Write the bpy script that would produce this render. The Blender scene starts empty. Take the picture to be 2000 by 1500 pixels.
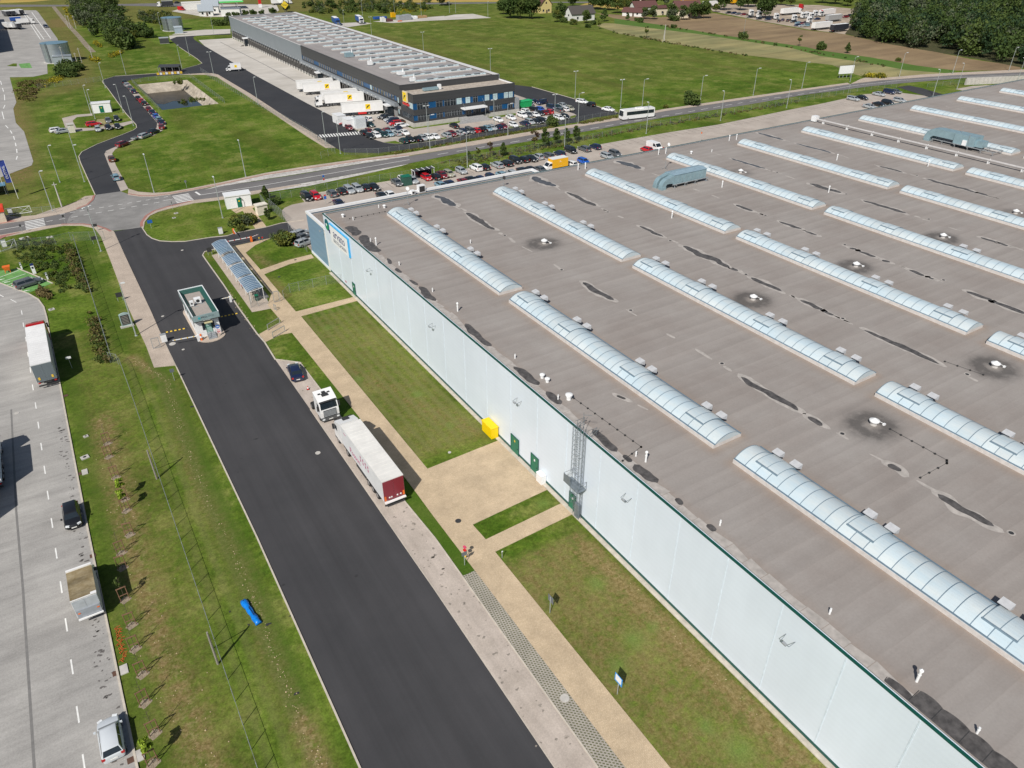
import bpy, math, random
import numpy as np
from mathutils import Vector, Matrix
random.seed(7); RNG = np.random.default_rng(7)
SC = bpy.context.scene; COL = SC.collection
PI = math.pi
def rad(a): return math.radians(a)

# ---------------------------------------------------------------- survey
# the site was measured from the photograph: camera 56 m up at the origin,
# x along the warehouse front, y along its long side wall
CAM_H, F, YAW, PITCH, ROLL = 56.0, 1426.4, 0.55505, 0.57004, 0.004386
_cy, _sy = math.cos(YAW), math.sin(YAW)
FWD = Vector((_sy*math.cos(PITCH), _cy*math.cos(PITCH), -math.sin(PITCH)))
_r = Vector((_cy, -_sy, 0)); _d = FWD.cross(_r)
RIGHT = math.cos(ROLL)*_r + math.sin(ROLL)*_d
DOWN = -math.sin(ROLL)*_r + math.cos(ROLL)*_d
def G(px, py, z=0.0):
    w = RIGHT*((px-1000)/F) + DOWN*((py-750)/F) + FWD
    t = (z-CAM_H)/w.z
    return (w.x*t, w.y*t)
def GP(pts, z=0.0): return [G(p[0], p[1], z) for p in pts]
def PX(x, y, z):
    v = Vector((x, y, z-CAM_H)); c = v.dot(FWD)
    return 1000+F*v.dot(RIGHT)/c, 750+F*v.dot(DOWN)/c
def seen(x, y, z, m=40):
    v = Vector((x, y, z-CAM_H))
    if v.dot(FWD) < 1: return False
    p = PX(x, y, z); return -m < p[0] < 2000+m and -m < p[1] < 1500+m

# ---------------------------------------------------------------- objects
def link(o, parent=None):
    COL.objects.link(o)
    if parent is not None: o.parent = parent
    return o
def tag(o, label, cat, group=None):
    o['label'] = label; o['category'] = cat
    if group: o['group'] = group
    return o
def T(name, label, cat, loc=(0,0,0), rz=0.0, group=None):
    o = bpy.data.objects.new(name, None); o.empty_display_size = 0.3
    o.location = (loc[0], loc[1], loc[2] if len(loc) > 2 else 0); o.rotation_euler = (0,0,rz)
    return tag(link(o), label, cat, group)
def put(name, me, parent=None, loc=(0,0,0), rz=0.0, mat=None):
    o = bpy.data.objects.new(name, me); o.location = loc; o.rotation_euler = (0,0,rz)
    link(o, parent)
    if mat is not None:
        o.material_slots[0].link = 'OBJECT'; o.material_slots[0].material = mat
    return o
class MB:
    def __init__(s): s.v=[]; s.f=[]; s.m=[]
    def add(s, vs, fs, m=0):
        k=len(s.v); s.v += [tuple(p) for p in vs]
        s.f += [tuple(i+k for i in f) for f in fs]; s.m += [m]*len(fs)
    def bx(s, x0,x1,y0,y1,z0,z1,m=0):
        s.add([(x0,y0,z0),(x1,y0,z0),(x1,y1,z0),(x0,y1,z0),(x0,y0,z1),(x1,y0,z1),(x1,y1,z1),(x0,y1,z1)],
              [(0,3,2,1),(4,5,6,7),(0,1,5,4),(1,2,6,5),(2,3,7,6),(3,0,4,7)], m)
    def quad(s, a,b,c,d,m=0): s.add([a,b,c,d],[(0,1,2,3)],m)
    def cyl(s, p, q, r0, r1=None, n=8, m=0, cap=True):
        r1 = r0 if r1 is None else r1
        p=Vector(p); q=Vector(q); d=(q-p).normalized()
        a = d.orthogonal().normalized(); b = d.cross(a)
        vs=[]
        for c,r in ((p,r0),(q,r1)):
            for i in range(n):
                t=2*PI*i/n; vs.append(c+(a*math.cos(t)+b*math.sin(t))*r)
        fs=[(i,(i+1)%n,n+(i+1)%n,n+i) for i in range(n)]
        if cap: fs += [tuple(range(n-1,-1,-1)), tuple(range(n,2*n))]
        s.add(vs,fs,m)
    def bar(s, p, q, w, h=None, m=0):
        h = w if h is None else h
        p=Vector(p); q=Vector(q); d=(q-p).normalized()
        up=Vector((0,0,1)) if abs(d.z)<0.95 else Vector((1,0,0))
        a=d.cross(up).normalized()*(w/2); b=a.cross(d).normalized()*(h/2)
        vs=[c+sa*a+sb*b for c in (p,q) for sa,sb in ((-1,-1),(1,-1),(1,1),(-1,1))]
        s.add(vs,[(3,2,1,0),(4,5,6,7),(0,1,5,4),(1,2,6,5),(2,3,7,6),(3,0,4,7)],m)
    def prism(s, poly, z0, z1, m=0, top=None):
        n=len(poly)
        a=sum(poly[i][0]*poly[(i+1)%n][1]-poly[(i+1)%n][0]*poly[i][1] for i in range(n))
        if a<0: poly=poly[::-1]
        vs=[(p[0],p[1],z0) for p in poly]+[(p[0],p[1],z1) for p in poly]
        s.add(vs,[(i,(i+1)%n,n+(i+1)%n,n+i) for i in range(n)]+[tuple(range(n-1,-1,-1))],m)
        s.add([(p[0],p[1],z1) for p in poly],[tuple(range(n))],m if top is None else top)
    def side(s, prof, y0, y1, m=0):           # (x,z) profile swept along y
        n=len(prof)
        vs=[(p[0],y0,p[1]) for p in prof]+[(p[0],y1,p[1]) for p in prof]
        s.add(vs,[(i,n+i,n+(i+1)%n,(i+1)%n) for i in range(n)]+[tuple(range(n)),tuple(range(2*n-1,n-1,-1))],m)
    def loft(s, rings, m=0, caps=True):
        n=len(rings[0]); k=len(s.v); vs=[p for r in rings for p in r]; fs=[]
        for j in range(len(rings)-1):
            for i in range(n): fs.append((j*n+i,j*n+(i+1)%n,(j+1)*n+(i+1)%n,(j+1)*n+i))
        if caps: fs += [tuple(range(n-1,-1,-1)), tuple(range((len(rings)-1)*n,len(rings)*n))]
        s.add(vs,fs,m)
    def disc(s, c, r, z, n=14, m=0, jit=0.0):
        s.add([(c[0]+r*math.cos(2*PI*i/n)*(1+random.uniform(-jit,jit)),c[1]+r*math.sin(2*PI*i/n)*(1+random.uniform(-jit,jit)),z) for i in range(n)],[tuple(range(n))],m)
    def mesh(s, name, mats, smooth=False, fix=False):
        me=bpy.data.meshes.new(name); me.from_pydata(s.v,[],s.f)
        for mt in (mats if isinstance(mats,(list,tuple)) else [mats]): me.materials.append(mt)
        me.polygons.foreach_set('material_index', s.m)
        if smooth: me.polygons.foreach_set('use_smooth',[True]*len(s.f))
        if fix:
            import bmesh
            b=bmesh.new(); b.from_mesh(me); bmesh.ops.recalc_face_normals(b,faces=b.faces); b.to_mesh(me); b.free()
        me.update(); return me
    def build(s, name, mats, parent=None, loc=(0,0,0), rz=0.0, smooth=False, fix=True):
        return put(name, s.mesh(name,mats,smooth,fix), parent, loc, rz)
def sheet(name, pts, z, mat, kind='structure', thick=0.0):
    import bmesh
    b=bmesh.new(); vs=[b.verts.new((p[0],p[1],z)) for p in pts]
    f=b.faces.new(vs); f.normal_update()
    if f.normal.z<0: f.normal_flip()
    if thick:
        r=bmesh.ops.extrude_face_region(b,geom=[f]); 
        for e in r['geom']:
            if isinstance(e,bmesh.types.BMVert): e.co.z = z
        for v in vs: v.co.z = z-thick
    bmesh.ops.triangulate(b,faces=[q for q in b.faces if len(q.verts)>4])
    bmesh.ops.recalc_face_normals(b,faces=b.faces)
    if not thick:
        for q in b.faces:
            if q.normal.z<0: q.normal_flip()
    me=bpy.data.meshes.new(name); b.to_mesh(me); b.free(); me.materials.append(mat)
    o=put(name,me)
    if kind: o['kind']=kind
    return o
def ribbon(name, pts, w, h, mat, z0=0.0, closed=False):    # a kerb, wall or painted line along a ground polyline
    mb=MB(); n=len(pts); P=[Vector((p[0],p[1])) for p in pts]; L=[];R=[]
    for i in range(n):
        if closed: d=(P[(i+1)%n]-P[i-1])
        else: d=P[min(i+1,n-1)]-P[max(i-1,0)]
        d=d.normalized(); nn=Vector((-d.y,d.x))*(w/2); L.append(P[i]+nn); R.append(P[i]-nn)
    m=n if closed else n-1
    if h<=0.0:
        for i in range(m):
            j=(i+1)%n; mb.quad((*R[i],z0),(*R[j],z0),(*L[j],z0),(*L[i],z0))
    else:
        rings=[[(*R[i],z0),(*L[i],z0),(*L[i],z0+h),(*R[i],z0+h)] for i in range(n)]
        if closed: rings.append(rings[0])
        mb.loft(rings,caps=not closed)
    o=mb.build(name,mat,fix=h>0); o['kind']='structure'; return o
def text(name, s, size, mat, parent, loc, rot, depth=0.01, align='CENTER', sx=1.0):
    c=bpy.data.curves.new('t','FONT'); c.body=s; c.size=size; c.extrude=depth; c.align_x=align; c.align_y='CENTER'; c.resolution_u=2
    o=bpy.data.objects.new('t',c); COL.objects.link(o); bpy.context.view_layer.update()
    me=bpy.data.meshes.new_from_object(o.evaluated_get(bpy.context.evaluated_depsgraph_get()))
    bpy.data.objects.remove(o); bpy.data.curves.remove(c); me.name=name; me.materials.clear(); me.materials.append(mat)
    r=put(name,me,parent,loc); r.rotation_euler=rot; r.scale=(sx,1,1); return r

# ---------------------------------------------------------------- materials
class N:
    def __init__(s,name):
        s.mat=bpy.data.materials.new(name); s.mat.use_nodes=True; s.t=s.mat.node_tree; s.t.nodes.clear()
        s.out=s.n('ShaderNodeOutputMaterial'); s.b=s.n('ShaderNodeBsdfPrincipled'); s.l(s.b.outputs[0],s.out.inputs[0])
    def n(s,ty,**k):
        a=s.t.nodes.new(ty)
        for q,v in k.items(): setattr(a,q,v)
        return a
    def l(s,a,b): s.t.links.new(a,b)
    def pos(s,obj=False,scale=(1,1,1),rot=(0,0,0)):
        src = s.n('ShaderNodeTexCoord').outputs['Object'] if obj else s.n('ShaderNodeNewGeometry').outputs['Position']
        m=s.n('ShaderNodeMapping'); m.inputs['Scale'].default_value=scale; m.inputs['Rotation'].default_value=rot
        s.l(src,m.inputs[0]); return m.outputs[0]
    def noise(s,vec,scale,detail=4,rough=.6):
        a=s.n('ShaderNodeTexNoise'); a.inputs['Scale'].default_value=scale; a.inputs['Detail'].default_value=detail; a.inputs['Roughness'].default_value=rough
        s.l(vec,a.inputs['Vector']); return a.outputs['Fac']
    def ramp(s,fac,lo,hi,a=0.0,b=1.0):
        m=s.n('ShaderNodeMapRange'); m.inputs[1].default_value=lo; m.inputs[2].default_value=hi; m.inputs[3].default_value=a; m.inputs[4].default_value=b
        s.l(fac,m.inputs[0]); return m.outputs[0]
    def mix(s,fac,a,b,mode='MIX'):
        m=s.n('ShaderNodeMix',data_type='RGBA',blend_type=mode)
        for i,v in ((0,fac),(6,a),(7,b)):
            if isinstance(v,(tuple,list)): m.inputs[i].default_value=(*v[:3],1)
            elif isinstance(v,(int,float)): m.inputs[i].default_value=v
            else: s.l(v,m.inputs[i])
        return m.outputs[2]
    def math(s,op,a,b=0.0):
        m=s.n('ShaderNodeMath',operation=op)
        for i,v in ((0,a),(1,b)):
            if isinstance(v,(int,float)): m.inputs[i].default_value=v
            else: s.l(v,m.inputs[i])
        return m.outputs[0]
    def attr(s,name):
        a=s.n('ShaderNodeAttribute'); a.attribute_name=name; return a.outputs['Fac']
    def col(s,c):
        if isinstance(c,(tuple,list)): s.b.inputs['Base Color'].default_value=(*c[:3],1)
        else: s.l(c,s.b.inputs['Base Color'])
    def grey(s,fac,lo,hi,a,b):          # a multiplier made into a colour
        r=s.ramp(fac,lo,hi,a,b); c=s.n('ShaderNodeCombineColor')
        for i in range(3): s.l(r,c.inputs[i])
        return c.outputs[0]
    def bump(s,h,strength=.3,dist=.02):
        b=s.n('ShaderNodeBump'); b.inputs['Strength'].default_value=strength; b.inputs['Distance'].default_value=dist
        s.l(h,b.inputs['Height']); s.l(b.outputs[0],s.b.inputs['Normal'])
    def set(s,**k):
        for q,v in k.items(): s.b.inputs[q.replace('_',' ')].default_value=v
        return s
def M(name,c,rough=.6,metal=0.0,var=.12,scale=2.0,obj=True,coat=0.0,spec=.5,bump=0.0,stretch=(1,1,1)):
    k=N(name); v=k.pos(obj,stretch); f=k.noise(v,scale,4)
    k.col(k.mix(1.0,c,k.grey(f,.3,.7,1-var,1+var),'MULTIPLY'))
    k.set(Roughness=rough,Metallic=metal); k.b.inputs['Specular IOR Level'].default_value=spec
    if coat: k.b.inputs['Coat Weight'].default_value=coat; k.b.inputs['Coat Roughness'].default_value=.08
    if bump: k.bump(f,bump)
    return k.mat

def m_grass():
    k=N('grass'); v=k.pos(); 
    big=k.noise(v,.035,3); mid=k.noise(v,.35,5,.7); fine=k.noise(v,6.0,6,.75); dryn=k.noise(v,.9,6,.7)
    streak=k.noise(k.pos(scale=(.09,.012,1)),1.0,4)
    c=k.mix(k.ramp(mid,.36,.64),(.046,.100,.008),(.102,.150,.018))
    c=k.mix(k.ramp(big,.42,.62,0,.65),c,(.138,.195,.028))
    patch=k.noise(v,.11,5,.75); c=k.mix(k.ramp(patch,.50,.62,0,.8),c,(.190,.205,.055)); c=k.mix(k.ramp(patch,.47,.37,0,.75),c,(.042,.085,.006))
    c=k.mix(k.ramp(streak,.48,.62,0,.5),c,(.085,.095,.018))
    tuft=k.noise(v,1.7,6,.8); c=k.mix(1.0,c,k.grey(tuft,.3,.7,.50,1.52),'MULTIPLY')
    dry=k.attr('dry')
    f=k.math('MULTIPLY',dry,k.ramp(dryn,.32,.62,.12,1.5))
    f=k.math('MINIMUM',f,1.0)
    c=k.mix(f,c,k.mix(k.ramp(k.noise(v,2.6,5,.75),.4,.6),(.130,.100,.034),(.235,.180,.078)))
    st=k.math('MULTIPLY',k.attr('stone'),k.ramp(k.noise(v,2.2,4,.7),.5,.6))
    c=k.mix(st,c,(.40,.31,.17))
    mow=k.n('ShaderNodeTexWave'); mow.wave_type='BANDS'; mow.bands_direction='X'; mow.inputs['Scale'].default_value=.22; mow.inputs['Distortion'].default_value=1.2; mow.inputs['Detail'].default_value=2
    k.l(v,mow.inputs['Vector'])
    mw=k.math('MULTIPLY',k.attr('mown'),k.ramp(mow.outputs['Fac'],.1,.9,0,.55))
    c=k.mix(mw,c,(.165,.165,.060))
    c=k.mix(k.math('MULTIPLY',k.attr('spot'),k.ramp(dryn,.3,.6,.3,1)),c,(.13,.215,.045)); lush=k.attr('lush'); c=k.mix(k.math('MULTIPLY',lush,.75),c,(.055,.110,.012))
    c=k.mix(1.0,c,k.grey(fine,.28,.72,.66,1.34),'MULTIPLY')
    k.col(c); k.set(Roughness=.95); k.b.inputs['Specular IOR Level'].default_value=.1
    k.bump(fine,.4,.05); return k.mat
def m_ground(name,a,b,sc=.5,fine=9.0,stretch=(1,1,1),st_amt=.25,lo=.75,hi=1.25,bump=.2,rough=.9,spots=None):
    k=N(name); v=k.pos(); s=k.noise(k.pos(scale=stretch),1.0,5,.65); m=k.noise(v,sc,5,.65); f=k.noise(v,fine,5,.7)
    c=k.mix(k.ramp(m,.35,.65),a,b)
    c=k.mix(1.0,c,k.grey(s,.3,.7,1-st_amt,1+st_amt),'MULTIPLY')
    c=k.mix(1.0,c,k.grey(f,.25,.75,lo,hi),'MULTIPLY')
    if spots: c=k.mix(k.ramp(k.noise(v,spots[1],3,.6),spots[2],spots[2]+.05),c,spots[0])
    k.col(c); k.set(Roughness=rough); k.b.inputs['Specular IOR Level'].default_value=.25; k.bump(f,bump,.01); return k.mat
def m_pavers(name,a,b,mortar,w=.2,h=.1,rot=0.0,blotch=.15,msize=.012):
    k=N(name); v=k.pos(rot=(0,0,rot)); br=k.n('ShaderNodeTexBrick')
    for q,x in (('Color1',a),('Color2',b),('Mortar',mortar)): br.inputs[q].default_value=(*x,1)
    br.inputs['Scale'].default_value=1.0; br.inputs['Brick Width'].default_value=w; br.inputs['Row Height'].default_value=h; br.inputs['Mortar Size'].default_value=msize
    k.l(v,br.inputs['Vector'])
    c=k.mix(1.0,br.outputs['Color'],k.grey(k.noise(v,.4,5,.65),.3,.7,1-blotch,1+blotch),'MULTIPLY')
    c=k.mix(1.0,c,k.grey(k.noise(v,7,3,.7),.3,.7,.9,1.1),'MULTIPLY')
    k.col(c); k.set(Roughness=.9); k.b.inputs['Specular IOR Level'].default_value=.2; return k.mat
def m_roof():
    k=N('roof_membrane'); v=k.pos()
    band=k.noise(k.pos(scale=(.05,.9,1)),1.0,3,.6); blo=k.noise(v,.12,5,.65); f=k.noise(v,5,5,.7)
    # felt laps every 2.1 m, broken and slightly dirty
    w=k.n('ShaderNodeTexWave'); w.wave_type='BANDS'; w.bands_direction='Y'; w.wave_profile='SAW'; w.inputs['Scale'].default_value=.15; w.inputs['Distortion'].default_value=.25; w.inputs['Detail'].default_value=2; w.inputs['Detail Scale'].default_value=.4
    k.l(v,w.inputs['Vector'])
    c=k.mix(k.ramp(blo,.33,.67),(.268,.238,.220),(.322,.297,.280))
    c=k.mix(1.0,c,k.grey(band,.3,.7,.94,1.06),'MULTIPLY')
    c=k.mix(1.0,c,k.grey(w.outputs['Fac'],0,1,.955,1.035),'MULTIPLY')
    lap=k.math('MULTIPLY',k.ramp(w.outputs['Fac'],.94,.99,0,.30),k.ramp(k.noise(v,.3,3),.35,.6,.2,1))
    c=k.mix(lap,c,(.20,.175,.16))
    c=k.mix(k.math('MULTIPLY',k.attr('rust'),k.ramp(k.noise(v,.8,4),.3,.7,.3,1.0)),c,(.30,.225,.175))
    so=k.math('MULTIPLY',k.attr('soot'),k.ramp(k.noise(v,.9,5,.7),.3,.65,.45,1.15))
    c=k.mix(k.math('MINIMUM',so,.78),c,(.075,.070,.068))
    c=k.mix(1.0,c,k.grey(f,.25,.75,.93,1.07),'MULTIPLY')
    k.col(c); k.set(Roughness=.85); k.b.inputs['Specular IOR Level'].default_value=.3; k.bump(f,.15,.01); return k.mat
def m_panel(name,c,rough=.35,lines=1.0,lo=.97,metal=0.0,axis='X',seam=None):
    k=N(name); v=k.pos(True); f=k.noise(v,.15,3); w=k.n('ShaderNodeTexWave'); w.wave_type='BANDS'; w.bands_direction=axis; w.inputs['Scale'].default_value=lines
    k.l(v,w.inputs['Vector'])
    d=k.mix(1.0,c,k.grey(f,.3,.7,.96,1.04),'MULTIPLY'); d=k.mix(1.0,d,k.grey(w.outputs['Fac'],0,1,lo,1.0),'MULTIPLY')
    if seam:
        d=k.mix(1.0,d,k.grey(k.noise(k.pos(True,(1,.9,.10)),1.0,5,.7),.3,.7,.982,1.01),'MULTIPLY'); d=k.mix(1.0,d,k.grey(k.noise(k.pos(True,(1,.09,.02)),1.0,2),.35,.65,.965,1.02),'MULTIPLY')
    k.col(d); k.set(Roughness=rough,Metallic=metal); k.bump(w.outputs['Fac'],.12,.01); return k.mat
def m_leaf(name,a,b,sc=.6):
    k=N(name); v=k.pos(); f=k.noise(v,sc,4,.7); g=k.noise(v,6,2)
    c=k.mix(k.ramp(f,.35,.65),a,b); c=k.mix(1.0,c,k.grey(g,.3,.7,.7,1.3),'MULTIPLY')
    k.col(c); k.set(Roughness=.75); k.b.inputs['Specular IOR Level'].default_value=.25
    t=k.n('ShaderNodeBsdfTranslucent'); k.l(c,t.inputs[0]); mx=k.n('ShaderNodeMixShader'); mx.inputs[0].default_value=.22
    k.l(k.b.outputs[0],mx.inputs[1]); k.l(t.outputs[0],mx.inputs[2]); k.l(mx.outputs[0],k.out.inputs[0]); return k.mat
def m_mesh(name,c,alpha=.35,pitch=(20,20)):      # woven wire panel: mostly holes
    k=N(name); k.col(c); k.set(Roughness=.5,Metallic=.6); f=k.noise(k.pos(True),25,2)
    tr=k.n('ShaderNodeBsdfTransparent'); mx=k.n('ShaderNodeMixShader'); k.l(k.ramp(f,.3,.7,alpha*.7,alpha*1.3),mx.inputs[0])
    k.l(tr.outputs[0],mx.inputs[1]); k.l(k.b.outputs[0],mx.inputs[2]); k.l(mx.outputs[0],k.out.inputs[0]); return k.mat
def m_poly(name,c,alpha=.8,rough=.2):
    k=N(name); v=k.pos(); f=k.noise(k.pos(True,(1,.25,1)),.8,4,.6)
    fl=k.n('ShaderNodeVectorMath',operation='SNAP'); k.l(k.pos(True,(0,1/1.29,0)),fl.inputs[0]); fl.inputs[1].default_value=(1,1,1); wn=k.n('ShaderNodeTexWhiteNoise'); k.l(fl.outputs[0],wn.inputs['Vector'])
    b0=k.mix(k.ramp(f,.35,.65),c,(c[0]*.84,c[1]*.93,c[2]*1.0)); b0=k.mix(1.0,b0,k.grey(wn.outputs['Value'],0,1,.90,1.03),'MULTIPLY'); b0=k.mix(k.ramp(k.noise(v,3.5,4,.7),.5,.75,0,.22),b0,(c[0]*.75,c[1]*.72,c[2]*.66)); k.col(b0); k.set(Roughness=rough)
    if alpha<1:
        tr=k.n('ShaderNodeBsdfTransparent'); tr.inputs[0].default_value=(.8,.87,.92,1); mx=k.n('ShaderNodeMixShader'); mx.inputs[0].default_value=alpha
        k.l(tr.outputs[0],mx.inputs[1]); k.l(k.b.outputs[0],mx.inputs[2]); k.l(mx.outputs[0],k.out.inputs[0])
    return k.mat

GRASS=m_grass()
ASPH=m_ground('dark_asphalt',(.048,.048,.052),(.060,.059,.063),.07,14,(.45,.010,1),.16,.92,1.08,.15,.85)
ASPH2=m_ground('grey_asphalt',(.150,.144,.146),(.185,.178,.178),.15,12,(.03,.4,1),.12,.85,1.15,.15,.85)
ASPH3=m_ground('junction_asphalt',(.215,.210,.205),(.270,.262,.255),.15,12,(.2,.2,1),.15,.85,1.15,.15,.85)
SETTS=m_ground('weathered_setts',(.36,.34,.32),(.62,.60,.58),.9,6,(.3,.3,1),.2,.8,1.2,.2)
YARD=m_ground('concrete_block_paving',(.300,.290,.278),(.385,.372,.355),.12,7,(.10,.9,1),.15,.82,1.18,.2,.9)
YARD2=m_ground('concrete_slab',(.46,.43,.39),(.56,.53,.49),.08,6,(.05,.3,1),.10,.92,1.08,.1,.85)
LOT=m_ground('parking_pavers',(.385,.335,.295),(.455,.405,.36),.15,8,(.12,.12,1),.10,.88,1.12,.15)
PATH=m_pavers('beige_pavers',(.50,.39,.265),(.56,.445,.31),(.40,.31,.21),.20,.10)
PAVE=m_pavers('pavement_pavers',(.46,.385,.32),(.52,.44,.37),(.36,.30,.25),.20,.10,.0,.12)
REDP=m_pavers('red_pavers',(.36,.17,.15),(.42,.21,.18),(.3,.15,.13),.2,.1)
LAYBY=m_ground('worn_pavers',(.40,.345,.30),(.49,.425,.375),.35,8,(.9,.08,1),.12,.82,1.18,.2,.9,((.24,.21,.18),.9,.66))
GRIDP=m_pavers('grass_grid_pavers',(.10,.11,.06),(.14,.135,.075),(.36,.33,.29),.30,.22,.785,.12,.058)
KERB=M('kerb_concrete',(.52,.47,.40),.85,var=.15,scale=1.5)
WHITE=M('road_paint',(.78,.78,.76),.7,var=.12,scale=1.2,obj=False)
YELLOW=M('yellow_paint',(.75,.50,.05),.6)
BLACKP=M('black_rubber',(.025,.025,.027),.7)
ROOFM=m_roof()
WALLP=m_panel('white_wall_panel',(.69,.765,.86),.33,.55,.985,0,'Z',True)
GREENT=M('green_trim',(.003,.075,.062),.45,var=.1)
GREEND=M('green_door_paint',(.005,.150,.085),.4)
WHITEP=M('white_sheet_metal',(.80,.81,.82),.35,var=.05)
GREYP=M('grey_sheet_metal',(.30,.32,.34),.45,var=.1)
DARKP=M('dark_sheet_metal',(.055,.058,.062),.5,var=.1)
GALV=M('galvanised_steel',(.44,.47,.49),.42,.55,var=.2,scale=4)
ALUM=M('lamp_steel',(.46,.50,.50),.45,.3,var=.1)
CONC=M('concrete',(.48,.46,.43),.9,var=.14,scale=1.2)
GLASS=M('window_glass',(.018,.026,.034),.06,0,.1,coat=.3)
SKYG=m_poly('skylight_polycarbonate',(.58,.64,.66),1.0,.24)
RIBM=M('skylight_rib',(.25,.35,.43),.35,.5)
CURB=M('skylight_upstand',(.60,.57,.55),.6)
POLYB=m_poly('shelter_polycarbonate',(.15,.24,.34),.78,.22)
TYRE=M('tyre',(.022,.022,.023),.85); RIM=M('wheel_rim',(.42,.43,.45),.35,.7)
LAMPW=M('headlight_lens',(.75,.78,.80),.1,coat=.5); LAMPR=M('tail_light_lens',(.45,.012,.012),.2,coat=.5); ORANGE=M('orange_plastic',(.78,.16,.02),.5)
PLATE=M('number_plate',(.75,.75,.72),.4); CHASS=M('chassis',(.035,.036,.038),.7)
MUD=M('roof_sediment',(.088,.082,.080),.55,var=.5,scale=1.6,obj=False); SILT=M('dry_silt',(.40,.37,.345),.8,var=.2,scale=1.5,obj=False)
DARKPUD=M('wet_roof_patch',(.085,.086,.092),.38,var=.3,scale=1.2,obj=False)
BARK=M('bark',(.10,.075,.055),.9,var=.3,scale=6); WOOD=M('stake_wood',(.22,.12,.075),.85,var=.2)
LEAFD=m_leaf('dark_leaves',(.042,.078,.018),(.078,.120,.030)); LEAFM=m_leaf('leaves',(.062,.100,.022),(.110,.150,.038)); LEAFL=m_leaf('bright_leaves',(.19,.30,.020),(.30,.40,.045)); LEAFY=m_leaf('yellow_flowers',(.34,.30,.02),(.48,.40,.03)); LEAFR=m_leaf('copper_leaves',(.065,.040,.035),(.11,.065,.05)); LEAFG=m_leaf('grey_green_leaves',(.075,.095,.050),(.13,.155,.09)); LEAFO=m_leaf('olive_leaves',(.10,.12,.022),(.17,.18,.035)); LEAFB=m_leaf('dry_brown_stems',(.13,.105,.045),(.20,.16,.065))
MESHF=m_mesh('wire_mesh',(.36,.40,.39),.13); MESHN=m_mesh('thin_wire_mesh',(.36,.40,.38),.05); BLUE=M('blue_sheet',(.012,.16,.52),.45); REDM=M('red_paint',(.55,.02,.02),.4); YELM=M('yellow_box_paint',(.86,.60,.0),.4,var=.04)
BRTGREEN=M('green_bay_paint',(.13,.30,.085),.8,var=.3,scale=.8,obj=False)
# ---------------------------------------------------------------- ground
def off(pts,d):
    n=len(pts); P=[Vector((p[0],p[1])) for p in pts]; R=[]
    for i in range(n):
        t=(P[min(i+1,n-1)]-P[max(i-1,0)]).normalized(); R.append(tuple(P[i]+Vector((-t.y,t.x))*d))
    return R
POND=(36.6,55.6,287.5,341.0)
def seg_d(X,Y,pts):
    D=np.full(X.shape,1e9)
    for a,b in zip(pts[:-1],pts[1:]):
        ax,ay=a; dx,dy=b[0]-ax,b[1]-ay; L=dx*dx+dy*dy+1e-9
        t=np.clip(((X-ax)*dx+(Y-ay)*dy)/L,0,1); D=np.minimum(D,np.hypot(X-ax-t*dx,Y-ay-t*dy))
    return D
def grid_mesh(name,xs,ys,z,hole,attrs,mats):
    X,Y=np.meshgrid(xs,ys); nx,ny=len(xs),len(ys)
    V=np.stack([X.ravel(),Y.ravel(),np.full(X.size,z)],1)
    I,J=np.meshgrid(np.arange(nx-1),np.arange(ny-1)); I=I.ravel(); J=J.ravel()
    if hole:
        cx=(xs[I]+xs[I+1])/2; cy=(ys[J]+ys[J+1])/2
        k=~((cx>hole[0])&(cx<hole[1])&(cy>hole[2])&(cy<hole[3])); I=I[k]; J=J[k]
    a=J*nx+I; Fc=np.stack([a,a+1,a+nx+1,a+nx],1)
    me=quads_mesh(name,V,Fc,mats)
    for q,fn in attrs.items():
        at=me.attributes.new(q,'FLOAT','POINT'); at.data.foreach_set('value',fn(X,Y).ravel().astype(np.float32))
    return me
def quads_mesh(name,V,Fc,mats,mi=None):
    me=bpy.data.meshes.new(name); me.vertices.add(len(V)); me.vertices.foreach_set('co',np.asarray(V,np.float32).ravel())
    me.loops.add(Fc.size); me.loops.foreach_set('vertex_index',Fc.ravel().astype(np.int32))
    me.polygons.add(len(Fc)); me.polygons.foreach_set('loop_start',np.arange(0,Fc.size,4,dtype=np.int32))
    for m in (mats if isinstance(mats,(list,tuple)) else [mats]): me.materials.append(m)
    if mi is not None: me.polygons.foreach_set('material_index',np.asarray(mi,np.int32))
    me.update(calc_edges=True); me.validate(); return me
D1=GP([(258,700),(300,728),(326,745),(338,790),(362,860),(398,965),(460,1080),(500,1180),(530,1270),(562,1345),(600,1440),(650,1560)])
D2=GP([(200,820),(235,960),(275,1130),(320,1290),(375,1420),(420,1560)]); D3=GP([(1150,1075),(1290,1215),(1440,1360),(1560,1480),(1660,1580)])
D4=GP([(590,505),(530,520),(500,500)]); D5=GP([(525,545),(545,560),(560,580)]); D6=GP([(640,700),(760,760),(940,850)])
BR1=GP([(30,350),(40,300),(30,240),(20,190)]); BR2=GP([(110,40),(150,110),(160,165),(60,190)]); BR3=GP([(1000,190),(860,130),(730,70)])
def box_w(X,Y,x0,x1,y0,y1,s=1.0):
    def sm(a): return np.clip(a/s,0,1)
    return sm(X-x0)*sm(x1-X)*sm(Y-y0)*sm(y1-Y)
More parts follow.
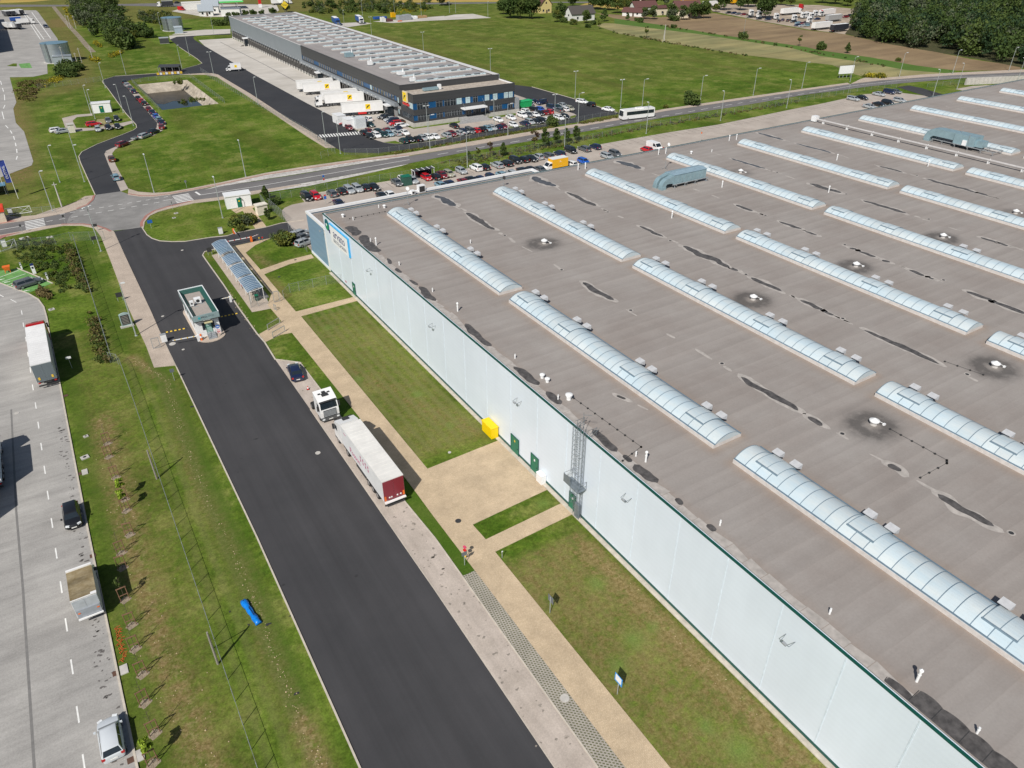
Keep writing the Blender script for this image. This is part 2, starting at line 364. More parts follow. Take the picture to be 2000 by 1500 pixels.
def f_dry(X,Y):
    d=1.0*np.exp(-(seg_d(X,Y,D1)/1.0)**2)+.55*np.exp(-(seg_d(X,Y,D2)/1.7)**2)+.9*np.exp(-(seg_d(X,Y,D3)/1.0)**2)
    d+=.5*np.exp(-(seg_d(X,Y,D4)/1.2)**2)+.6*np.exp(-(seg_d(X,Y,D5)/1.0)**2)+.55*np.exp(-(seg_d(X,Y,BR1)/5)**2)+.6*np.exp(-(seg_d(X,Y,BR2)/7)**2)+.4*np.exp(-(seg_d(X,Y,BR3)/7)**2)
    d+=.60*box_w(X,Y,26.3,37.4,-5,46,1.0)+.34*box_w(X,Y,27,37.2,65,110,1.2)+.3*np.exp(-(seg_d(X,Y,D6)/1.5)**2)
    d+=.22*box_w(X,Y,-8,1,35,125,2)+.3*box_w(X,Y,-60,-1,180,330,6)
    d=np.where((Y>225)&(X>140),d+.16,d); d=np.where(Y>560,d+.5,d)
    return np.clip(d,0,1.2)
def f_stone(X,Y): return np.clip(.6*np.exp(-(seg_d(X,Y,D1)/.6)**2)+.35*np.exp(-(seg_d(X,Y,D3)/.6)**2)+.30*np.exp(-(seg_d(X,Y,D2)/1.2)**2)+.4*np.exp(-(seg_d(X,Y,D4)/.8)**2),0,1)
SPOTS=[G(*p)+(r,) for p,r in (((1238,1250),1.0),((1165,1140),.9),((1208,1300),.8),((1445,1465),1.2),((1275,1225),.6),((1380,1420),.7),((1115,960+20),.6),((815,770),.8),((700,740),.7),((880,830),.6),((640,640),.7),((1060,985),.8))]
def f_spot(X,Y):
    s=np.zeros_like(X)
    for a,b,r in SPOTS: s=np.maximum(s,.85*np.exp(-((X-a)**2+(Y-b)**2)/(r*r)))
    return s
def f_mown(X,Y): return .9*box_w(X,Y,27,37.4,66,112,.5)+.35*box_w(X,Y,26.3,37.5,-5,46,1)+.6*box_w(X,Y,-.2,5,20,112,.5)
def f_lush(X,Y): return np.clip(box_w(X,Y,21.5,26,42,90,.4)+.8*box_w(X,Y,2.7,6.0,40,110,.8)+.8*box_w(X,Y,18.2,21.6,104,143,.5)+.5*box_w(X,Y,-8.3,-5.5,35,120,1)+.5*box_w(X,Y,-1.0,2.5,115,175,1),0,1)
def merge(*a): return np.unique(np.round(np.concatenate(a),3))
gx=merge(np.arange(-62,46,.7),np.arange(-3000,3001,250),np.arange(-220,700,9),np.array(POND[:2]))
gy=merge(np.arange(0,182,.75),np.arange(-700,4001,250),np.arange(180,700,9),np.array(POND[2:]))
o=put('ground',grid_mesh('ground',gx,gy,0,POND,{'dry':f_dry,'stone':f_stone,'mown':f_mown,'lush':f_lush,'spot':f_spot},GRASS)); o['kind']='structure'

# fields beyond the road
PLOUGH=m_ground('ploughed_soil',(.200,.140,.083),(.275,.200,.115),.03,2,(.010,.11,1),.25,.85,1.15,.3)
STUB=m_ground('stubble',(.185,.185,.085),(.310,.270,.125),.03,2,(.009,.10,1),.30,.85,1.15,.3)
FRESH=m_ground('young_crop',(.075,.145,.022),(.095,.165,.030),.05,2,(.02,.1,1),.1,.85,1.15,.3)
GOLD=m_ground('ripe_field',(.36,.27,.07),(.45,.33,.09),.03,1,(.02,.1,1),.15,.85,1.15,.3)
DIRT=m_ground('yard_dirt',(.33,.27,.21),(.42,.35,.28),.1,3,(.1,.1,1),.15)
up=[(1165,26),(1290,34),(1395,26),(1475,40),(1575,59),(1650,67),(1736,86),(1800,96),(1900,116),(1956,124),(1992,131)]
lo=[(1996,138),(1868,138),(1790,128),(1700,112),(1600,98),(1575,92),(1400,67),(1300,50),(1200,36)]
sheet('field',GP(up+lo),.012,PLOUGH)
lo2=[(1200,46),(1375,68),(1550,95),(1600,109),(1700,124),(1770,137),(1860,144)]
sheet('field',GP(lo[1:]+lo2),.020,FRESH)
lo3=[(1790,152),(1720,153),(1675,147),(1625,127),(1450,107),(1325,87),(1210,66),(1165,50)]
sheet('field',GP(lo2[::-1]+[(1180,45)]+lo3[::-1]),.028,STUB)
sheet('field',GP([(1120,14),(1230,19),(1300,10),(1160,2)]),.03,GOLD)
sheet('field',GP([(770,-6),(1000,-6),(1000,3),(770,5)]),.03,GOLD)
sheet('field',GP([(1680,-9),(2020,-9),(2020,16),(1990,13),(1900,8),(1800,6),(1690,4)]),.03,m_ground('rape_field',(.40,.34,.03),(.50,.42,.05),.04,1))
sheet('field',GP([(0,6),(60,4),(140,-4),(0,-8)]),.03,GOLD)
sheet('truck_yard',GP([(1392,22),(1475,39),(1575,57),(1650,67),(1700,62),(1720,40),(1690,20),(1600,10),(1450,8),(1380,8)]),.03,DIRT)
sheet('road',GP([(0,14),(70,13),(135,12.5),(135,9.5),(0,9)]),.03,ASPH2)
sheet('road',GP([(225,11),(330,13),(500,16),(500,8),(330,6),(225,8)]),.03,ASPH2)
sheet('road',GP([(776,9),(910,7.5),(1050,5),(1160,6),(1160,3),(905,4.8),(776,6)]),.03,ASPH2)
sheet('petrol_station_yard',GP([(335,22),(380,9),(540,9),(545,20),(530,30),(470,33),(400,33)]),.04,YARD2)
sheet('storage_yard',GP([(646,46.5),(710,43),(727,46),(680,53)]),.03,YARD2)
sheet('storage_yard',GP([(728,42),(868,31),(868,32),(888,28.5),(924,27),(960,35),(816,41.5),(768,45)]),.03,YARD2)
# upper left compound
sheet('concrete_yard',GP([(-150,16),(0,20),(70,20),(75,24),(112,75),(126,112),(92,126),(93,144),(65,150),(19,151),(32,200),(26,212),(31,240),(47,257),(65,315),(62,323),(0,347),(-150,395)]),.03,YARD)
for pts in ([(49,25),(86,77)],[(48,30),(79,77)],[(62,24),(99,75)]): ribbon('lane_marking',GP(pts),.35,0,WHITE,.036)
dash=[(1,158),(5,172),(8.5,185),(10,205),(4,218),(11,245),(20,255),(26.5,266),(30,279),(32.5,291),(34,305),(30,318)]
for a,b in zip(dash[:-1],dash[1:]):
    ribbon('lane_marking',GP([a,(a[0]+(b[0]-a[0])*.55,a[1]+(b[1]-a[1])*.55)]),.25,0,WHITE,.036)
sheet('green_bay',GP([(36,125),(58,123),(63,133),(41,133)]),.036,BRTGREEN)
sheet('grass_island',GP([(13,129),(26,124),(33,124),(33,130)]),.036,GRASS)

ribbon('path',GP([(103,11),(114,25),(127,41),(140,56),(155,72),(170,90),(182,102)]),2.6,0,m_ground('dirt_track',(.20,.165,.115),(.30,.26,.20),.3,3),.022)
# left yard beside the saplings
YL=[(275,1530),(233,1330),(190,1123),(165,1000),(117,749),(96,647),(92,622),(86,600),(75,585),(56,574),(0,553)]
sheet('concrete_yard',GP([(-320,1540)]+YL+[(-320,470)]),.03,YARD)
ribbon('kerb',GP(YL),.18,.12,KERB,0)
for x,y in [(42.7,610.7),(45.9,634.7),(50.7,662.7),(54.7,692),(59.5,723),(64.3,757),(69.9,792.5),(75.2,830.7),(81,872.5),(87.5,918),(93.9,967.5),(101.7,1021.7),(110,1081),(119.7,1147),(129.7,1220.7),(140.7,1302.7),(152.3,1395.7),(164.3,1491.7)]:
    a=G(x,y); ribbon('lane_marking',[(a[0]+.01,a[1]-.9),(a[0]-.01,a[1]+.9)],.13,0,WHITE,.036)
for x,y in [(27,588),(2,577)]: ribbon('lane_marking',GP([(x-6,y-3),(x+5,y+3)]),.14,0,WHITE,.036)
bay=GP([(-45,533),(0,529),(33,525),(101,554),(54,573),(0,552)])
sheet('green_bay',bay,.037,BRTGREEN)
for a,b in (((0,542),(37,528)),((4,551),(50,535)),((14,557),(62,541)),((27,563),(70,549)),((38,568),(86,550))): ribbon('bay_marking',GP([a,b]),.13,0,WHITE,.043)
for x,y in ((3,546),(14,551),(27,557),(52,568),(38,563)):
    a=G(x,y); mb=MB(); mb.bx(a[0]-.45,a[0]+.1,a[1]-.14,a[1]+.14,.040,.0425); mb.bx(a[0]+.1,a[0]+.5,a[1]-.07,a[1]+.07,.040,.0425); q=mb.build('bay_marking',WHITE); q['kind']='structure'
ribbon('kerb',GP([(33,524),(68,538),(103,554)]),.2,.12,KERB,0)
for a,b in (((132,772),'k'),((158,925),'a'),((186,1084),'k'),((232,1313),'a'),((262,1482),'a')):
    q=G(*a); mb=MB()
    mb.bx(q[0]-.5,q[0]+.05,q[1]-.28,q[1]+.28,.032,.040); g=mb.build('drain_grate',M('rusty_grate',(.13,.07,.05),.8,.3)); g['kind']='structure'
    if b=='a':
        mb=MB(); mb.bx(q[0]+.12,q[0]+.75,q[1]-.5,q[1]+.55,0,.10); g=mb.build('drain_kerb',CONC); g['kind']='structure'

# main road
RU=[(0,438),(47,432),(85,425),(125,417),(150,410),(172,401),(183,391),(186,381)]
RU2=[(236,374),(252,380),(275,384),(300,384),(332,380),(375,372),(425,365),(500,354),(600,338),(700,321),(800,305),(925,272+12),(1075,257),(1215,233),(1300,217),(1450,195),(1575,176),(1662,164),(1720,156),(1860,147),(2000,141),(2100,136)]
RL2=[(2100,142),(2000,147),(1880,153),(1780,161),(1700,168.5),(1575,185),(1450,206.5),(1300,229),(1200,247),(1050,273),(900,299),(800,319),(700,338),(600,356),(500,374),(425,386),(375,392),(325,404),(300,412),(285,422),(276,435),(277,444)]
RLL=[(219,451),(207,445),(190,440),(162,436.5),(125,437),(87,442),(50,450),(0,459),(-120,483)]
sheet('road',GP([(-120,460)]+RU+RU2+RL2+RLL),.03,ASPH2)
jun=GP([(186,381),(236,374),(252,380),(275,384),(300,384),(332,380),(345,395),(325,404),(300,412),(285,422),(276,435),(277,444),(250,448),(219,451),(207,445),(190,440),(162,436.5),(130,437),(135,424),(150,410),(172,401),(183,391)])
sheet('junction',jun,.034,ASPH3)
def dashes(a,b,n,frac,w=.18,z=.04):
    A=Vector(G(*a)); B=Vector(G(*b))
    for i in range(n):
        p=A.lerp(B,i/(n-1) if n>1 else 0); d=(B-A)/(n-1)*frac if n>1 else (B-A); ribbon('lane_marking',[tuple(p-d/2),tuple(p+d/2)],w,0,WHITE,z)
dashes((122,418),(324,385),12,.5); dashes((97,432),(306,396),10,.5)
ribbon('lane_marking',GP([(391,381),(500,364.5),(600,347),(700,329.5),(800,312)]),.2,0,WHITE,.04)
ribbon('lane_marking',GP([(0,449),(47,441)]),.2,0,WHITE,.04); ribbon('lane_marking',GP([(382,375),(391,381)]),.5,0,WHITE,.04); ribbon('lane_marking',GP([(318,392.5),(338,389)]),.16,0,WHITE,.04)
A=Vector(G(855,302)); dd=(Vector(G(892,296))-A).length; B=Vector(G(1028,273)); C=Vector(G(1450,200.5)); E_=Vector(G(1600,179))
path=[A,B,C,E_]; s=0
for a,b in zip(path[:-1],path[1:]):
    L=(b-a).length; t=s
    while t<L:
        p=a.lerp(b,t/L); q=a.lerp(b,min(1,(t+dd*.55)/L)); ribbon('lane_marking',[tuple(p),tuple(q)],.2,0,WHITE,.04); t+=dd
    s=t-L
ribbon('lane_marking',GP([(1600,179),(1670,167),(1760,157),(1900,150),(2050,143)]),.2,0,WHITE,.04)
def zebra(c0,c1,c2,c3,n,z=.04,frac=.5):   # stripes run from edge c0-c3 to edge c1-c2
    P=[Vector(G(*c)) for c in (c0,c1,c2,c3)]
    for i in range(n):
        u,v=(i+.5-frac/2)/n,(i+.5+frac/2)/n
        q=[P[0].lerp(P[3],u),P[1].lerp(P[2],u),P[1].lerp(P[2],v),P[0].lerp(P[3],v)]
        sheet('zebra_crossing',q,z,WHITE)
zebra((48,432.5),(85,426),(90,443.5),(51,449.5),6,frac=.46); zebra((336,382.5),(367.5,377.5),(379,391.5),(346,397.5),6,frac=.46)
# worn stone borders, pavements and red edging along the main road
su=[(400,370),(430,363),(500,353.5),(600,337.5),(700,320.5),(800,304.5)]
sheet('stone_border',GP([(400,371)]+[(430,364.5),(500,353),(600,337),(700,320.5),(800,305)]+[(790,303),(700,315),(600,329),(520,341),(460,352)]),.036,SETTS)
sheet('stone_border',GP([(492,374.5),(600,356.5),(700,338.5),(800,319.5),(785,324),(700,343),(600,364),(520,376)]),.036,SETTS)
pu=[(251,369),(270,375),(300,377.5),(332,375.5),(375,368),(430,357),(520,338),(600,325),(700,311),(790,300),(925,276),(1075,251),(1215,228),(1300,213),(1450,191),(1575,173),(1655,162)]
pl=[(1660,164.5),(1575,176.5),(1450,195),(1300,217),(1215,233.5),(1075,257),(925,284),(800,304),(700,315.5),(600,330),(520,342),(430,362),(375,372.5),(332,380.5),(300,384.5),(275,384.5),(250,381)]
sheet('pavement',GP(pu+pl),.10,PAVE,thick=.1)
ribbon('red_edging',GP([(250,379),(275,382.8),(300,382.8),(332,378.8),(375,370.8),(430,360.5),(520,341.5),(600,329.3),(700,314.8),(800,303)]),.45,0,REDP,.105)
sheet('pavement',GP([(1662,164),(1680,155),(1690,152),(1720,153),(1800,146),(1870,142),(2000,136),(2100,131),(2100,136),(2000,141),(1860,147),(1720,157)]),.10,PAVE,thick=.1)
sheet('pavement',GP([(-100,440),(0,421),(38,424),(70,421),(100,410),(125,404),(150,394),(166,384),(184,382),(186,381),(183,391),(172,401),(150,410),(125,417),(85,425),(47,432),(0,438),(-100,457)]),.10,PAVE,thick=.1)
sheet('red_edging',GP([(-60,440),(0,430),(36,432),(0,438),(-60,449)]),.106,REDP)
ribbon('red_edging',GP([(150,408.5),(171,400),(181,391),(184,382)]),.5,0,REDP,.105)
sheet('pavement',GP([(492,374),(425,386),(375,392),(325,404),(300,412),(285,422),(276,435),(277,444),(281,446),(283,434),(293,422),(310,414),(335,407),(380,397),(430,391),(500,379),(586,362),(588,360)]),.10,PAVE,thick=.1)
ribbon('red_edging',GP([(276.8,443),(276.8,435),(286,422),(301,412.5),(326,404.7),(375,393)]),.6,0,REDP,.105)
# access road
AL=[(720,1540),(703,1500),(502,1050),(345,718),(322,670),(222,452)]
AR=[(277,444),(287,459),(297,466),(312,471),(337,472.5),(362,472),(412,464),(444,461),(462,455),(520,444),(550,436),(594,430),(640,424)]
AR2=[(650,440),(598,453),(564,458.5),(528,465),(454,481),(420,487),(400,492),(396,499),(402,508),(437,557),(465,600),(502,652),(517,669),(538,703),(606,800),(813,1100),(850,1153),(1084,1500),(1110,1540)]
sheet('road',GP(AL+AR+AR2),.026,ASPH)
ribbon('kerb',GP(AL[:3]+[(345,718)]),.16,.12,KERB,0); ribbon('kerb',GP([(345,718),(322,670),(222,452)]),.12,.06,KERB,.0)
ribbon('kerb',GP(AR[:-1]),.18,.12,KERB,0); ribbon('kerb',GP(AR2[5:14]),.2,.12,KERB,0)
ribbon('kerb',GP([(606,800),(813,1100),(850,1153),(1084,1500),(1110,1540)]),.12,.02,KERB,.02)
SW=[(184,445),(190,441),(205,445.5),(219,451),(222,452),(295,600+8),(322,670),(343,714),(301,718),(285,675),(250,600),(215,507),(197,462)]
sheet('pavement',GP(SW),.08,PAVE,thick=.08)
sheet('pavement',GP([(-120,483),(0,459.5),(50,450.5),(87,442.5),(125,437.5),(162,437),(190,440.5),(205,446),(184,446),(160,441),(125,441),(95,446.5),(50,455.5),(10,463),(0,468),(-120,500)]),.09,PAVE,thick=.09)
ribbon('red_edging',GP([(120,438.5),(162,438),(190,441.5),(206,447),(217,452.5)]),.5,0,REDP,.1)
sheet('red_edging',GP([(-60,472),(0,461),(45,453),(12,462.5),(0,467.5),(-60,486)]),.1,REDP)
PTH=[(453,482),(530,574),(523,596),(550,628),(506,653),(517,669),(548,654),(570,650),(610,700),(697,809),(814,964),(850,1013),(927,1114),(1222,1500),(1250,1540),(1340,1540),(1309,1500),(967,1078),(1117,1005),(1097,983),(949,1054),(923,1025),(1068,957),(975,860),(835,916),(588,618),(700,587),(692,580),(578,609),(516,536),(566,516),(613,504),(608,497),(564,508),(509,527),(480,494),(499,479),(528,466),(564,460),(596,455),(598,453.5),(564,459),(528,465.5)]
sheet('path',GP(PTH),.05,PATH,thick=.05)
sheet('path',GP([(452,410),(470,405.5),(492,400),(500,404),(493,407),(521,443.5),(500,448),(474,412),(462,417)]),.05,PATH,thick=.05)
sheet('shelter_floor',[(20.9,116.6),(24.4,116.2),(24.4,120.6),(24.5,146.5),(20.9,145.5)],.04,PAVE,thick=.04)
sheet('shelter_floor',[(23.9,120.7),(25.0,120.7),(25.0,146.8),(23.9,146.8)],.046,ASPH2)
sheet('layby',GP([(538,703),(586,709),(630,767),(700,862),(793,984),(850,1053),(902,1125),(1168,1500),(1195,1540),(1110,1540),(1084,1500),(850,1153),(813,1100),(606,800)]),.045,LAYBY)
sheet('grass_grid_paving',GP([(902,1126),(928,1114.5),(1222,1500),(1250,1540),(1196,1540),(1168,1500)]),.03,GRIDP)
ribbon('kerb',GP([(538,702),(586,708),(630,766),(700,861),(793,983),(850,1052),(902,1125),(1168,1500)]),.14,.08,KERB,0)
for a,b,w in (((337,672),0,.5),((621,885),0,.32),((895,1018),1,.34),((545,541),1,.25),((577,508),1,.25),((1103,1364),0,.4),((878,884),0,.2),((358,683),0,.22),((318,618),0,.25),((356,489),0,.25),((33,807),0,.3)):
    q=G(*a); mb=MB(); mb.cyl((q[0],q[1],.02),(q[0],q[1],.062),w,n=18); g=mb.build('manhole_cover',CHASS if b else CONC); g['kind']='structure'
# gatehouse island
isl=[(13.1+2.15*math.cos(t)*1.0,(111.6 if math.sin(t)<0 else 122.2)+2.0*math.sin(t)) for t in np.linspace(0,2*PI,32,endpoint=False)]
sheet('traffic_island',isl,.13,PAVE,thick=.13)

# side road, parking strip, loop road and lots
SL=[(186,381),(175,357),(157,317),(154,306),(160,297),(190,282),(235,265),(260,255),(267,250),(266,244),(246,222),(212,175),(200,160),(202,156),(225,149),(300,144),(335,141),(387,127),(395,124),(385,115),(350,92),(332,77),(335,72),(387,67),(450,65.5)]
SR=[(452,67.5),(383,70),(377,73),(380,78),(400,90),(500,148),(600,202),(670,238),(698,256),(701.5,259.5),(728,271.5),(750,278.7),(772,281.4),(805,281),(860,273.7),(928,262),(991,251.7),(1060,243.5),(1100,235.4),(1123,230),(1126,225),(1121.6,222.2),(1100,215.6),(1069,204.8),(1033,194),(999,183),(985,178),(960,160),(1039,170),(1127.6,195),(1160,206),(1211,221.6),(1202,224),(1160,230),(1124,239.6),(1076,246),(980,260.6),(840,286),(794,292),(739,299),(673,298),(655,289),(640,280),(618,264),(566,234),(490,184),(426,146),(416,143.6),(400,143),(350,146),(287,150),(252,157),(241,163.5),(307,240),(306,250),(275,266),(225,287),(207,295),(204,301),(212,322),(236,374)]
sheet('road',GP(SL+SR),.026,m_ground('loop_asphalt',(.036,.038,.044),(.046,.047,.052),.06,8,(.1,.1,1),.12,.9,1.1,.1,.85))
ribbon('kerb',GP(SL[:21]),.2,.12,KERB,0)
ribbon('kerb',GP([(1039,170),(1127.6,195),(1160,206),(1205,220)]),.3,.12,KERB,0)
sheet('parking_strip',GP([(236,374),(212,322),(204,301),(207,295),(225,287),(275,266),(306,250),(307,240),(241,163.5),(250,160),(325,240),(322,252),(300,265),(252,277),(225,292),(219,300),(226,322),(251,369)]),.035,LOT)
sheet('pavement',GP([(350,146),(400,143),(416,143.6),(426,146),(490,184),(566,234),(618,264),(640,280),(655,289),(636,289),(600,267),(560,240),(480,186),(423,150),(400,146)]),.09,PAVE,thick=.09)
sheet('concrete_yard',GP([(388,78.5),(453,74.5),(530,110),(620,155),(700,198),(750,224),(698,252),(670,238),(600,202),(500,148),(400,90)]),.03,YARD2)
ribbon('drain_channel',GP([(430,82),(520,128),(590,166),(650,196)]),.35,0,ASPH2,.036)
sheet('car_park',GP([(750,224),(808,247),(1007,221),(985,178),(1033,194),(1069,204.8),(1100,215.6),(1121.6,222.2),(1126,225),(1123,230),(1100,235.4),(1060,243.5),(991,251.7),(928,262),(860,273.7),(805,281),(772,281.4),(750,278.7),(728,271.5),(701.5,259.5),(698,252)]),.036,LOT)
hedge=[(749,278),(772,275),(783,279.5),(860,270),(928,259),(991,249),(1060,240.5),(1100,231),(1112,228),(1123,225),(1125.5,226),(1123,229.7),(1100,235),(1060,243),(991,251.2),(928,261.5),(860,273),(805,280.5),(772,281)]
sheet('grass_verge',GP(hedge),.045,GRASS)
sheet('grass_verge',GP([(808,252),(1008,225),(1007,221),(808,247),(795,243),(790,246)]),.042,GRASS)
P0=G(620,267.5); P1=G(700,256.5)
for i in range(16):
    t=i/15; x=619+t*80; y=263.7-t*6.6; ribbon('zebra_crossing',GP([(x,y),(x+4.6,y+5.6)]),.42,0,WHITE,.034)
sheet('pavement',GP([(382,66),(330,70),(332,77),(345,72),(450,65.5),(450,57),(400,58),(352,62),(335,68)]),.04,YARD2)
sheet('grass_verge',GP([(380,78),(377,73),(383,70),(452,67.5),(453,74),(388,78)]),.04,GRASS)
# little parking court by the transformer hut
sheet('path',GP([(121,231),(150,224),(180,222),(181,226),(150,229),(142,236),(149,250),(180,250),(215,245),(257,236),(261,240),(240,247),(200,253),(150,257),(128,250)]),.035,LOT)
sheet('path',GP([(190,233),(215,231),(222,243),(200,248),(185,243)]),.033,STUB)
# warehouse car park
CP=[(563,437),(552,421),(550,412),(556,406),(570,400),(595,395),(586,384),(638.6,374.4),(763,354),(819,344),(888,334.5),(917,328),(957,322.8),(996,313.7),(1080,298.5),(1172,282),(1310,258),(1400,244),(1550,213),(1600,203.5),(1690,184),(1752,180.5),(1830,190)]
wp=[(285,126.5),(38,126.5),(38.5,146)]
sheet('car_park',GP(CP)+wp,.03,LOT)
ribbon('kerb',GP([(586,384),(638.6,374.4),(763,354),(819,344)]),.25,.14,KERB,0)
mb=MB()
A=Vector(G(600,384)); B=Vector(G(1690,190)); n=int((B-A).length/2.5)
for i in range(n):
    p=A.lerp(B,i/n); mb.quad((p.x-.06,p.y-4.8,.036),(p.x+.06,p.y-4.8,.036),(p.x+.06,p.y-.2,.036),(p.x-.06,p.y-.2,.036))
    mb.quad((p.x-.06,p.y-17,.036),(p.x+.06,p.y-17,.036),(p.x+.06,p.y-12.5,.036),(p.x-.06,p.y-12.5,.036))
o=mb.build('bay_marking',M('dark_paver_line',(.16,.14,.125),.9),fix=False); o['kind']='structure'
sheet('road',GP([(1758,172),(1752,170),(1775,167),(1800,172),(1850,187),(1830,195)]),.034,ASPH)
sheet('pavement',GP([(1866,174),(1900,168),(1960,165),(1980,168),(1900,182)]),.034,LOT)
# pond
x0,x1,y0,y1=POND; mb=MB(); a=(38.6,52.4,291,336.5); zb=-3.4
for q in (((x0,y1,0),(x1,y1,0),(a[1],a[3],zb),(a[0],a[3],zb)),((x1,y1,0),(x1,y0,0),(a[1],a[2],zb),(a[1],a[3],zb)),((x0,y0,0),(x0,y1,0),(a[0],a[3],zb),(a[0],a[2],zb)),((x1,y0,0),(x0,y0,0),(a[0],a[2],zb),(a[1],a[2],zb))): mb.quad(*q)
o=mb.build('pond_basin',m_ground('basin_concrete',(.30,.26,.205),(.44,.39,.32),.4,3,(.3,.3,1),.3,.8,1.2,.2),fix=False); o['kind']='structure'
W=N('pond_water'); W.col((.012,.020,.026)); W.set(Roughness=.04); W.bump(W.noise(W.pos(),1.5,2),.03,.01)
sheet('water',[(x0+1.2,y0+2.3),(x1-2.2,y0+2.3),(x1-2.2,y1-3.2),(x0+1.2,y1-3.2)],-3.0,W.mat)
sheet('mud_and_reflection',[(38.2,316),(41,313),(45,317),(49,314.5),(53,317),(53,337.2),(38.2,337.2)],-2.97,m_ground('wet_mud_reflection',(.050,.043,.032),(.085,.070,.050),.3,2,(.3,.3,1),.3,.8,1.2,.1,.35))  # shallow mud, with the far wall's dark reflection put into its colour
def stains(pts,n,w,r0,r1,z,mat):
    mb=MB(); rr=random.Random(4)
    for i in range(n):
        k=rr.randrange(len(pts)-1); t=rr.random(); a,b=pts[k],pts[k+1]; x=a[0]+(b[0]-a[0])*t+rr.gauss(0,w); y=a[1]+(b[1]-a[1])*t; r=rr.uniform(r0,r1)
        m=9; q=[rr.uniform(.5,1.3) for _ in range(m)]; sx=rr.uniform(.6,2.0); mb.add([(x+r*sx*q[j]*math.cos(2*PI*j/m),y+r*q[j]*math.sin(2*PI*j/m),z) for j in range(m)],[tuple(range(m))])
    o=mb.build('oil_stain',mat,fix=False); o['kind']='structure'
    for p in o.data.polygons:
        if p.normal.z<0: p.flip()
STN=M('oil_stain',(.13,.12,.115),.7,var=.3,scale=6,obj=False)
stains([(-9.3,100),(-9.2,42)],150,.32,.04,.16,.034,STN)
stains(GP([(640,790),(760,965),(900,1180),(1110,1490)]),110,.75,.04,.15,.049,M('tyre_scuff',(.25,.22,.19),.8,var=.3,scale=6,obj=False))
stains([(7.5,104),(8.0,40)],14,3,.05,.2,.030,M('tar_patch',(.03,.03,.032),.8))
ribbon('paving_joint',GP([(22,800),(32,1000),(45,1150),(67,1497),(70,1540)]),.22,0,M('dark_joint',(.19,.185,.18),.9,obj=False),.034)
# ---------------------------------------------------------------- big warehouse
WX,WY,WH=38.0,125.4,11.3
X1,Y0=420.0,-45.0
wh=T('warehouse','vast white panelled warehouse with flat taupe roof and rows of vaulted skylights','warehouse',(WX,WY,0))
wl=(-WX,-WY,0)
mb=MB(); mb.bx(WX,WX+.25,Y0,WY,.45,WH-.02); mb.bx(WX+.25,X1,WY-.25,WY,.45,WH-.02); mb.bx(WX+.26,X1,Y0,Y0+.25,.45,WH-.02)
y=WY-6.6
while y>Y0:
    mb.bx(WX-.02,WX-.001,y-.05,y-.015,.45,WH-.3,1); mb.bx(WX-.02,WX-.001,y+.015,y+.05,.45,WH-.3,1); y-=5.72
wall=mb.build('wall',[WALLP,M('panel_joint',(.66,.745,.82),.4)],wh,wl)
mb=MB(); mb.bx(WX-.03,WX+.3,Y0,WY,0.12,.45); mb.bx(WX+.3,X1,WY-.3,WY+.03,0,.45); mb.build('plinth',GREENT,wh,wl)
mb=MB(); mb.bx(WX-.55,WX-.03,Y0,WY-.4,0,.11); o=mb.build('foundation_edge',KERB,wh,wl)
mb=MB(); mb.bx(WX-.05,WX+.10,Y0,WY+.05,WH-.14,WH+.06); mb.bx(WX+.10,X1,WY-.10,WY+.05,WH-.14,WH+.06); mb.build('roof_trim',GREENT,wh,wl)
mb=MB(); mb.bx(WX+.4,X1,WY-.72,WY-.62,WH+.02,WH+.12); mb.bx(WX+.4,X1,WY-.50,WY-.40,WH+.02,WH+.12)
x=WX+1
while x<X1: mb.bx(x,x+.06,WY-.8,WY-.38,WH-.12,WH+.02); x+=3
mb.build('edge_rail',GALV,wh,wl)
# roof with soot, rust and silt
FANS=[(1063,466),(1447,329),(1673,511),(1472,575),(1708,818),(1945,706),(1843,455),(1985,408)]
FW=[G(x,y+4,WH+.4) for x,y in FANS]
SKX=[49.35+21.88*i for i in range(13)]
ROWS=[(79.8,118.4),(38.5,77.2),(-2.9,35.9)]
def f_soot(X,Y):
    s=np.zeros_like(X)
    for i,(a,b) in enumerate(FW):
        r=np.hypot((X-a)*.9+.25,Y-b); k=1.0 if i not in (1,7) else .5
        s=np.maximum(s,k*(1.15*np.exp(-(np.maximum(r-1.25,0)/1.3)**2)-.95*np.exp(-(r/.95)**4)))
    return np.clip(s,0,1)
def f_rust(X,Y):
    s=np.zeros_like(X)
    for c in SKX:
        for a,b in ROWS:
            d=np.hypot(np.maximum(np.abs(X-c)-2.05,0),np.maximum(np.maximum(a-Y,Y-b),0)); s=np.maximum(s,.75*np.exp(-(d/.75)**2))
    return s+.5*np.exp(-((X-WX-.9)/.8)**2)
gx=merge(np.arange(WX+.3,150,.6),np.arange(150,X1,2.5),[X1]); gy=merge(np.arange(-12,WY-.3,.6),[Y0,WY-.3])
rm=grid_mesh('roof',gx,gy,WH-.06,None,{'soot':f_soot,'rust':f_rust},[ROOFM,SILT,MUD,DARKPUD,CHASS])
mb=MB(); RZ=WH-.06
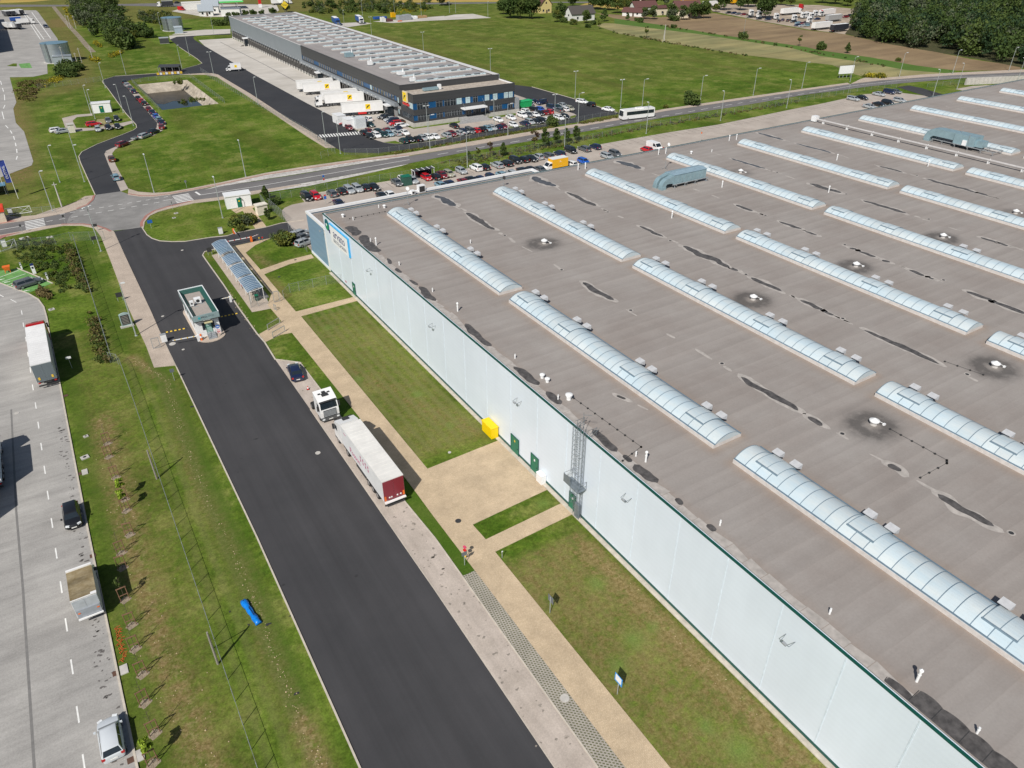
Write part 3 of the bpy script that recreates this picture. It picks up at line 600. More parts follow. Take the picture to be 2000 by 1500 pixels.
def blob(a,b,w,m,z,rag=.25,n=None):
    A=Vector(a);B=Vector(b); L=max(.3,(B-A).length); n=n or max(10,int(L/.35)); d=(B-A).normalized(); q=Vector((-d.y,d.x)); prev=None
    ph=[random.uniform(0,6) for _ in range(6)]; fr=[random.uniform(.5,.9),random.uniform(1.2,2.0),random.uniform(2.6,4)]
    for i in range(n+1):
        t=i/n; s_=t*L; e=(max(0,1-abs(2*t-1)**3.2))**.5
        def wob(o): return sum(math.sin(s_*f+ph[k+o])*a_ for k,(f,a_) in enumerate(zip(fr,(.5,.33,.17))))
        c=A.lerp(B,t)+q*(wob(0)*.22*w)
        u=w/2*e*(1+rag*1.3*wob(3)); v=w/2*e*(1+rag*1.3*wob(1))
        cur=((*(c+q*u),z),(*(c-q*v),z))
        if prev: mb.quad(prev[0],prev[1],cur[1],cur[0],m)
        prev=cur
def silt_line(x,ya,yb):
    y=ya
    while y>yb:
        L=random.uniform(1.0,3.2); blob((x+random.uniform(-.25,.25),y),(x+random.uniform(-.25,.25),y-L),random.uniform(.2,.5),1,RZ+.006); y-=L+random.uniform(1,6)
PUD=[((1035,346),(1085,364),2.2,3),((1105,376),(1165,402),1.3,2),((1200,315),(1250,330),2.0,3),((1247,442),(1297,462),1.0,2),((1135,552),(1200,586),1.2,2),((907,416),(965,449),1.4,2),((844,383),(892,402),1.8,3),((1334,480),(1428,522),1.6,2),
((1424,310),(1493,330),1.0,3),((1481,259),(1532,273),1.2,3),((1556,280),(1628,298),1.0,3),((1583,358),(1647,376),1.5,2),((1719,324),(1767,336),1.0,2),((1811,348),(1910,375),1.2,2),((1912,376),(1931,381),.9,2),((1688,391),(1775,415),1.3,2),((1437,400),(1472,412),1.1,2),((1523,432),(1568,447),1.0,2),((1574,451),(1598,459),.8,2),((1919,462),(1955,471),.9,2),((1955,472),(1976,478),.8,2),((1663,483),(1676,486),.9,2),((1679,489),(1715,501),.9,2),((1725,507),(1742,511),.8,2),((1781,525),(1811,537),.9,2),((1820,540),(1830,543),.8,2),((1892,567),(1944,585),1.1,2),((1947,586),(2010,611),1.2,2),((1428,524),(1444,528),.7,2),((1470,541),(1530,568),1.1,2),((1565,585),(1611,604),1.0,2),((1613,606),(1632,615),.8,2),((1692,642),(1840,709),1.0,2),((1449,735),(1564,800),1.1,2),((1581,812),(1614,828),.8,2),((1739,904),(1767,917),.9,2),((1839,960),(1947,1025),1.1,2),((1205,772),(1222,780),.5,2)]
for a,b,w,m in PUD:
    A=Vector(G(*a,RZ)); B=Vector(G(*b,RZ)); c=(A.x+B.x)/2
    k=round((c-59.9)/21.9); cx=59.9+21.9*k
    if abs(cx-c)<3: A.x=cx+(A.x-c)*.3; B.x=cx+(B.x-c)*.3
    d=(B-A).normalized()
    blob(A-d*.7,B+d*.9,w*1.28,1,RZ+.004,.3); blob(A,B,w*.85,m,RZ+.009)
    if random.random()<.5: blob(B+d*1.5,B+d*random.uniform(2.5,5),w*.45,1,RZ+.006)
for k in range(8): silt_line(59.9+21.9*k,116,0)
for ya,yb,m in ((117,112,2),(111.8,103.5,2),(100.4,98.0,2),(96.3,94.2,2),(91.4,89.0,2),(88.5,83,2),(75,68,2),(62.5,57.5,2),(56,53,2),(47.5,43.2,2),(42.5,41.2,2),(40.8,37.5,2),(35,34,2),(31,30,2)):
    blob((39.2+(.5 if ya>100 else 0),ya),(39.1,yb),1.9 if ya>101 else (.62 if ya-yb<3 else 1.05),m,RZ+.009+ya*.00004,.25)
y=110
while y>12:                       # pale scalloped flashing strip in the eaves gutter
    mb.quad((WX+.36,y,RZ+.005),(WX+.36,y-1.9,RZ+.005),(WX+1.1+random.uniform(-.1,.35),y-1.9,RZ+.005),(WX+1.1+random.uniform(-.1,.35),y,RZ+.005),1); y-=1.95
y=13.2
while y>-9:                       # the long wet stretch with lapped sheets
    L_=random.uniform(1.5,2.0); w0=min(1.45,.5+(13.3-y)*.6); pv=w0
    for i in range(8):
        x1_=w0+.17*math.sin((i+1)/8*PI)**.8; mb.quad((WX+.42,y-i*L_/8,RZ+.009),(WX+.42,y-(i+1)*L_/8,RZ+.009),(WX+.42+x1_,y-(i+1)*L_/8,RZ+.009),(WX+.42+pv,y-i*L_/8,RZ+.009),2); pv=x1_
    mb.quad((WX+.5,y-.02,RZ+.012),(WX+.5,y+.03,RZ+.012),(WX+.35+w0,y+.10,RZ+.012),(WX+.35+w0,y+.05,RZ+.012),4); y-=L_
for p in [(986,460),(1097,527),(1187,414),(1309,470),(1650,478),(1495,421),(1518,337),(1653,379),(1791,343),(1457,536),(1843,547),(1646,622),(1814,428),(1645,847),(1889,731),(1232,606),(1410,710),(1975,1041)]:
    q=G(*p,RZ); mb.disc(q,.36,RZ+.012,14,1); mb.disc(q,.22,RZ+.016,12,4)
import bmesh
b=bmesh.new(); b.from_mesh(rm); b.verts.ensure_lookup_table()
vs=[b.verts.new(v) for v in mb.v]
for f,m in zip(mb.f,mb.m):
    q=b.faces.new([vs[i] for i in f]); q.material_index=m; q.normal_update()
    if q.normal.z<0: q.normal_flip()
b.to_mesh(rm); b.free()
roof=put('roof',rm,wh,wl)
# vaulted skylights
def arc(w,h,n):    # points of a segmental arch, half width w, rise h
    R=(w*w+h*h)/(2*h); t0=math.asin(w/R); return [(R*math.sin(-t0+2*t0*i/n), R*math.cos(-t0+2*t0*i/n)-R+h) for i in range(n+1)]
ARC=arc(1.78,.72,14)
def sky_meshes(L):
    mb=MB(); mb.bx(-1.95,-1.78,0,L,0,.42); mb.bx(1.78,1.95,0,L,0,.42); mb.bx(-1.78,1.78,0,.12,0,.42); mb.bx(-1.78,1.78,L-.12,L,0,.42)
    for s in (-1,1): mb.bx(s*1.80-.07,s*1.80+.07,-.03,L+.03,.42,.49,1)
    base=mb.mesh('upstand',[CURB,RIBM],fix=True)
    mb=MB(); k=0; n=int(round(L/1.29)); 
    for i in range(n):
        a,c=i*L/n,(i+1)*L/n
        for (u0,z0),(u1,z1) in zip(ARC[:-1],ARC[1:]): mb.quad((u0,a,z0+.42),(u1,a,z1+.42),(u1,c,z1+.42),(u0,c,z0+.42))
    for e in (0,L): mb.add([(u,e,z+.42) for u,z in ARC],[tuple(range(len(ARC)))],0)
    for i in range(n+1):
        a=i*L/n
        for (u0,z0),(u1,z1) in zip(ARC[:-1],ARC[1:]): mb.quad((u0,a-.035,z0+.435),(u1,a-.035,z1+.435),(u1,a+.035,z1+.435),(u0,a+.035,z0+.435),1)
    gl=mb.mesh('glazing',[SKYG,RIBM],fix=False)
    return base,gl
def vent_meshes():
    mb=MB(); w=2.5; A2=arc(1.3,.26,8)
    P=[(u+.40,z+1.03-.11*(u+1.3)) for u,z in A2]
    for (u0,z0),(u1,z1) in zip(P[:-1],P[1:]): mb.quad((u0,0,z0),(u1,0,z1),(u1,w,z1),(u0,w,z0))
    for e in (0,w): mb.add([(u,e,z) for u,z in P]+[(P[-1][0],e,.5),(P[0][0],e,.75)],[tuple(range(len(P)+2))],1)
    mb.quad((P[-1][0],0,P[-1][1]),(P[-1][0],w,P[-1][1]),(P[-1][0],w,.5),(P[-1][0],0,.5),2)
    for e in (0,w/2,w):
        for (u0,z0),(u1,z1) in zip(P[:-1],P[1:]): mb.quad((u0,e-.03,z0+.012),(u1,e-.03,z1+.012),(u1,e+.03,z1+.012),(u0,e+.03,z0+.012),1)
    mb.bx(P[0][0]-.10,P[0][0]+.03,-.05,w+.05,.86,1.07,1)
    v=mb.mesh('smoke_vent',[SKYG,M('vent_frame',(.24,.33,.40),.4,.3),CURB])
    mb=MB(); mb.add([(1.45,0,1.0),(2.2,0,.60),(2.2,.95,.60),(1.45,.95,1.0),(1.45,0,1.06),(2.2,0,1.2),(2.2,.95,1.2),(1.45,.95,1.06)],[(0,3,2,1),(4,5,6,7),(0,1,5,4),(1,2,6,5),(2,3,7,6),(3,0,4,7)])
    f=mb.mesh('wind_flap',M('flap_sheet',(.50,.51,.53),.5),fix=True)
    return v,f
SKM={}; VM=vent_meshes()
for r,(ya,yb) in enumerate(ROWS):
    for k,cx in enumerate(SKX):
        if r==2 and k>1 or r==1 and k>6: 
            if not any(seen(cx,yy,12,60) for yy in np.linspace(ya,yb,9)): continue
        if not any(seen(cx,yy,12,60) for yy in np.linspace(ya,yb,12)): continue
        L=round(yb-ya,1)
        if L not in SKM: SKM[L]=sky_meshes(L)
        bs,gl=SKM[L]; s=put('skylight',bs,wh,(cx-WX,ya-WY,RZ)); put('glazing',gl,s)
        fr=(.08,.34,.64,.93) if r!=1 else (.05,.30,.62,.90)
        if k>=4: fr=(.14,.47,.80,.95)
        for i,f in enumerate(fr[:3] if k<2 and r==0 else fr):
            yv=L-f*L-1.25
            if yv<0.2: yv=.3
            v=put('smoke_vent',VM[0],s,(0,yv,0))
            if (k<2 or (k==2 and r>0) or (k==3 and r==1 and i>1)): [put('wind_flap',VM[1],s,(0,yv+e_,0)) for e_ in (-.3,1.8)]
# roof fans, pipes, cables
def cone_fan():
    mb=MB(); mb.cyl((0,0,0),(0,0,.42),.36,.32,16); b=mb.mesh('fan_base',M('fan_drum',(.52,.50,.48),.6),fix=True)
    mb=MB(); mb.cyl((0,0,.42),(0,0,.54),.50,.52,18); mb.cyl((0,0,.54),(0,0,.80),.52,.08,18); c=mb.mesh('fan_cap',WHITEP,fix=True)
    mb=MB(); mb.bx(.62,.92,-.80,-.58,.04,.22); mb.bar((.75,-.68,.2),(.4,-.2,.42),.04); i=mb.mesh('isolator_box',WHITEP,fix=True); return b,c,i
FM=cone_fan()
for a,bb in FW:
    f=put('roof_fan',FM[0],wh,(a-WX,bb-WY,RZ)); put('fan_cap',FM[1],f); put('isolator_box',FM[2],f)
def pipe_mesh(r,h,cap):
    mb=MB(); mb.cyl((0,0,0),(0,0,h),r,r,10); mb.cyl((0,0,h*.62),(0,0,h*.68),r*1.25,r*1.25,10)
    if cap: mb.cyl((0,0,h),(0,0,h+.09),r*1.6,r*1.5,12); mb.cyl((0,0,h+.09),(0,0,h+.2),r*1.5,r*.4,12)
    return mb.mesh('vent_pipe',WHITEP,fix=True)
PMs={'b':pipe_mesh(.10,1.15,True),'s':pipe_mesh(.08,.6,False),'m':pipe_mesh(.2,.42,True),'M':pipe_mesh(.27,.6,True)}
for t,L in (('b',[(735,479),(894,608),(1261,902),(1790,1331),(1312,426),(1129,332),(1143,330),(1286,302),(1300,300),(1634,313),(1812,325),(1410,366),(1618,376),(1424,275),(1438,273)]),('s',[(724,472),(780,518),(845,570),(1006,700),(1242,891),(1406,1026),(1620,1199),(1908,1432),(740,406),(919,475),(690,430),(1090,780),(1390,297)]),('m',[(670,424),(751,406),(1059,738),(1069,746),(1350,300)]),('M',[(1111,780)])):
    for p in L:
        q=G(*p,RZ); put('vent_pipe',PMs[t],wh,(q[0]-WX,q[1]-WY,RZ))
for L in ([(1121,779),(1252,874),(1216,901)],[(1738,839),(1849,900),(1849,906),(1797,934)],[(683,428),(752,414)],[(1920,733),(1845,707)]):
    P=[Vector((*G(*p,RZ),RZ+.1)) for p in L]; mb=MB()
    for a,c in zip(P[:-1],P[1:]):
        mb.bar(a,c,.02); n=max(2,int((c-a).length/1.1))
        for i in range(n+1):
            q=a.lerp(c,i/n); mb.bx(q.x-.08,q.x+.08,q.y-.08,q.y+.08,RZ+.002,RZ+.14)
    mb.build('lightning_cable',CHASS,wh,wl)
# doors
def door(ya,yb,h,dbl):
    mb=MB(); mb.bx(WX-.10,WX-.04,ya,yb,.1,h); o=mb.build('door',GREEND,wh,wl)
    mb=MB(); mb.bx(WX-.13,WX-.05,ya-.07,ya,.1,h+.07); mb.bx(WX-.13,WX-.05,yb,yb+.07,.1,h+.07); mb.bx(WX-.13,WX-.05,ya,yb,h,h+.07); mb.build('door_frame',GREENT,o)
    mb=MB(); mb.bx(WX-.16,WX-.10,ya+.18,ya+.34,1.0,1.08); mb.build('handle',CHASS,o)
    mb=MB(); mb.bx(WX-.112,WX-.10,(ya+yb)/2-.12,(ya+yb)/2+.12,h-.75,h-.45); mb.build('door_notice',YELLOW if not dbl else WHITEP,o)
door(59.7,61.4,2.5,False); door(55.4,56.9,2.5,True); door(47.95,49.1,2.3,True); door(112.7,113.8,2.4,True)
# low front annex
ANX=G(1039,329,8.5)[0]
mb=MB(); mb.bx(38.1,38.35,WY+.03,136.2,0,8.1,0); mb.bx(38.35,ANX,135.9,136.2,0,8.1,0); mb.bx(ANX-.3,ANX,WY+.03,135.9,0,8.1,0)
mb.build('annex_wall',m_panel('blue_grey_panel',(.185,.30,.42),.45,.25,.95,0,'Z'),wh,wl)
mb=MB(); mb.bx(38.0,38.5,WY+.04,136.3,8.1,8.55); mb.bx(38.5,ANX+.1,135.8,136.3,8.1,8.55); mb.bx(ANX-.4,ANX+.1,WY+.04,135.8,8.1,8.55)
mb.bx(37.98,38.1,WY+.04,WY+.75,0,8.1); mb.bx(37.98,38.1,WY+.75,136.2,0,.5)
mb.build('annex_parapet',WHITEP,wh,wl)
mb=MB(); mb.bx(38.5,ANX-.4,WY+.05,135.8,7.7,7.9); mb.build('annex_roof',m_ground('annex_roof_felt',(.21,.18,.16),(.30,.27,.25),.3,4,(.3,.3,1),.2),wh,wl)
mb=MB()
for x in (47,56,64,72): mb.bx(x,x+1.2,128.5,129.1,7.9,8.0); mb.cyl((x+4,131.5,7.9),(x+4,131.5,8.7),.1)
mb.build('roof_vent',GALV,wh,wl)
# sign box, logo, graffiti
s=T('company_sign','large white sign box with blue edge reading arvato on the warehouse wall','sign',(WX-.02,117.2,8.95))
mb=MB(); mb.bx(-.22,0,-4.1,4.45,-1.7,1.55); p=mb.build('sign_panel',M('sign_face',(.82,.83,.84),.35,var=.03),s)
BL=M('sign_blue',(.06,.42,.78),.35)
mb=MB(); mb.bx(-.26,0,-4.4,4.5,1.55,1.78); mb.bx(-.26,0,-4.4,-4.1,-1.7,1.55); mb.build('sign_edge',BL,s)
NAVY=M('sign_lettering',(.012,.022,.13),.4); 
text('lettering','arvato',2.2,NAVY,s,(-.23,.2,.35),(PI/2,0,-PI/2)); text('lettering','BERTELSMANN',.92,M('grey_lettering',(.16,.17,.20),.4),s,(-.23,.1,-1.0),(PI/2,0,-PI/2))
s=T('wall_emblem','round teal and green emblem high on the warehouse corner','emblem',(WX-.02,123.6,9.75))
mb=MB(); mb.cyl((-.07,0,0),(0,0,0),1.05,1.05,24); mb.build('emblem_disc',M('emblem_teal',(.004,.115,.15),.4),s)
mb=MB(); mb.cyl((-.12,-.2,-.3),(-.075,-.2,-.3),.62,.62,20); mb.build('emblem_leaf',M('emblem_green',(.01,.28,.13),.4),s)
mb=MB(); mb.cyl((-.16,0,.05),(-.125,0,.05),.24,.24,14); mb.build('emblem_spot',WHITEP,s)
mb=MB(); mb.bx(-.07,-.001,-1.35,-.75,-1.25,-.6); mb.build('emblem_tail',NAVY,s)
text('graffiti','nn',.75,M('graffiti_red',(.60,.05,.09),.5),wh,(WX-.04-WX,117.4-WY,1.15),(PI/2,0,-PI/2),.004)
# floodlights on the long wall
def flood():
    mb=MB(); P=[(0,-.45,.1),(-.7,-.45,.0),(-.75,.30,0),(0,.45,.1)]
    for a,c in zip(P[:-1],P[1:]): mb.bar(a,c,.035)
    a=mb.mesh('bracket',M('bracket_grey',(.16,.19,.22),.5),fix=True); mb=MB(); mb.bx(-.85,-.62,-.26,.12,-.10,.03); l=mb.mesh('lamp',GREYP,fix=True); return a,l
FL=flood()
for yy,lb in ((103.8,'grey floodlight on white wall nearest the arvato sign'),(81.6,'grey floodlight on white wall above the striped lawn'),(59.6,'grey floodlight on white wall above the left green double door'),(39.8,'grey floodlight on white wall just right of the caged ladder'),(20.2,'grey floodlight on white wall nearest the bottom right corner')):
    s=T('floodlight',lb,'floodlight',(WX-.03,yy,8.45),0,'floodlights along the warehouse wall'); put('bracket',FL[0],s); put('lamp',FL[1],s)
s=T('floodlight','small lamp at the top corner of the grey-blue annex wall','floodlight',(37.95,126.0,8.0)); put('bracket',FL[0],s); put('lamp',FL[1],s)
LADG=M('weathered_galvanised',(.20,.235,.265),.5,.3,var=.2,scale=4)
# caged ladder with landing
s=T('caged_ladder','galvanised caged ladder with mid landing climbing the white warehouse wall','ladder',(WX,47.6,0))
mb=MB()
for y in (-.1,.42): mb.bar((-.35,y,.1),(-.35,y,12.7),.043)
z=.4
while z<12.4: mb.bar((-.35,-.1,z),(-.35,.42,z),.021); z+=.32
for z in (1,3.2,5.6,8,10.4):
    for y in (-.1,.42): mb.bar((-.35,y,z),(0,y,z),.031)
mb.build('ladder',LADG,s)
mb=MB()
for y in (-.85,-.45): mb.bar((-.2,y,.031),(-.2,y,12.3),.037); mb.bar((-.5,y,.031),(-.5,y,12.3),.037)
z=.3
while z<12:
    mb.bar((-.25,-.75,z),(-.25,-.45,z+.35),.021); mb.bar((-.25,-.45,z+.35),(-.25,-.75,z+.7),.021); z+=.7
mb.build('cable_mast',LADG,s)
mb=MB(); mb.bx(-.5,-.2,-.7,.0,.02,2.0); mb.build('climb_guard',LADG,s)
def cage(z0,z1,yc):
    mb=MB(); P=[(-.35+ -.72*math.sin(t)*1.0, yc+.42*math.cos(t)) for t in np.linspace(0,PI,7)]
    z=z0
    while z<=z1+.01:
        for a,c in zip(P[:-1],P[1:]): mb.bar((*a,z),(*c,z),.024)
        z+=.62
    for p in P[1:-1]: mb.bar((*p,z0),(*p,z1),.021)
    mb.build('safety_cage',LADG,s)
cage(2.3,4.4,.16); cage(6.4,12.2,.16)
mb=MB(); mb.bx(-1.25,-.1,-1.35,1.25,4.55,4.63); mb.bar((-1.2,-1.3,4.5),(-.05,-.6,3.6),.037); mb.bar((-1.2,1.2,4.5),(-.05,.6,3.6),.037); mb.build('landing',LADG,s)
mb=MB()
for z in (5.1,5.65):
    for a,c in (((-1.22,-1.32),(-1.22,1.22)),((-1.22,-1.32),(-.1,-1.32)),((-1.22,1.22),(-.1,1.22))): mb.bar((*a,z),(*c,z),.031)
for p in ((-1.22,-1.32),(-1.22,0),(-1.22,1.22),(-.1,-1.32),(-.1,1.22)): mb.bar((*p,4.6),(*p,5.65),.031)
mb.bx(-1.24,-1.20,.1,1.2,4.63,5.6); mb.build('guard_rail',LADG,s)
mb=MB()
for y in (-1.2,.9):
    mb.bar((-.35,y,12.3),(.9,y,12.3),.031); mb.bar((.9,y,11.3),(.9,y,12.3),.031); mb.bar((-.35,y,11.4),(.9,y,12.3),.031); mb.bar((.2,y,11.4),(.9,y-.5,12.6),.031)
mb.bar((-.35,-.5,12.3),(-.35,-.5,14.2),.031); mb.bar((-.35,-.5,13.9),(.3,-1.0,13.9),.031); mb.build('roof_exit_rail',LADG,s)
# things standing at the wall
s=T('yellow_cabinet','bright yellow metal cabinet against white wall at lawn corner','cabinet',(37.35,65.6,0)); mb=MB(); mb.bx(-.5,.5,-1.2,1.2,.12,1.65); mb.build('body',YELM,s)
mb=MB(); mb.bx(-.56,.56,-1.26,1.26,1.65,1.74); mb.build('lid',YELM,s); mb=MB(); mb.bx(-.4,.4,-1.0,-.8,0,.12); mb.bx(-.4,.4,.8,1.0,0,.12); mb.build('foot',CHASS,s)
s=T('utility_cabinet','white utility cabinet by wall beside the right green door','cabinet',(37.6,54.3,0)); mb=MB(); mb.bx(-.3,.34,-.55,.55,.05,1.25); mb.build('body',WHITEP,s)
mb=MB(); mb.bx(-.34,.34,-.6,.6,1.25,1.32); mb.build('lid',WHITEP,s)
# rooftop plant
HV=M('hvac_sheet',(.30,.43,.48),.42,.35,var=.12,scale=1)
def elbow(mb,x,y,w,r,z,m=0,d=1):
    P=[]
    for t in np.linspace(0,PI/2,7): P.append(((x-d*(r*math.sin(t))),(z+r*math.cos(t)),(x-d*((r+w)*math.sin(t))),(z+(r+w)*math.cos(t))))
    for p,q in zip(P[:-1],P[1:]):
        A=[(p[0],y,p[1]),(p[2],y,p[3]),(q[2],y,q[3]),(q[0],y,q[1])]; B=[(u,v+w,k) for u,v,k in A]
        mb.add(A+B,[(0,1,2,3),(7,6,5,4),(0,4,5,1),(1,5,6,2),(2,6,7,3),(3,7,4,0)],m)
s=T('rooftop_air_handler','long blue-grey air handling unit with two curved ducts standing on warehouse roof','air handler',(103.2,103.9,RZ))
mb=MB(); mb.bx(-2.6,6.0,-1.35,1.35,.75,2.5); mb.build('casing',HV,s)
mb=MB(); mb.add([(-2.65,-1.45,2.5),(6.1,-1.45,2.5),(6.1,1.45,2.5),(-2.65,1.45,2.5),(-2.65,0,2.78),(6.1,0,2.78)],[(0,1,5,4),(3,4,5,2),(0,4,3),(1,2,5),(0,3,2,1)]); mb.build('unit_roof',M('hvac_roof',(.34,.47,.55),.4,.3),s)
mb=MB()
for i in range(7): mb.bx(-2.0+i*1.1,-1.05+i*1.1,-1.40,-1.36,.95,2.35)
mb.build('access_panel',HV,s)
for y in (-1.3,.25):
    mb=MB(); mb.add([(-2.6,y,.9),(-2.6,y+1.05,.9),(-2.6,y+1.05,2.4),(-2.6,y,2.4),(-3.9,y,1.0),(-3.9,y+1.05,1.0),(-3.9,y+1.05,2.0),(-3.9,y,2.0)],[(0,1,5,4),(1,2,6,5),(2,3,7,6),(3,0,4,7)]); elbow(mb,-3.9,y,1.0,.5,.5); mb.bx(-5.4-.05,-4.4+.05,y-.05,y+1.05,0,.5); mb.build('duct',HV,s)
mb=MB()
for y in (-1.4,1.4): mb.bx(-2.8,6.6,y-.06,y+.06,.60,.75)
for x in (-2.2,.5,3.2,6.2): mb.bar((x,-2.0,.68),(x,1.9,.68),.1); mb.bx(x-.05,x+.05,-1.45,-1.35,0,.6); mb.bx(x-.05,x+.05,1.35,1.45,0,.6); mb.bx(x-.25,x+.25,-1.6,-1.2,0,.05)
mb.build('support_frame',GALV,s)
s=T('rooftop_air_handler','large blue-grey rooftop air plant with arched duct at far right skylights','air handler',(176.3,90.8,RZ))
mb=MB(); mb.bx(-1.6,1.6,-4.6,.2,.9,3.0); mb.build('casing',HV,s)
mb=MB(); mb.bx(-1.2,1.0,-6.2,-4.6,1.0,2.3); mb.build('fan_section',HV,s)
mb=MB(); mb.bx(-1.3,1.3,.2,4.6,1.4,3.0); mb.build('silencer',HV,s)
mb=MB(); P=[(4.6,3.0),(5.8,2.8),(6.8,2.1),(7.3,1.0),(7.3,0),(5.9,0),(5.8,.9),(5.2,1.4),(4.6,1.4)]
n=len(P); mb.add([(-1.3,y,z) for y,z in P]+[(1.3,y,z) for y,z in P],[(i,(i+1)%n,n+(i+1)%n,n+i) for i in range(n)]+[tuple(range(n)),tuple(range(2*n-1,n-1,-1))]); mb.build('duct',HV,s)
mb=MB(); mb.bx(-1.9,-1.6,-2.9,-2.0,.9,2.0); mb.build('control_box',WHITEP,s)
mb=MB()
for x in (-1.7,1.7): mb.bx(x-.07,x+.07,-9.5,5,.75,.9)
for y in (-9.2,-6.5,-3.5,-.5,2.5,4.8): mb.bar((-2.3,y,.72),(2.3,y,.72),.1); mb.bx(-1.75,-1.65,y-.05,y+.05,0,.75); mb.bx(1.65,1.75,y-.05,y+.05,0,.75)
mb.bar((-1.7,-3.2,.9),(-1.7,-3.2,3.4),.08); mb.bar((0,-.3,3.0),(0,-.3,4.6),.06); mb.build('support_frame',GALV,s)
s=T('roof_duct','long white round duct raised on supports across the far warehouse roof','duct',(168.3,98,RZ))
mb=MB(); mb.cyl((0,-42,.75),(0,25.5,.75),.24,.24,10); mb.build('duct_pipe',M('white_duct',(.46,.445,.44),.5),s)
mb=MB()
for y in range(-40,26,7): mb.bx(-.4,.4,y-.06,y+.06,0,.55); mb.bx(-.05,.05,y-.3,y-.2,0,1.1)
mb.build('duct_support',WHITEP,s)
mb=MB(); mb.bx(-.7,.7,25.0,26.3,.2,1.5); mb.build('end_box',WHITEP,s)
for p,w,lb in (((823,376),1.5,'tall white cooling unit with dark grille on annex roof'),((806,380),.8,'small white cooling unit left of the tall one on annex roof')):
    q=G(*p,7.9); s=T('cooling_unit',lb,'cooling unit',(q[0],q[1],7.9)); mb=MB(); mb.bx(-w/2,w/2,-.5,.5,.15,w+.1); mb.build('casing',WHITEP,s)
    mb=MB(); mb.bx(-w/2+.15,w/2-.15,-.53,-.505,.3,w-.05); mb.build('grille',CHASS,s); mb=MB(); mb.bx(-w/2,w/2,-.4,-.3,0,.15); mb.bx(-w/2,w/2,.3,.4,0,.15); mb.build('foot',GALV,s)
for p,h,lb in (((797,400),3.0,'dish antenna mast with cables behind first skylight'),((983,363),1.6,'short dark roof mast beside second skylight end'),((1299,330),5.0,'tall thin mast near the two-duct roof unit')):
    q=G(*p,RZ); s=T('roof_mast',lb,'mast',(q[0],q[1],RZ)); mb=MB(); mb.cyl((0,0,0),(0,0,h),.05,.04,8); mb.bar((0,0,.6),(.7,.5,.03),.04); mb.bar((0,0,.6),(-.7,.5,.03),.04); mb.bar((0,0,.6),(0,-.8,.03),.04); mb.build('pole',GALV,s)
    mb=MB(); mb.cyl((0,-.1,h),(0,-.35,h+.12),.12,.36,12); mb.build('antenna_dish',WHITEP if h!=1.6 else CHASS,s)
# ---------------------------------------------------------------- distribution centre with docks
DC=Vector((99.8,218.5)); DR=rad(-.75)
def dl(px,py,z):      # pixel on a plane of height z -> local coordinates of the distribution centre
    q=Vector(G(px,py,z))-DC; c,s_=math.cos(-DR),math.sin(-DR); return (q.x*c-q.y*s_, q.x*s_+q.y*c)
d=T('distribution_centre','long grey logistics hall with a row of black dock doors and dark two-storey office front','warehouse',(DC.x,DC.y,0),DR)
DW,DL,HH,OH=37.0,238.0,10.7,9.4
ysplit=dl(582,89,HH)[1]
GB=m_panel('grey_blue_cladding',(.250,.285,.315),.45,.35,.86,.15,'Y'); DK=m_panel('dark_cladding',(.060,.062,.066),.5,.3,.9,.1,'Z')
mb=MB(); mb.bx(0,.3,ysplit,DL,3.9,HH,0); mb.bx(0,DW,DL-.3,DL,0,HH,0); mb.bx(DW-.3,DW,10,DL-.3,0,HH,0); mb.bx(.10,.25,10,DL-.3,0,3.9,2)
mb.bx(-.05,.3,ysplit-.01,ysplit-.05,3.9,HH,1)
mb.build('hall_wall',[GB,CHASS,M('dock_back_wall',(.30,.30,.30),.6)],d)
mb=MB(); mb.bx(0,.3,10.05,ysplit-.06,7.0,HH); mb.bx(0,.3,10.05,ysplit-.06,5.0,5.5); mb.bx(.3,DW-.3,10,10.3,OH-.5,HH); mb.bx(0,.3,0,10.0,6.9,OH); mb.bx(0,.3,0,10,3.3,5.0); mb.bx(0,.3,0,10,1.0,1.7)
mb.bx(.3,DW,0,.3,6.9,OH); mb.bx(.3,DW,0,.3,3.3,5.0); mb.bx(.3,DW,0,.3,1.0,1.7); mb.bx(DW-.3,DW,.3,10,1.0,OH); mb.bx(0,.3,10.0,10.05,5,HH); mb.bx(0,.3,9,13,1,3.3); mb.bx(0,.3,9,13,5,7)
mb.build('dark_wall',DK,d)
BLP=M('blue_facade_panel',(.006,.075,.20),.35,var=.2,scale=.5)
mb=MB(); mb.bx(.12,.35,.3,10,1.7,3.3); mb.bx(.12,.35,.3,10,5,6.9); mb.bx(.3,DW-.3,.12,.35,1.7,3.3); mb.bx(.3,DW-.3,.12,.35,5,6.9); mb.bx(.12,.3,13,ysplit-.1,5.5,7.0)
mb.build('blue_panel',BLP,d)
GLD=M('office_glass',(.02,.028,.036),.08,0,.3,1.0,coat=.4); GLW=M('pale_blind_window',(.46,.60,.63),.3,var=.15)
def win(x0,x1,y0,y1,z0,z1,m):
    mb=MB(); mb.bx(x0,x1,y0,y1,z0,z1); o=mb.build('window',m,d)
    mb=MB()
    if y1-y0<.2:
        n=max(1,round((x1-x0)/.9))
        for i in range(n+1): u=x0+(x1-x0)*i/n; mb.bx(u-.03,u+.03,y0-.03,y0-.002,z0,z1)
        mb.bx(x0,x1,y0-.03,y0-.002,z1-.45,z1-.40)
    else:
        n=max(1,round((y1-y0)/.9))
        for i in range(n+1): u=y0+(y1-y0)*i/n; mb.bx(x0-.03,x0-.002,u-.03,u+.03,z0,z1)
    mb.build('window_frame',GREYP,o)
fx=lambda p:(p-870)/1015*DW
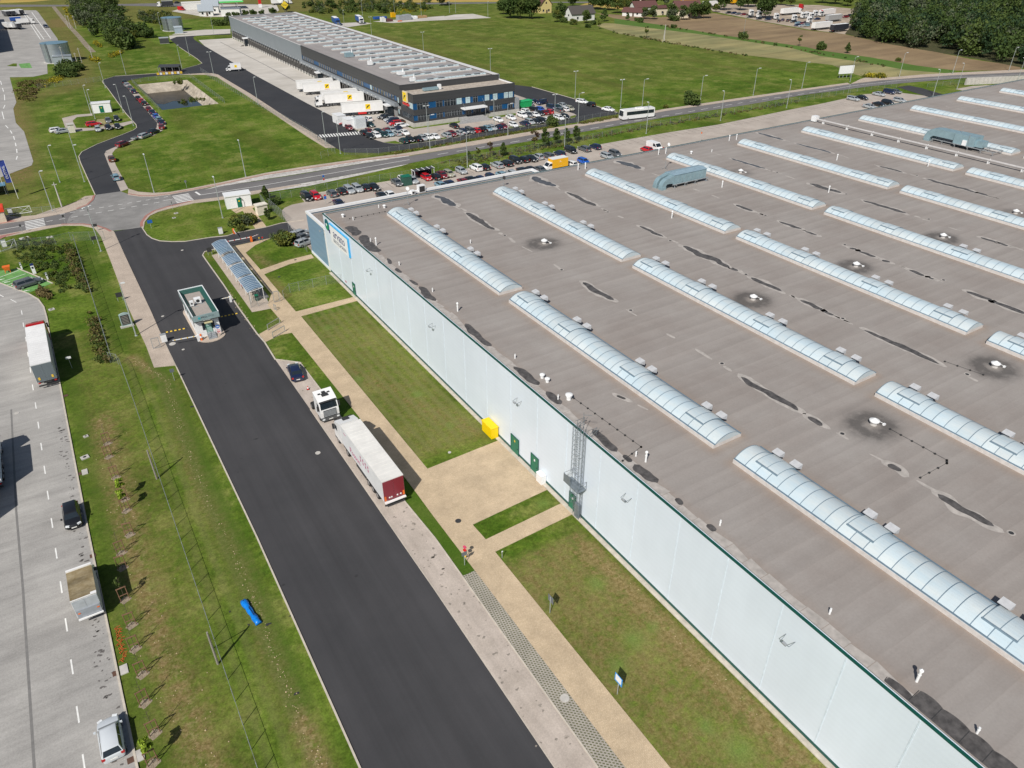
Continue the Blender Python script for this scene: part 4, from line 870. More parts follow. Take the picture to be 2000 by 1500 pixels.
for a,b_,w in ((905,1010,0),(1085,1145,0),(1165,1220,0),(1225,1278,0),(1285,1335,1),(1375,1420,1),(1450,1495,0),(1570,1615,1),(1655,1700,1),(1770,1812,1),(1820,1862,1)): win(fx(a),fx(b_),.02,.10,5.05,6.85,GLW if w else GLD)
for a,b_ in ((905,1015),(1085,1145),(1165,1228),(1232,1284),(1288,1335),(1450,1525),(1570,1615),(1655,1698),(1702,1745),(1815,1860)): win(fx(a),fx(b_),.02,.10,1.75,3.25,GLD)
for a,b_ in ((.6,4.2),(4.5,8.6)): win(.02,.10,a,b_,5.1,6.8,GLW if a<4 else GLD); win(.02,.10,a,b_,1.75,3.25,GLD)
win(-.06,-.005,11.2,12.0,5.2,6.8,GLW); win(-.06,-.005,11.2,12.0,1.8,3.2,GLW)
y=15.0; i=0
while y<ysplit-3:
    win(.02,.10,y,y+1.5,5.55,6.95,GLW if 30<y<44 and i%2==0 else GLD); y+=2.4 if (i%9)!=8 else 8; i+=1
mb=MB(); mb.bx(-1.15,0.45,12.5,ysplit+1,3.9,4.98); mb.build('dock_canopy',m_panel('canopy_sheet',(.30,.33,.36),.45,.5,.9,.2,'Y'),d)
mb=MB(); mb.bx(.45,.6,10,12.5,0,4); mb.bx(0,.44,10.3,13,0,1.0); mb.build('side_wall',GREYP,d)
# docks
mb=MB(); mb.bx(-.25,-.13,-1.2,1.2,1.1,3.75); dk=mb.mesh('dock_shelter',CHASS,fix=True)
mb=MB(); mb.bx(-.95,-.2,-1.25,-1.0,.9,3.85); mb.bx(-.95,-.2,1.0,1.25,.9,3.85); mb.bx(-.95,-.2,-1.0,1.0,3.3,3.85); mb.bx(-.97,-.951,-1.25,-.6,.9,3.85,1); mb.bx(-.97,-.951,.6,1.25,.9,3.85,1); mb.bx(-.97,-.951,-.6,.6,3.1,3.85,1); dk2=mb.mesh('shelter_flaps',[M('dock_rubber',(.022,.022,.023),.8),M('dock_curtain',(.17,.165,.16),.7)],fix=True)
mb=MB(); mb.bx(-.32,-.26,-1.0,1.0,1.15,3.3); dk3=mb.mesh('dock_door',M('dock_door_sheet',(.10,.105,.11),.5),fix=True)
mb=MB(); mb.bx(-1.25,-.95,1.28,1.62,0,1.15); dk4=mb.mesh('dock_bumper',M('bumper_grey',(.62,.61,.58),.6),fix=True)
mb=MB(); mb.bx(-1.19,-1.155,-.16,.16,4.25,4.6); dk5=mb.mesh('dock_number_plate',WHITEP,fix=True)
y0=dl(758,228,0)[1]; ys=[]
y=y0+3.5
while y<DL-4: ys.append(y); y+=3.72
for i,y in enumerate(ys):
    if 17<=i<=19: continue
    s=put('dock_shelter',dk,d,(.32,y,0)); put('shelter_flaps',dk2,s); put('dock_door',dk3,s); put('dock_bumper',dk4,s)
for i,y in enumerate(ys):
    put('dock_number_plate',dk5,d,(0 if y<ysplit else 1.145,y,0))
for yy in (y0+.2,ys[18],ys[-9]):
    mb=MB(); mb.bx(-2.6,0,yy-1.6,yy+1.6,3.5,3.9); e=mb.build('entrance_canopy',WHITEP,d); mb=MB(); mb.bx(-2.2,-.1,yy-1.3,yy-1.2,1,3.5); mb.bx(-2.2,-.1,yy+1.2,yy+1.3,1,3.5); mb.bx(-2.3,0,yy-1.4,yy+1.4,0,1.0); mb.bx(-2.2,-2.1,yy-1.2,yy+1.2,1,3.5); mb.build('porch',GLD,e)
    mb=MB()
    for k in range(5): mb.bx(-3.6-.3*k,-2.3-.3*k+.05,yy-.7,yy+.7,0,.95-.19*k)
    mb.build('stairs',CONC,e)
# roof
mb=MB(); mb.bx(.3,DW-.3,10.3,DL-.3,HH-.45,HH-.35); mb.build('roof',m_ground('far_roof_felt',(.265,.245,.24),(.325,.305,.30),.06,1.5,(.4,.03,1),.10,.93,1.07,.1),d)
mb=MB(); mb.bx(DW/2-1,DW/2+.6,10.4,DL-.4,HH-.34,HH-.30); mb.build('roof_ridge',M('ridge_felt',(.42,.41,.41),.8),d)
mb=MB(); mb.bx(DW-2.0,DW+.04,10.3,DL,HH-.1,HH+.02); mb.bx(-.03,.33,ysplit,DL,HH,HH+.06); mb.bx(.33,DW-2.0,DL-.4,DL,HH,HH+.05); mb.build('parapet_cap',M('pale_cap',(.62,.61,.61),.6),d)
mb=MB(); mb.bx(-.03,.33,-.03,ysplit,HH if 0 else OH,OH+.06) if 0 else None
mb.bx(-.03,.33,10,ysplit,HH,HH+.06); mb.bx(.33,DW-2,9.97,10.33,HH,HH+.06); mb.bx(-.03,.33,-.03,9.95,OH,OH+.06); mb.bx(.33,DW+.03,-.03,.33,OH,OH+.06); mb.bx(DW-.33,DW+.03,.33,9.97,OH,OH+.06); mb.build('dark_cap',DARKP,d)
mb=MB(); mb.bx(.3,DW-.3,.3,10,OH-.6,OH-.5); mb.build('office_roof',m_ground('office_felt',(.38,.33,.28),(.44,.39,.34),.3,3),d)
mb=MB(); mb.bx(DW-.36,DW-.31,.4,9.9,OH-.45,OH); mb.build('parapet_lining',WHITEP,d)
def fsk(L,nv,vx):
    mb=MB(); mb.bx(-L/2,L/2,-.85,.85,0,.35); A3=arc(.82,.35,6)
    up=mb.mesh('upstand',CURB,fix=True)
    mb=MB(); n=int(L/1.3)
    for i in range(n):
        a,c=-L/2+i*L/n,-L/2+(i+1)*L/n
        for (u0,z0),(u1,z1) in zip(A3[:-1],A3[1:]): mb.quad((a,u0,z0+.36),(c,u0,z0+.36),(c,u1,z1+.36),(a,u1,z1+.36),0); mb.quad((a-.06,u0,z0+.38),(a+.06,u0,z0+.38),(a+.06,u1,z1+.38),(a-.06,u1,z1+.38),1)
    for e in (-L/2,L/2): mb.add([(e,u,z+.36) for u,z in A3],[tuple(range(7))])
    gl=mb.mesh('glazing',[M('far_skylight',(.43,.51,.54),.4,var=.15),GREYP])
    mb=MB()
    for x in vx: mb.bx(x-1.1,x+1.1,-.8,.8,.78,.95)
    return up,gl,mb.mesh('smoke_vent',GREYP,fix=True)
S1=fsk(12.5,2,(-1.5,1.8)); S2=fsk(26,3,(-8,-4,6,9.5))
for m,L in ((S1,[(475,178),(530,197),(582,216),(640,237),(700,259),(762,282),(828,306),(895,330),(965,356),(1040,384),(1115,411),(808,181),(862,201),(922,221),(985,242),(1053,265),(1123,287),(1195,311),(1270,337),(1348,362),(1430,389),(735,160)]),):
    for x,y in L:
        q=dl(400+x/5,y/5,HH); s=put('skylight',m[0],d,(9.5 if q[0]<17 else 26.5,q[1],HH-.36)); put('glazing',m[1],s); put('smoke_vent',m[2],s)
for x,y in ((683,85.6),(701,91.8),(720,98),(739,104.4),(759,111),(781,118),(805,125.7),(828,134),(852,142),(880,151)):
    q=dl(x,y,HH); s=put('skylight',S2[0],d,(20.5,q[1],HH-.36)); put('glazing',S2[1],s); put('smoke_vent',S2[2],s)
mb=MB(); mb.bx(16.5,25,-2.6,0,3.55,3.95); cpy=mb.build('entrance_canopy',WHITEP,d); mb=MB(); mb.bar((17,-2.4,3.9),(17,0,6),.06); mb.bar((24.5,-2.4,3.9),(24.5,0,6),.06); mb.bx(24.3,24.4,-2.4,-2.3,1,3.55); mb.build('canopy_rod',GALV,cpy)
mb=MB(); mb.bx(18.3,20.3,-.04,.02,1.05,3.3); o=mb.build('entrance_door',GLD,d); mb=MB(); mb.bx(18.25,18.33,-.08,-.045,1.05,3.3); mb.bx(20.27,20.35,-.08,-.045,1.05,3.3); mb.bx(19.27,19.33,-.08,-.045,1.05,3.3); mb.build('door_frame',GREYP,o)
mb=MB()
for k in range(6): mb.bx(15.5-k*.5,24+.3*k,-2.8-.45*k,-2.8-.45*(k-1) if k else .0,0,1.0-.16*k)
mb.build('entrance_steps',M('step_stone',(.34,.34,.34),.8,var=.15),d)
mb=MB(); mb.bx(-1.0,-.7,-1.0,11,0,1.25); mb.bx(-.7,15,-1.0,-.7,0,1.25); mb.bx(25.5,DW+1.2,-1.0,-.7,0,1.25); mb.bx(-.7,DW+1.0,-.68,-.01,0,.95); mb.bx(-.68,-.01,-.68,10.9,0,.95); mb.build('plinth_wall',CONC,d)
mb=MB(); mb.bx(DW,DW+1.6,-.2,1.6,1.0,4.6); mb.build('corner_block',GREYP,d)
s=T('company_sign','yellow square sign with dark bird mark above red lettering on dark office wall','sign',(DC.x-.02,DC.y+5.0,7.9),DR)
mb=MB(); mb.bx(-.55,-.05,-1.5,1.5,-1.25,1.9); mb.build('sign_box',M('cream_edge',(.75,.62,.40),.4),s)
mb=MB(); mb.bx(-.58,-.555,-1.25,1.25,-1.0,1.65); mb.build('sign_face',YELM,s)
def bird(mb,x,s,cz,m=0,flip=1):
    P=[(-.55,-.5),(-.1,-.35),(.0,-.1),(.5,.15),(.62,.5),(.3,.35),(-.05,.3),(-.35,.0),(-.2,-.1),(-.5,-.3)]
    mb.add([(x,-flip*a*s,cz+b_*s) for a,b_ in P],[(0,1,9),(1,2,8,9),(2,6,7,8),(2,3,5,6),(3,4,5)],m)
mb=MB(); bird(mb,-.60,1.5,.35); mb.build('bird_mark',M('mark_black',(.03,.035,.02),.5),s)
mb=MB(); mb.bx(-.4,-.1,-2.3,2.2,-2.2,-1.55); mb.build('lettering_strip',REDM,s)
q=dl(682,113,HH-.3); RT=HH-.35
for p,sz,lb,c in (((682,112),(3.2,1.6,2.2),'blue-grey roof unit above the dark wall of the logistics hall',HV),((723,128),(1.6,1.2,2.2),'small white framed roof unit in the middle of the hall edge',WHITEP),((783,147),(2.4,1.8,1.6),'white roof unit with chimneys near the office end',WHITEP),((806,160),(1.8,.9,1.8),'pair of white condensers at the hall roof corner',WHITEP)):
    q=G(*p,RT); s=T('rooftop_unit',lb,'air conditioner',(q[0],q[1],RT),DR); a,b_,c_=sz; mb=MB(); mb.bx(-a/2,a/2,-b_/2,b_/2,.3,c_*.75); mb.build('casing',c,s)
    mb=MB(); mb.bx(-a/2-.4,a/2+.4,-b_/2,-b_/2+.1,.1,.3); mb.bx(-a/2-.4,a/2+.4,b_/2-.1,b_/2,.1,.3); mb.bx(-.1,.1,-.1,.1,0,.3); mb.build('frame',GALV,s)
    mb=MB(); mb.cyl((a/2-.3,0,c_*.75),(a/2-.3,0,c_*1.25),.22); mb.cyl((a/2-.3,0,c_*1.25),(a/2-.3,0,c_*1.3),.35); mb.build('flue',WHITEP,s)
q=G(838,177,OH-.5); s=T('rooftop_unit','grey roof duct box on the lower office roof','air conditioner',(q[0],q[1],OH-.5),DR); mb=MB(); mb.bx(-2,3,-.8,.8,.2,.9); mb.build('casing',HV,s); mb=MB(); mb.bx(3.2,4.2,-.5,.5,.1,1.6); mb.build('condenser',WHITEP,s)
# ---------------------------------------------------------------- tanks, huts, sheds
def tank(cx,cy,r,h,label,shed):
    s=T('water_tank',label,'tank',(cx,cy,0)); k=N('corrugated_steel'); w=k.n('ShaderNodeTexWave'); w.wave_type='BANDS'; w.bands_direction='Z'; w.inputs['Scale'].default_value=1.2
    k.l(k.pos(True),w.inputs['Vector']); k.col(k.mix(k.noise(k.pos(True),.3,3),(.40,.45,.48),(.50,.55,.58))); k.set(Roughness=.32,Metallic=.8); k.bump(w.outputs['Fac'],.3,.05)
    mb=MB(); mb.cyl((0,0,0),(0,0,h),r,r,40,cap=False); o=mb.build('shell',k.mat,s,smooth=True)
    mb=MB(); 
    for z in (h*.25,h*.5,h*.75): mb.cyl((0,0,z-.06),(0,0,z+.06),r+.05,r+.05,40,cap=False)
    mb.build('hoop',GALV,s)
    mb=MB(); mb.cyl((0,0,h),(0,0,h+.12),r+.1,r+.1,40); mb.cyl((0,0,h+.12),(0,0,h+.5),r,.4,40); mb.build('roof',M('tank_roof',(.20,.33,.42),.4,.3),s)
    mb=MB(); mb.bar((-r*.62,-r*.82,0),(-r*.62,-r*.82,h+.6),.15); mb.bar((-r*.7,-r*.76,0),(-r*.7,-r*.76,h+.6),.12); mb.build('ladder',DARKP,s)
    mb=MB(); mb.cyl((0,0,0),(0,0,.2),r+.6,r+.6,40); mb.build('foundation',CONC,s)
tank(15.2,420.5,5.7,8.0,'large corrugated steel water tank beside a grey pump house at upper left',0)
q=G(343,61); tank(q[0],q[1]+5,5.6,6.8,'round steel water tank with small shed beside the loop road',0)
def shed(name,label,cat,a,b_,depth,h,wm,rm,door=None,slope=0.0,over=.15,dframe=True,plinth=None):
    A=Vector(G(*a)); B=Vector(G(*b_)); L=(B-A).length; rz=math.atan2(B.y-A.y,B.x-A.x); s=T(name,label,cat,(A.x,A.y,0),rz)
    mb=MB(); mb.add([(0,0,0),(L,0,0),(L,depth,0),(0,depth,0),(0,0,h),(L,0,h),(L,depth,h+slope),(0,depth,h+slope)],[(0,1,5,4),(1,2,6,5),(2,3,7,6),(3,0,4,7),(4,5,6,7)]); mb.build('wall',wm,s)
    mb=MB(); o=over; mb.add([(-o,-o,h+.01),(L+o,-o,h+.01),(L+o,depth+o,h+slope+.01),(-o,depth+o,h+slope+.01),(-o,-o,h+.22),(L+o,-o,h+.22),(L+o,depth+o,h+slope+.22),(-o,depth+o,h+slope+.22)],[(0,3,2,1),(4,5,6,7),(0,1,5,4),(1,2,6,5),(2,3,7,6),(3,0,4,7)]); mb.build('roof',rm,s)
    if door:
        u,w,hh,dm=door; mb=MB(); mb.bx(L*u-w/2,L*u+w/2,-.06,-.005,.1,hh); o_=mb.build('door',dm,s); mb=MB(); mb.bx(L*u+w/2-.25,L*u+w/2-.1,-.12,-.065,1,1.1); mb.build('handle',CHASS,o_); mb=MB(); mb.bx(L*u-.15,L*u+.15,-.075,-.062,hh-.8,hh-.5); mb.build('warning_plate',YELM,o_)
    mb=MB(); mb.bx(-.1,L+.1,-.08,0-.001,0,.1); mb.build('base',CONC,s); return s
shed('transformer_hut','white flat-roofed transformer hut with green door beside the grass island','hut',(444,409),(493,402),3.0,2.75,WHITEP,WHITEP,(.52,1.0,2.2,GREEND))
shed('switchgear_kiosk','cream switchgear box behind mesh fence near the white hut','kiosk',(505,421.6),(524.5,417.2),1.5,2.1,M('cream_sheet',(.72,.66,.55),.6),M('cream_roof',(.74,.69,.60),.6))
shed('transformer_hut','white transformer hut with green door on the left lawn by parked cars','hut',(182,222),(219,219),3.2,3.0,WHITEP,WHITEP,(.5,1.3,2.3,GREEND))
shed('switchgear_kiosk','small cream box between white cars on the left lawn','kiosk',(136,260),(148,258.5),2.2,2.3,M('cream_kiosk',(.66,.62,.54),.6),CONC)
shed('pump_house','grey-blue flat pump house in front of the large steel tank','pump house',(107,128),(143,125.5),5.5,3.4,m_panel('pump_cladding',(.33,.38,.42),.5,.6,.93),M('pump_roof',(.22,.25,.28),.5))
shed('pump_shed','small grey shed against the loop-road water tank','shed',(343,66),(358,65),2.5,3.0,m_panel('shed_cladding',(.34,.42,.48),.5,.6,.93),M('shed_roof',(.40,.46,.50),.5),None,.5)
shed('dark_container','dark grey service container with pale roof by the loop road','container',(313,86),(331,85),4,2.6,DARKP,M('container_roof',(.36,.38,.40),.5))
for p,w,lb in (((667,243),3.6,'left white cabin of the pair beside the red car'),((686,251),3.4,'right white cabin of the pair beside the grey generator')):
    q=G(*p); s=T('site_cabin',lb,'cabin',(q[0],q[1],0),rad(-88)); mb=MB(); mb.bx(-w,w*.25,-1.4,1.4,.3,2.8); mb.build('body',WHITEP,s); mb=MB(); mb.bx(-w-.05,w*.25+.05,-1.45,1.45,2.8,2.95); mb.build('roof',WHITEP,s); mb=MB(); mb.bx(-1.6,-.4,1.4,1.44,1.3,2.3); mb.build('window',GLASS,s); mb=MB(); mb.bx(-w,-w+.3,-1.3,1.3,0,.3); mb.bx(0,.3,-1.3,1.3,0,.3); mb.build('foot',CONC,s)
q=G(702,250); s=T('generator','pale grey generator block behind the crossing by white cabins','generator',(q[0],q[1],0)); mb=MB(); mb.bx(-1.6,1.6,-2,2,.4,3.3); mb.build('casing',M('generator_grey',(.56,.60,.62),.5),s); mb=MB(); mb.bx(-1.9,1.9,-2.4,2.4,0,.4); mb.build('base',CONC,s); mb=MB(); mb.cyl((-1,1,3.3),(-1,1,4.2),.2); mb.build('exhaust',DARKP,s)
q=G(1012,212); s=T('skip_container','bright green skip beside the white car at the office corner','skip',(q[0]+1.5,q[1],0)); mb=MB(); mb.side([(-3.2,.4),(3.2,.4),(3.6,2.3),(-3.6,2.3)],-1.2,1.2); mb.build('bin',M('skip_green',(.01,.33,.10),.5),s); mb=MB(); mb.bx(-3.7,3.7,-1.3,1.3,2.3,2.42); mb.build('cover',M('cover_green',(.02,.42,.14),.5),s); mb=MB(); mb.bx(-3,3,-.9,-.7,0,.4); mb.bx(-3,3,.7,.9,0,.4); mb.build('skid',CHASS,s)
# shelter with dark roof and striped blocks on the loop road
A=Vector(G(311,143)); B=Vector(G(352,142)); s=T('smoking_shelter','dark roofed glass shelter behind yellow-black blocks on the loop road','shelter',(A.x,A.y,0),math.atan2(B.y-A.y,B.x-A.x)); L=(B-A).length
mb=MB(); mb.add([(0,-.2,2.3),(L,-.2,2.3),(L,3,2.9),(0,3,2.9),(0,-.2,2.42),(L,-.2,2.42),(L,3,3.02),(0,3,3.02)],[(0,3,2,1),(4,5,6,7),(0,1,5,4),(1,2,6,5),(2,3,7,6),(3,0,4,7)]); mb.build('roof',DARKP,s)
mb=MB()
for i in range(4):
    for y,h in ((0,2.3),(2.8,2.85)): mb.bar((L*i/3,y,0),(L*i/3,y,h),.12)
mb.build('frame',GALV,s); mb=MB(); mb.bx(.1,L-.1,2.75,2.8,.3,2.6); mb.build('glass_wall',GLASS,s)
mb=MB(); mb.bx(-.5,L+.5,.3,2.2,.4,.5); mb.bx(-.1,.1,.5,2,0,.4); mb.bx(L-.1,L+.1,.5,2,0,.4); mb.build('bench',WOOD,s)
for i in range(9):
    p=Vector(G(309+i*5.6,146.3-i*.35)); s=T('barrier_block','striped concrete barrier block in front of the dark smoking shelter','barrier block',(p.x,p.y,0),0,'striped blocks before the shelter')
    mb=MB(); mb.bx(-.45,.45,-.35,.35,0,.8); mb.build('block',YELLOW if i%2==0 else WHITEP,s); mb=MB(); mb.bx(.46,.85,-.35,.35,0,.78); mb.build('dark_block',BLACKP,s)
# building outside the left frame edge whose shadow falls on the upper compound
q=G(28,99.5); H0=13
s=T('hall_building','dark clad hall at left edge casting shadow over the trailer yard','warehouse',(q[0]-H0*.834,q[1]-H0*.552,0)); mb=MB(); mb.bx(-60,0,0,160,0,H0); mb.build('wall',m_panel('hall_cladding',(.045,.055,.07),.5,.5,.9),s); mb=MB(); mb.bx(-60.1,.1,-.1,160.1,H0,H0+.3); mb.build('roof',GREYP,s)
# ---------------------------------------------------------------- far houses and the petrol station
ROOFR=M('maroon_roof_tile',(.115,.050,.045),.7,var=.2,scale=3); ROOFD=M('dark_roof_tile',(.075,.066,.060),.75,var=.2,scale=3); ROOFG=M('grey_roof_sheet',(.34,.38,.42),.5,var=.1)
PLW=M('white_render',(.66,.66,.64),.85,var=.08); PLY=M('yellow_render',(.62,.50,.22),.85,var=.08); PLC=M('cream_render',(.62,.54,.42),.85)
def house(name,label,a,b_,depth,h,ridge,wm,rm,gable='side',cat='house',wins=3,chim=True):
    A=Vector(G(*a)); B=Vector(G(*b_)); L=(B-A).length; s=T(name,label,cat,(A.x,A.y,0),math.atan2(B.y-A.y,B.x-A.x)); D=depth; mb=MB()
    if gable=='side':
        mb.add([(0,0,0),(L,0,0),(L,D,0),(0,D,0),(0,0,h),(L,0,h),(L,D,h),(0,D,h),(0,D/2,ridge),(L,D/2,ridge)],[(0,1,5,4),(1,2,6,9,5),(2,3,7,6),(3,0,4,8,7)]); mb.build('wall',wm,s)
        o=.6; t=.25; mb=MB(); k=(ridge-h)/(D/2)
        for y0,sg in ((-o,1),(D+o,-1)):
            e=h-o*k+.05; mb.add([(-o,y0,e),(L+o,y0,e),(L+o,D/2,ridge+.05),(-o,D/2,ridge+.05),(-o,y0,e+t),(L+o,y0,e+t),(L+o,D/2,ridge+.05+t),(-o,D/2,ridge+.05+t)],[(0,3,2,1),(4,5,6,7),(0,1,5,4),(1,2,6,5),(3,0,4,7)])
        r=mb.build('roof',rm,s)
    else:
        mb.add([(0,0,0),(L,0,0),(L,D,0),(0,D,0),(0,0,h),(L,0,h),(L,D,h),(0,D,h),(L/2,0,ridge),(L/2,D,ridge)],[(0,1,5,8,4),(1,2,6,5),(2,3,7,9,6),(3,0,4,7)]); mb.build('wall',wm,s)
        o=.6; t=.25; mb=MB(); k=(ridge-h)/(L/2)
        for x0 in (-o,L+o):
            e=h-o*k+.05; mb.add([(x0,-o,e),(x0,D+o,e),(L/2,D+o,ridge+.05),(L/2,-o,ridge+.05),(x0,-o,e+t),(x0,D+o,e+t),(L/2,D+o,ridge+.05+t),(L/2,-o,ridge+.05+t)],[(0,3,2,1),(4,5,6,7),(0,1,5,4),(1,2,6,5),(3,0,4,7),(2,3,7,6)])
        r=mb.build('roof',rm,s)
    if chim: mb=MB(); mb.bx(L*.35,L*.35+.7,D/2+.3,D/2+1,h,ridge+1.1); mb.build('chimney',PLC,r)
    for i in range(wins):
        u=L*(i+.5)/wins; mb=MB(); mb.bx(u-.6,u+.6,-.05,-.005,1.1,2.4); w=mb.build('window',GLASS,s); mb=MB(); mb.bx(u-.7,u+.7,-.12,-.055,1.0,1.1); mb.build('sill',WHITEP,w)
    if gable!='side': mb=MB(); mb.bx(L/2-.5,L/2+.5,-.05,-.005,h+.2,h+1.4); mb.build('window',GLASS,s)
    mb=MB(); mb.bx(-.05,-.005,D*.4,D*.4+1.2,h-1.6,h-.5); mb.build('window',GLASS,s)
    mb=MB(); mb.bx(L*.5,L*.5+1.2,-.04,-.004,0,2.1); mb.build('door',BARK,s); return s
house('farmhouse','yellow rendered gabled house with maroon roof among tall trees',(1056,26.5),(1077,25),11,5.5,10,PLY,ROOFR,'front',wins=2)
house('barn','pale barn with long dark roof at the edge of the green field',(1117,42),(1161,39),9,4.2,8.0,PLW,ROOFD,'side','barn',2,False)
house('farmhouse','low white house with maroon roof by ploughed field, left of its neighbour',(1215,31),(1254,33),8,2.6,4.6,PLW,ROOFR,'side',wins=2,chim=False)
house('farmhouse','white house with broad reddish roof behind the low white house',(1240,27),(1283,25),9,4.0,7.0,PLW,ROOFR,'side',wins=2)
house('outbuilding','cream flat-topped outbuilding between two maroon-roofed houses',(1283,30),(1303,29),8,4.2,5.2,PLC,ROOFR,'side','outbuilding',1,False)
house('farmhouse','large house with wide maroon roof hidden behind round trees',(1320,36),(1368,34.5),11,5,9.5,PLC,ROOFR,'side',wins=3)
house('roadside_building','white building with grey gabled roof behind the loop-road tank','building',(0,0),1,1,1,PLW,ROOFG) if 0 else None
house('roadside_inn','white inn with grey gabled roof beyond the loop-road water tank',(390,32),(417,31),10,3.2,6.5,PLW,ROOFG,'side','building',2,False)
house('roadside_annex','tall white block with steep grey roof behind the white inn',(398,26),(428,25),11,4.5,8.5,PLW,ROOFG,'side','building',2,False)
shed('petrol_kiosk','low white shop with flat grey roof at the petrol station','shop',(433,32),(470,31),9,4.2,PLW,M('shop_roof',(.22,.24,.27),.5),(.4,2,2.4,GLASS))
shed('white_store','long white store with orange end behind the grey roofs','shop',(358,20),(400,18),8,4.5,PLW,PLW)
A=G(436,18); s=T('fuel_canopy','petrol station canopy with pale roof and bright green fascia','canopy',(A[0],A[1],0),rad(-8)); mb=MB(); mb.bx(-4,14,-6,14,5.2,5.35); mb.build('roof',M('canopy_roof',(.62,.66,.66),.5),s)
mb=MB(); mb.bx(-4.1,14.1,-6.1,-6.001,4.6,5.5); mb.bx(-4.1,-4.001,-6,14,4.6,5.5); mb.build('fascia',M('fascia_green',(.10,.62,.16),.5),s); mb=MB()
for x in (0,10):
    for y in (-2,8): mb.bar((x,y,0),(x,y,5.2),.4)
mb.build('column',WHITEP,s)
# pylon with diamond boards
A=G(561.5,43); s=T('pylon_sign','tall pylon with one white and one yellow diamond board behind the logistics hall','sign',(A[0],A[1],0),rad(-30)); mb=MB(); mb.bar((-.5,0,0),(-.5,0,13),.35); mb.bar((.5,0,0),(.5,0,10),.35); mb.build('mast',DARKP,s)
def dia(x,z,r,m,nm,tx,tm,y=-.4):
    mb=MB(); mb.add([(x-r,y-.3,z),(x,y-.3,z-r),(x+r,y-.3,z),(x,y-.3,z+r),(x-r,y+.3,z),(x,y+.3,z-r),(x+r,y+.3,z),(x,y+.3,z+r)],[(0,1,2,3),(7,6,5,4),(0,4,5,1),(1,5,6,2),(2,6,7,3),(3,7,4,0)]); o=mb.build(nm,m,s); text('lettering',tx,r*.62,tm,o,(x,y-.32,z),(PI/2,0,0),.01)
dia(-2.6,12.9,2.3,WHITEP,'white_board','Geis',M('sign_blue_text',(.08,.22,.42),.5)); dia(.2,9.8,2.3,M('board_yellow',(.62,.46,.02),.5),'yellow_board','Gaas',BLACKP,-1.1)
A=G(509,15); s=T('price_pylon','red and white totem beside the petrol station road','sign',(A[0],A[1],0)); mb=MB(); mb.bx(-1,1,-.3,.3,2.4,9); mb.build('red_board',REDM,s); mb=MB(); mb.bx(-1.1,1.1,-.35,.35,.1,2.4); mb.build('white_board',WHITEP,s)
# small orange/white kiosk at the left edge and pavilion
A=G(3,436); s=T('gate_kiosk','cream kiosk with bright red roof cut by the left edge','kiosk',(A[0],A[1],0)); mb=MB(); mb.bx(-3,1.1,0,3,0,2.4); mb.build('wall',PLC,s); mb=MB(); mb.bx(-3.2,1.3,-.2,3.2,2.4,3.3); mb.build('roof',M('red_fascia',(.72,.06,.02),.5),s)
A=G(4,384); s=T('smoking_shelter','glass shelter with blue-grey roof at left edge near flags','shelter',(A[0],A[1],0)); mb=MB(); mb.bx(-4,1.5,0,3,2.4,2.55); mb.build('roof',M('shelter_blue',(.12,.25,.36),.4),s); mb=MB(); mb.bar((1.4,.1,0),(1.4,.1,2.4),.1); mb.bar((1.4,2.9,0),(1.4,2.9,2.4),.1); mb.bar((-1.4,.1,0),(-1.4,.1,2.4),.1); mb.build('post',DARKP,s); mb=MB(); mb.bx(-3,1.3,2.85,2.9,.2,2.3); mb.build('glass_wall',GLASS,s)
# ---------------------------------------------------------------- cars
PAINT={}
PC={'white':(.80,.81,.82),'black':(.012,.013,.015),'grey':(.12,.13,.14),'silver':(.40,.43,.45),'red':(.50,.010,.018),'dark red':(.16,.012,.018),'navy':(.012,.020,.060),'blue':(.015,.10,.48),'pearl':(.60,.64,.68),'light blue':(.22,.36,.44),'brown':(.12,.055,.03),'beige':(.34,.33,.25),'dark green':(.012,.045,.045)}
for c,v in PC.items(): PAINT[c]=M('car_paint_'+c.replace(' ','_'),v,.28,.15 if c in('silver','grey','light blue') else 0,.03,1,coat=.8)
TYPES={ # length,width,height,belt,  hood/tail: rear_base,rear_top,front_top,front_base (x fractions of length, + = front), hood z, tail z
 'hatchback':(4.0,1.74,1.48,.95,-.485,-.40,.10,.27,.93,.95),
 'saloon':(4.65,1.80,1.45,.95,-.36,-.20,.09,.26,.92,.98),
 'estate':(4.65,1.80,1.48,.95,-.485,-.42,.10,.26,.92,.95),
 'suv':(4.5,1.86,1.68,1.08,-.485,-.41,.13,.27,1.05,1.08),
 'minivan':(4.5,1.82,1.72,1.05,-.49,-.44,.19,.34,1.0,1.05)}
CM={}
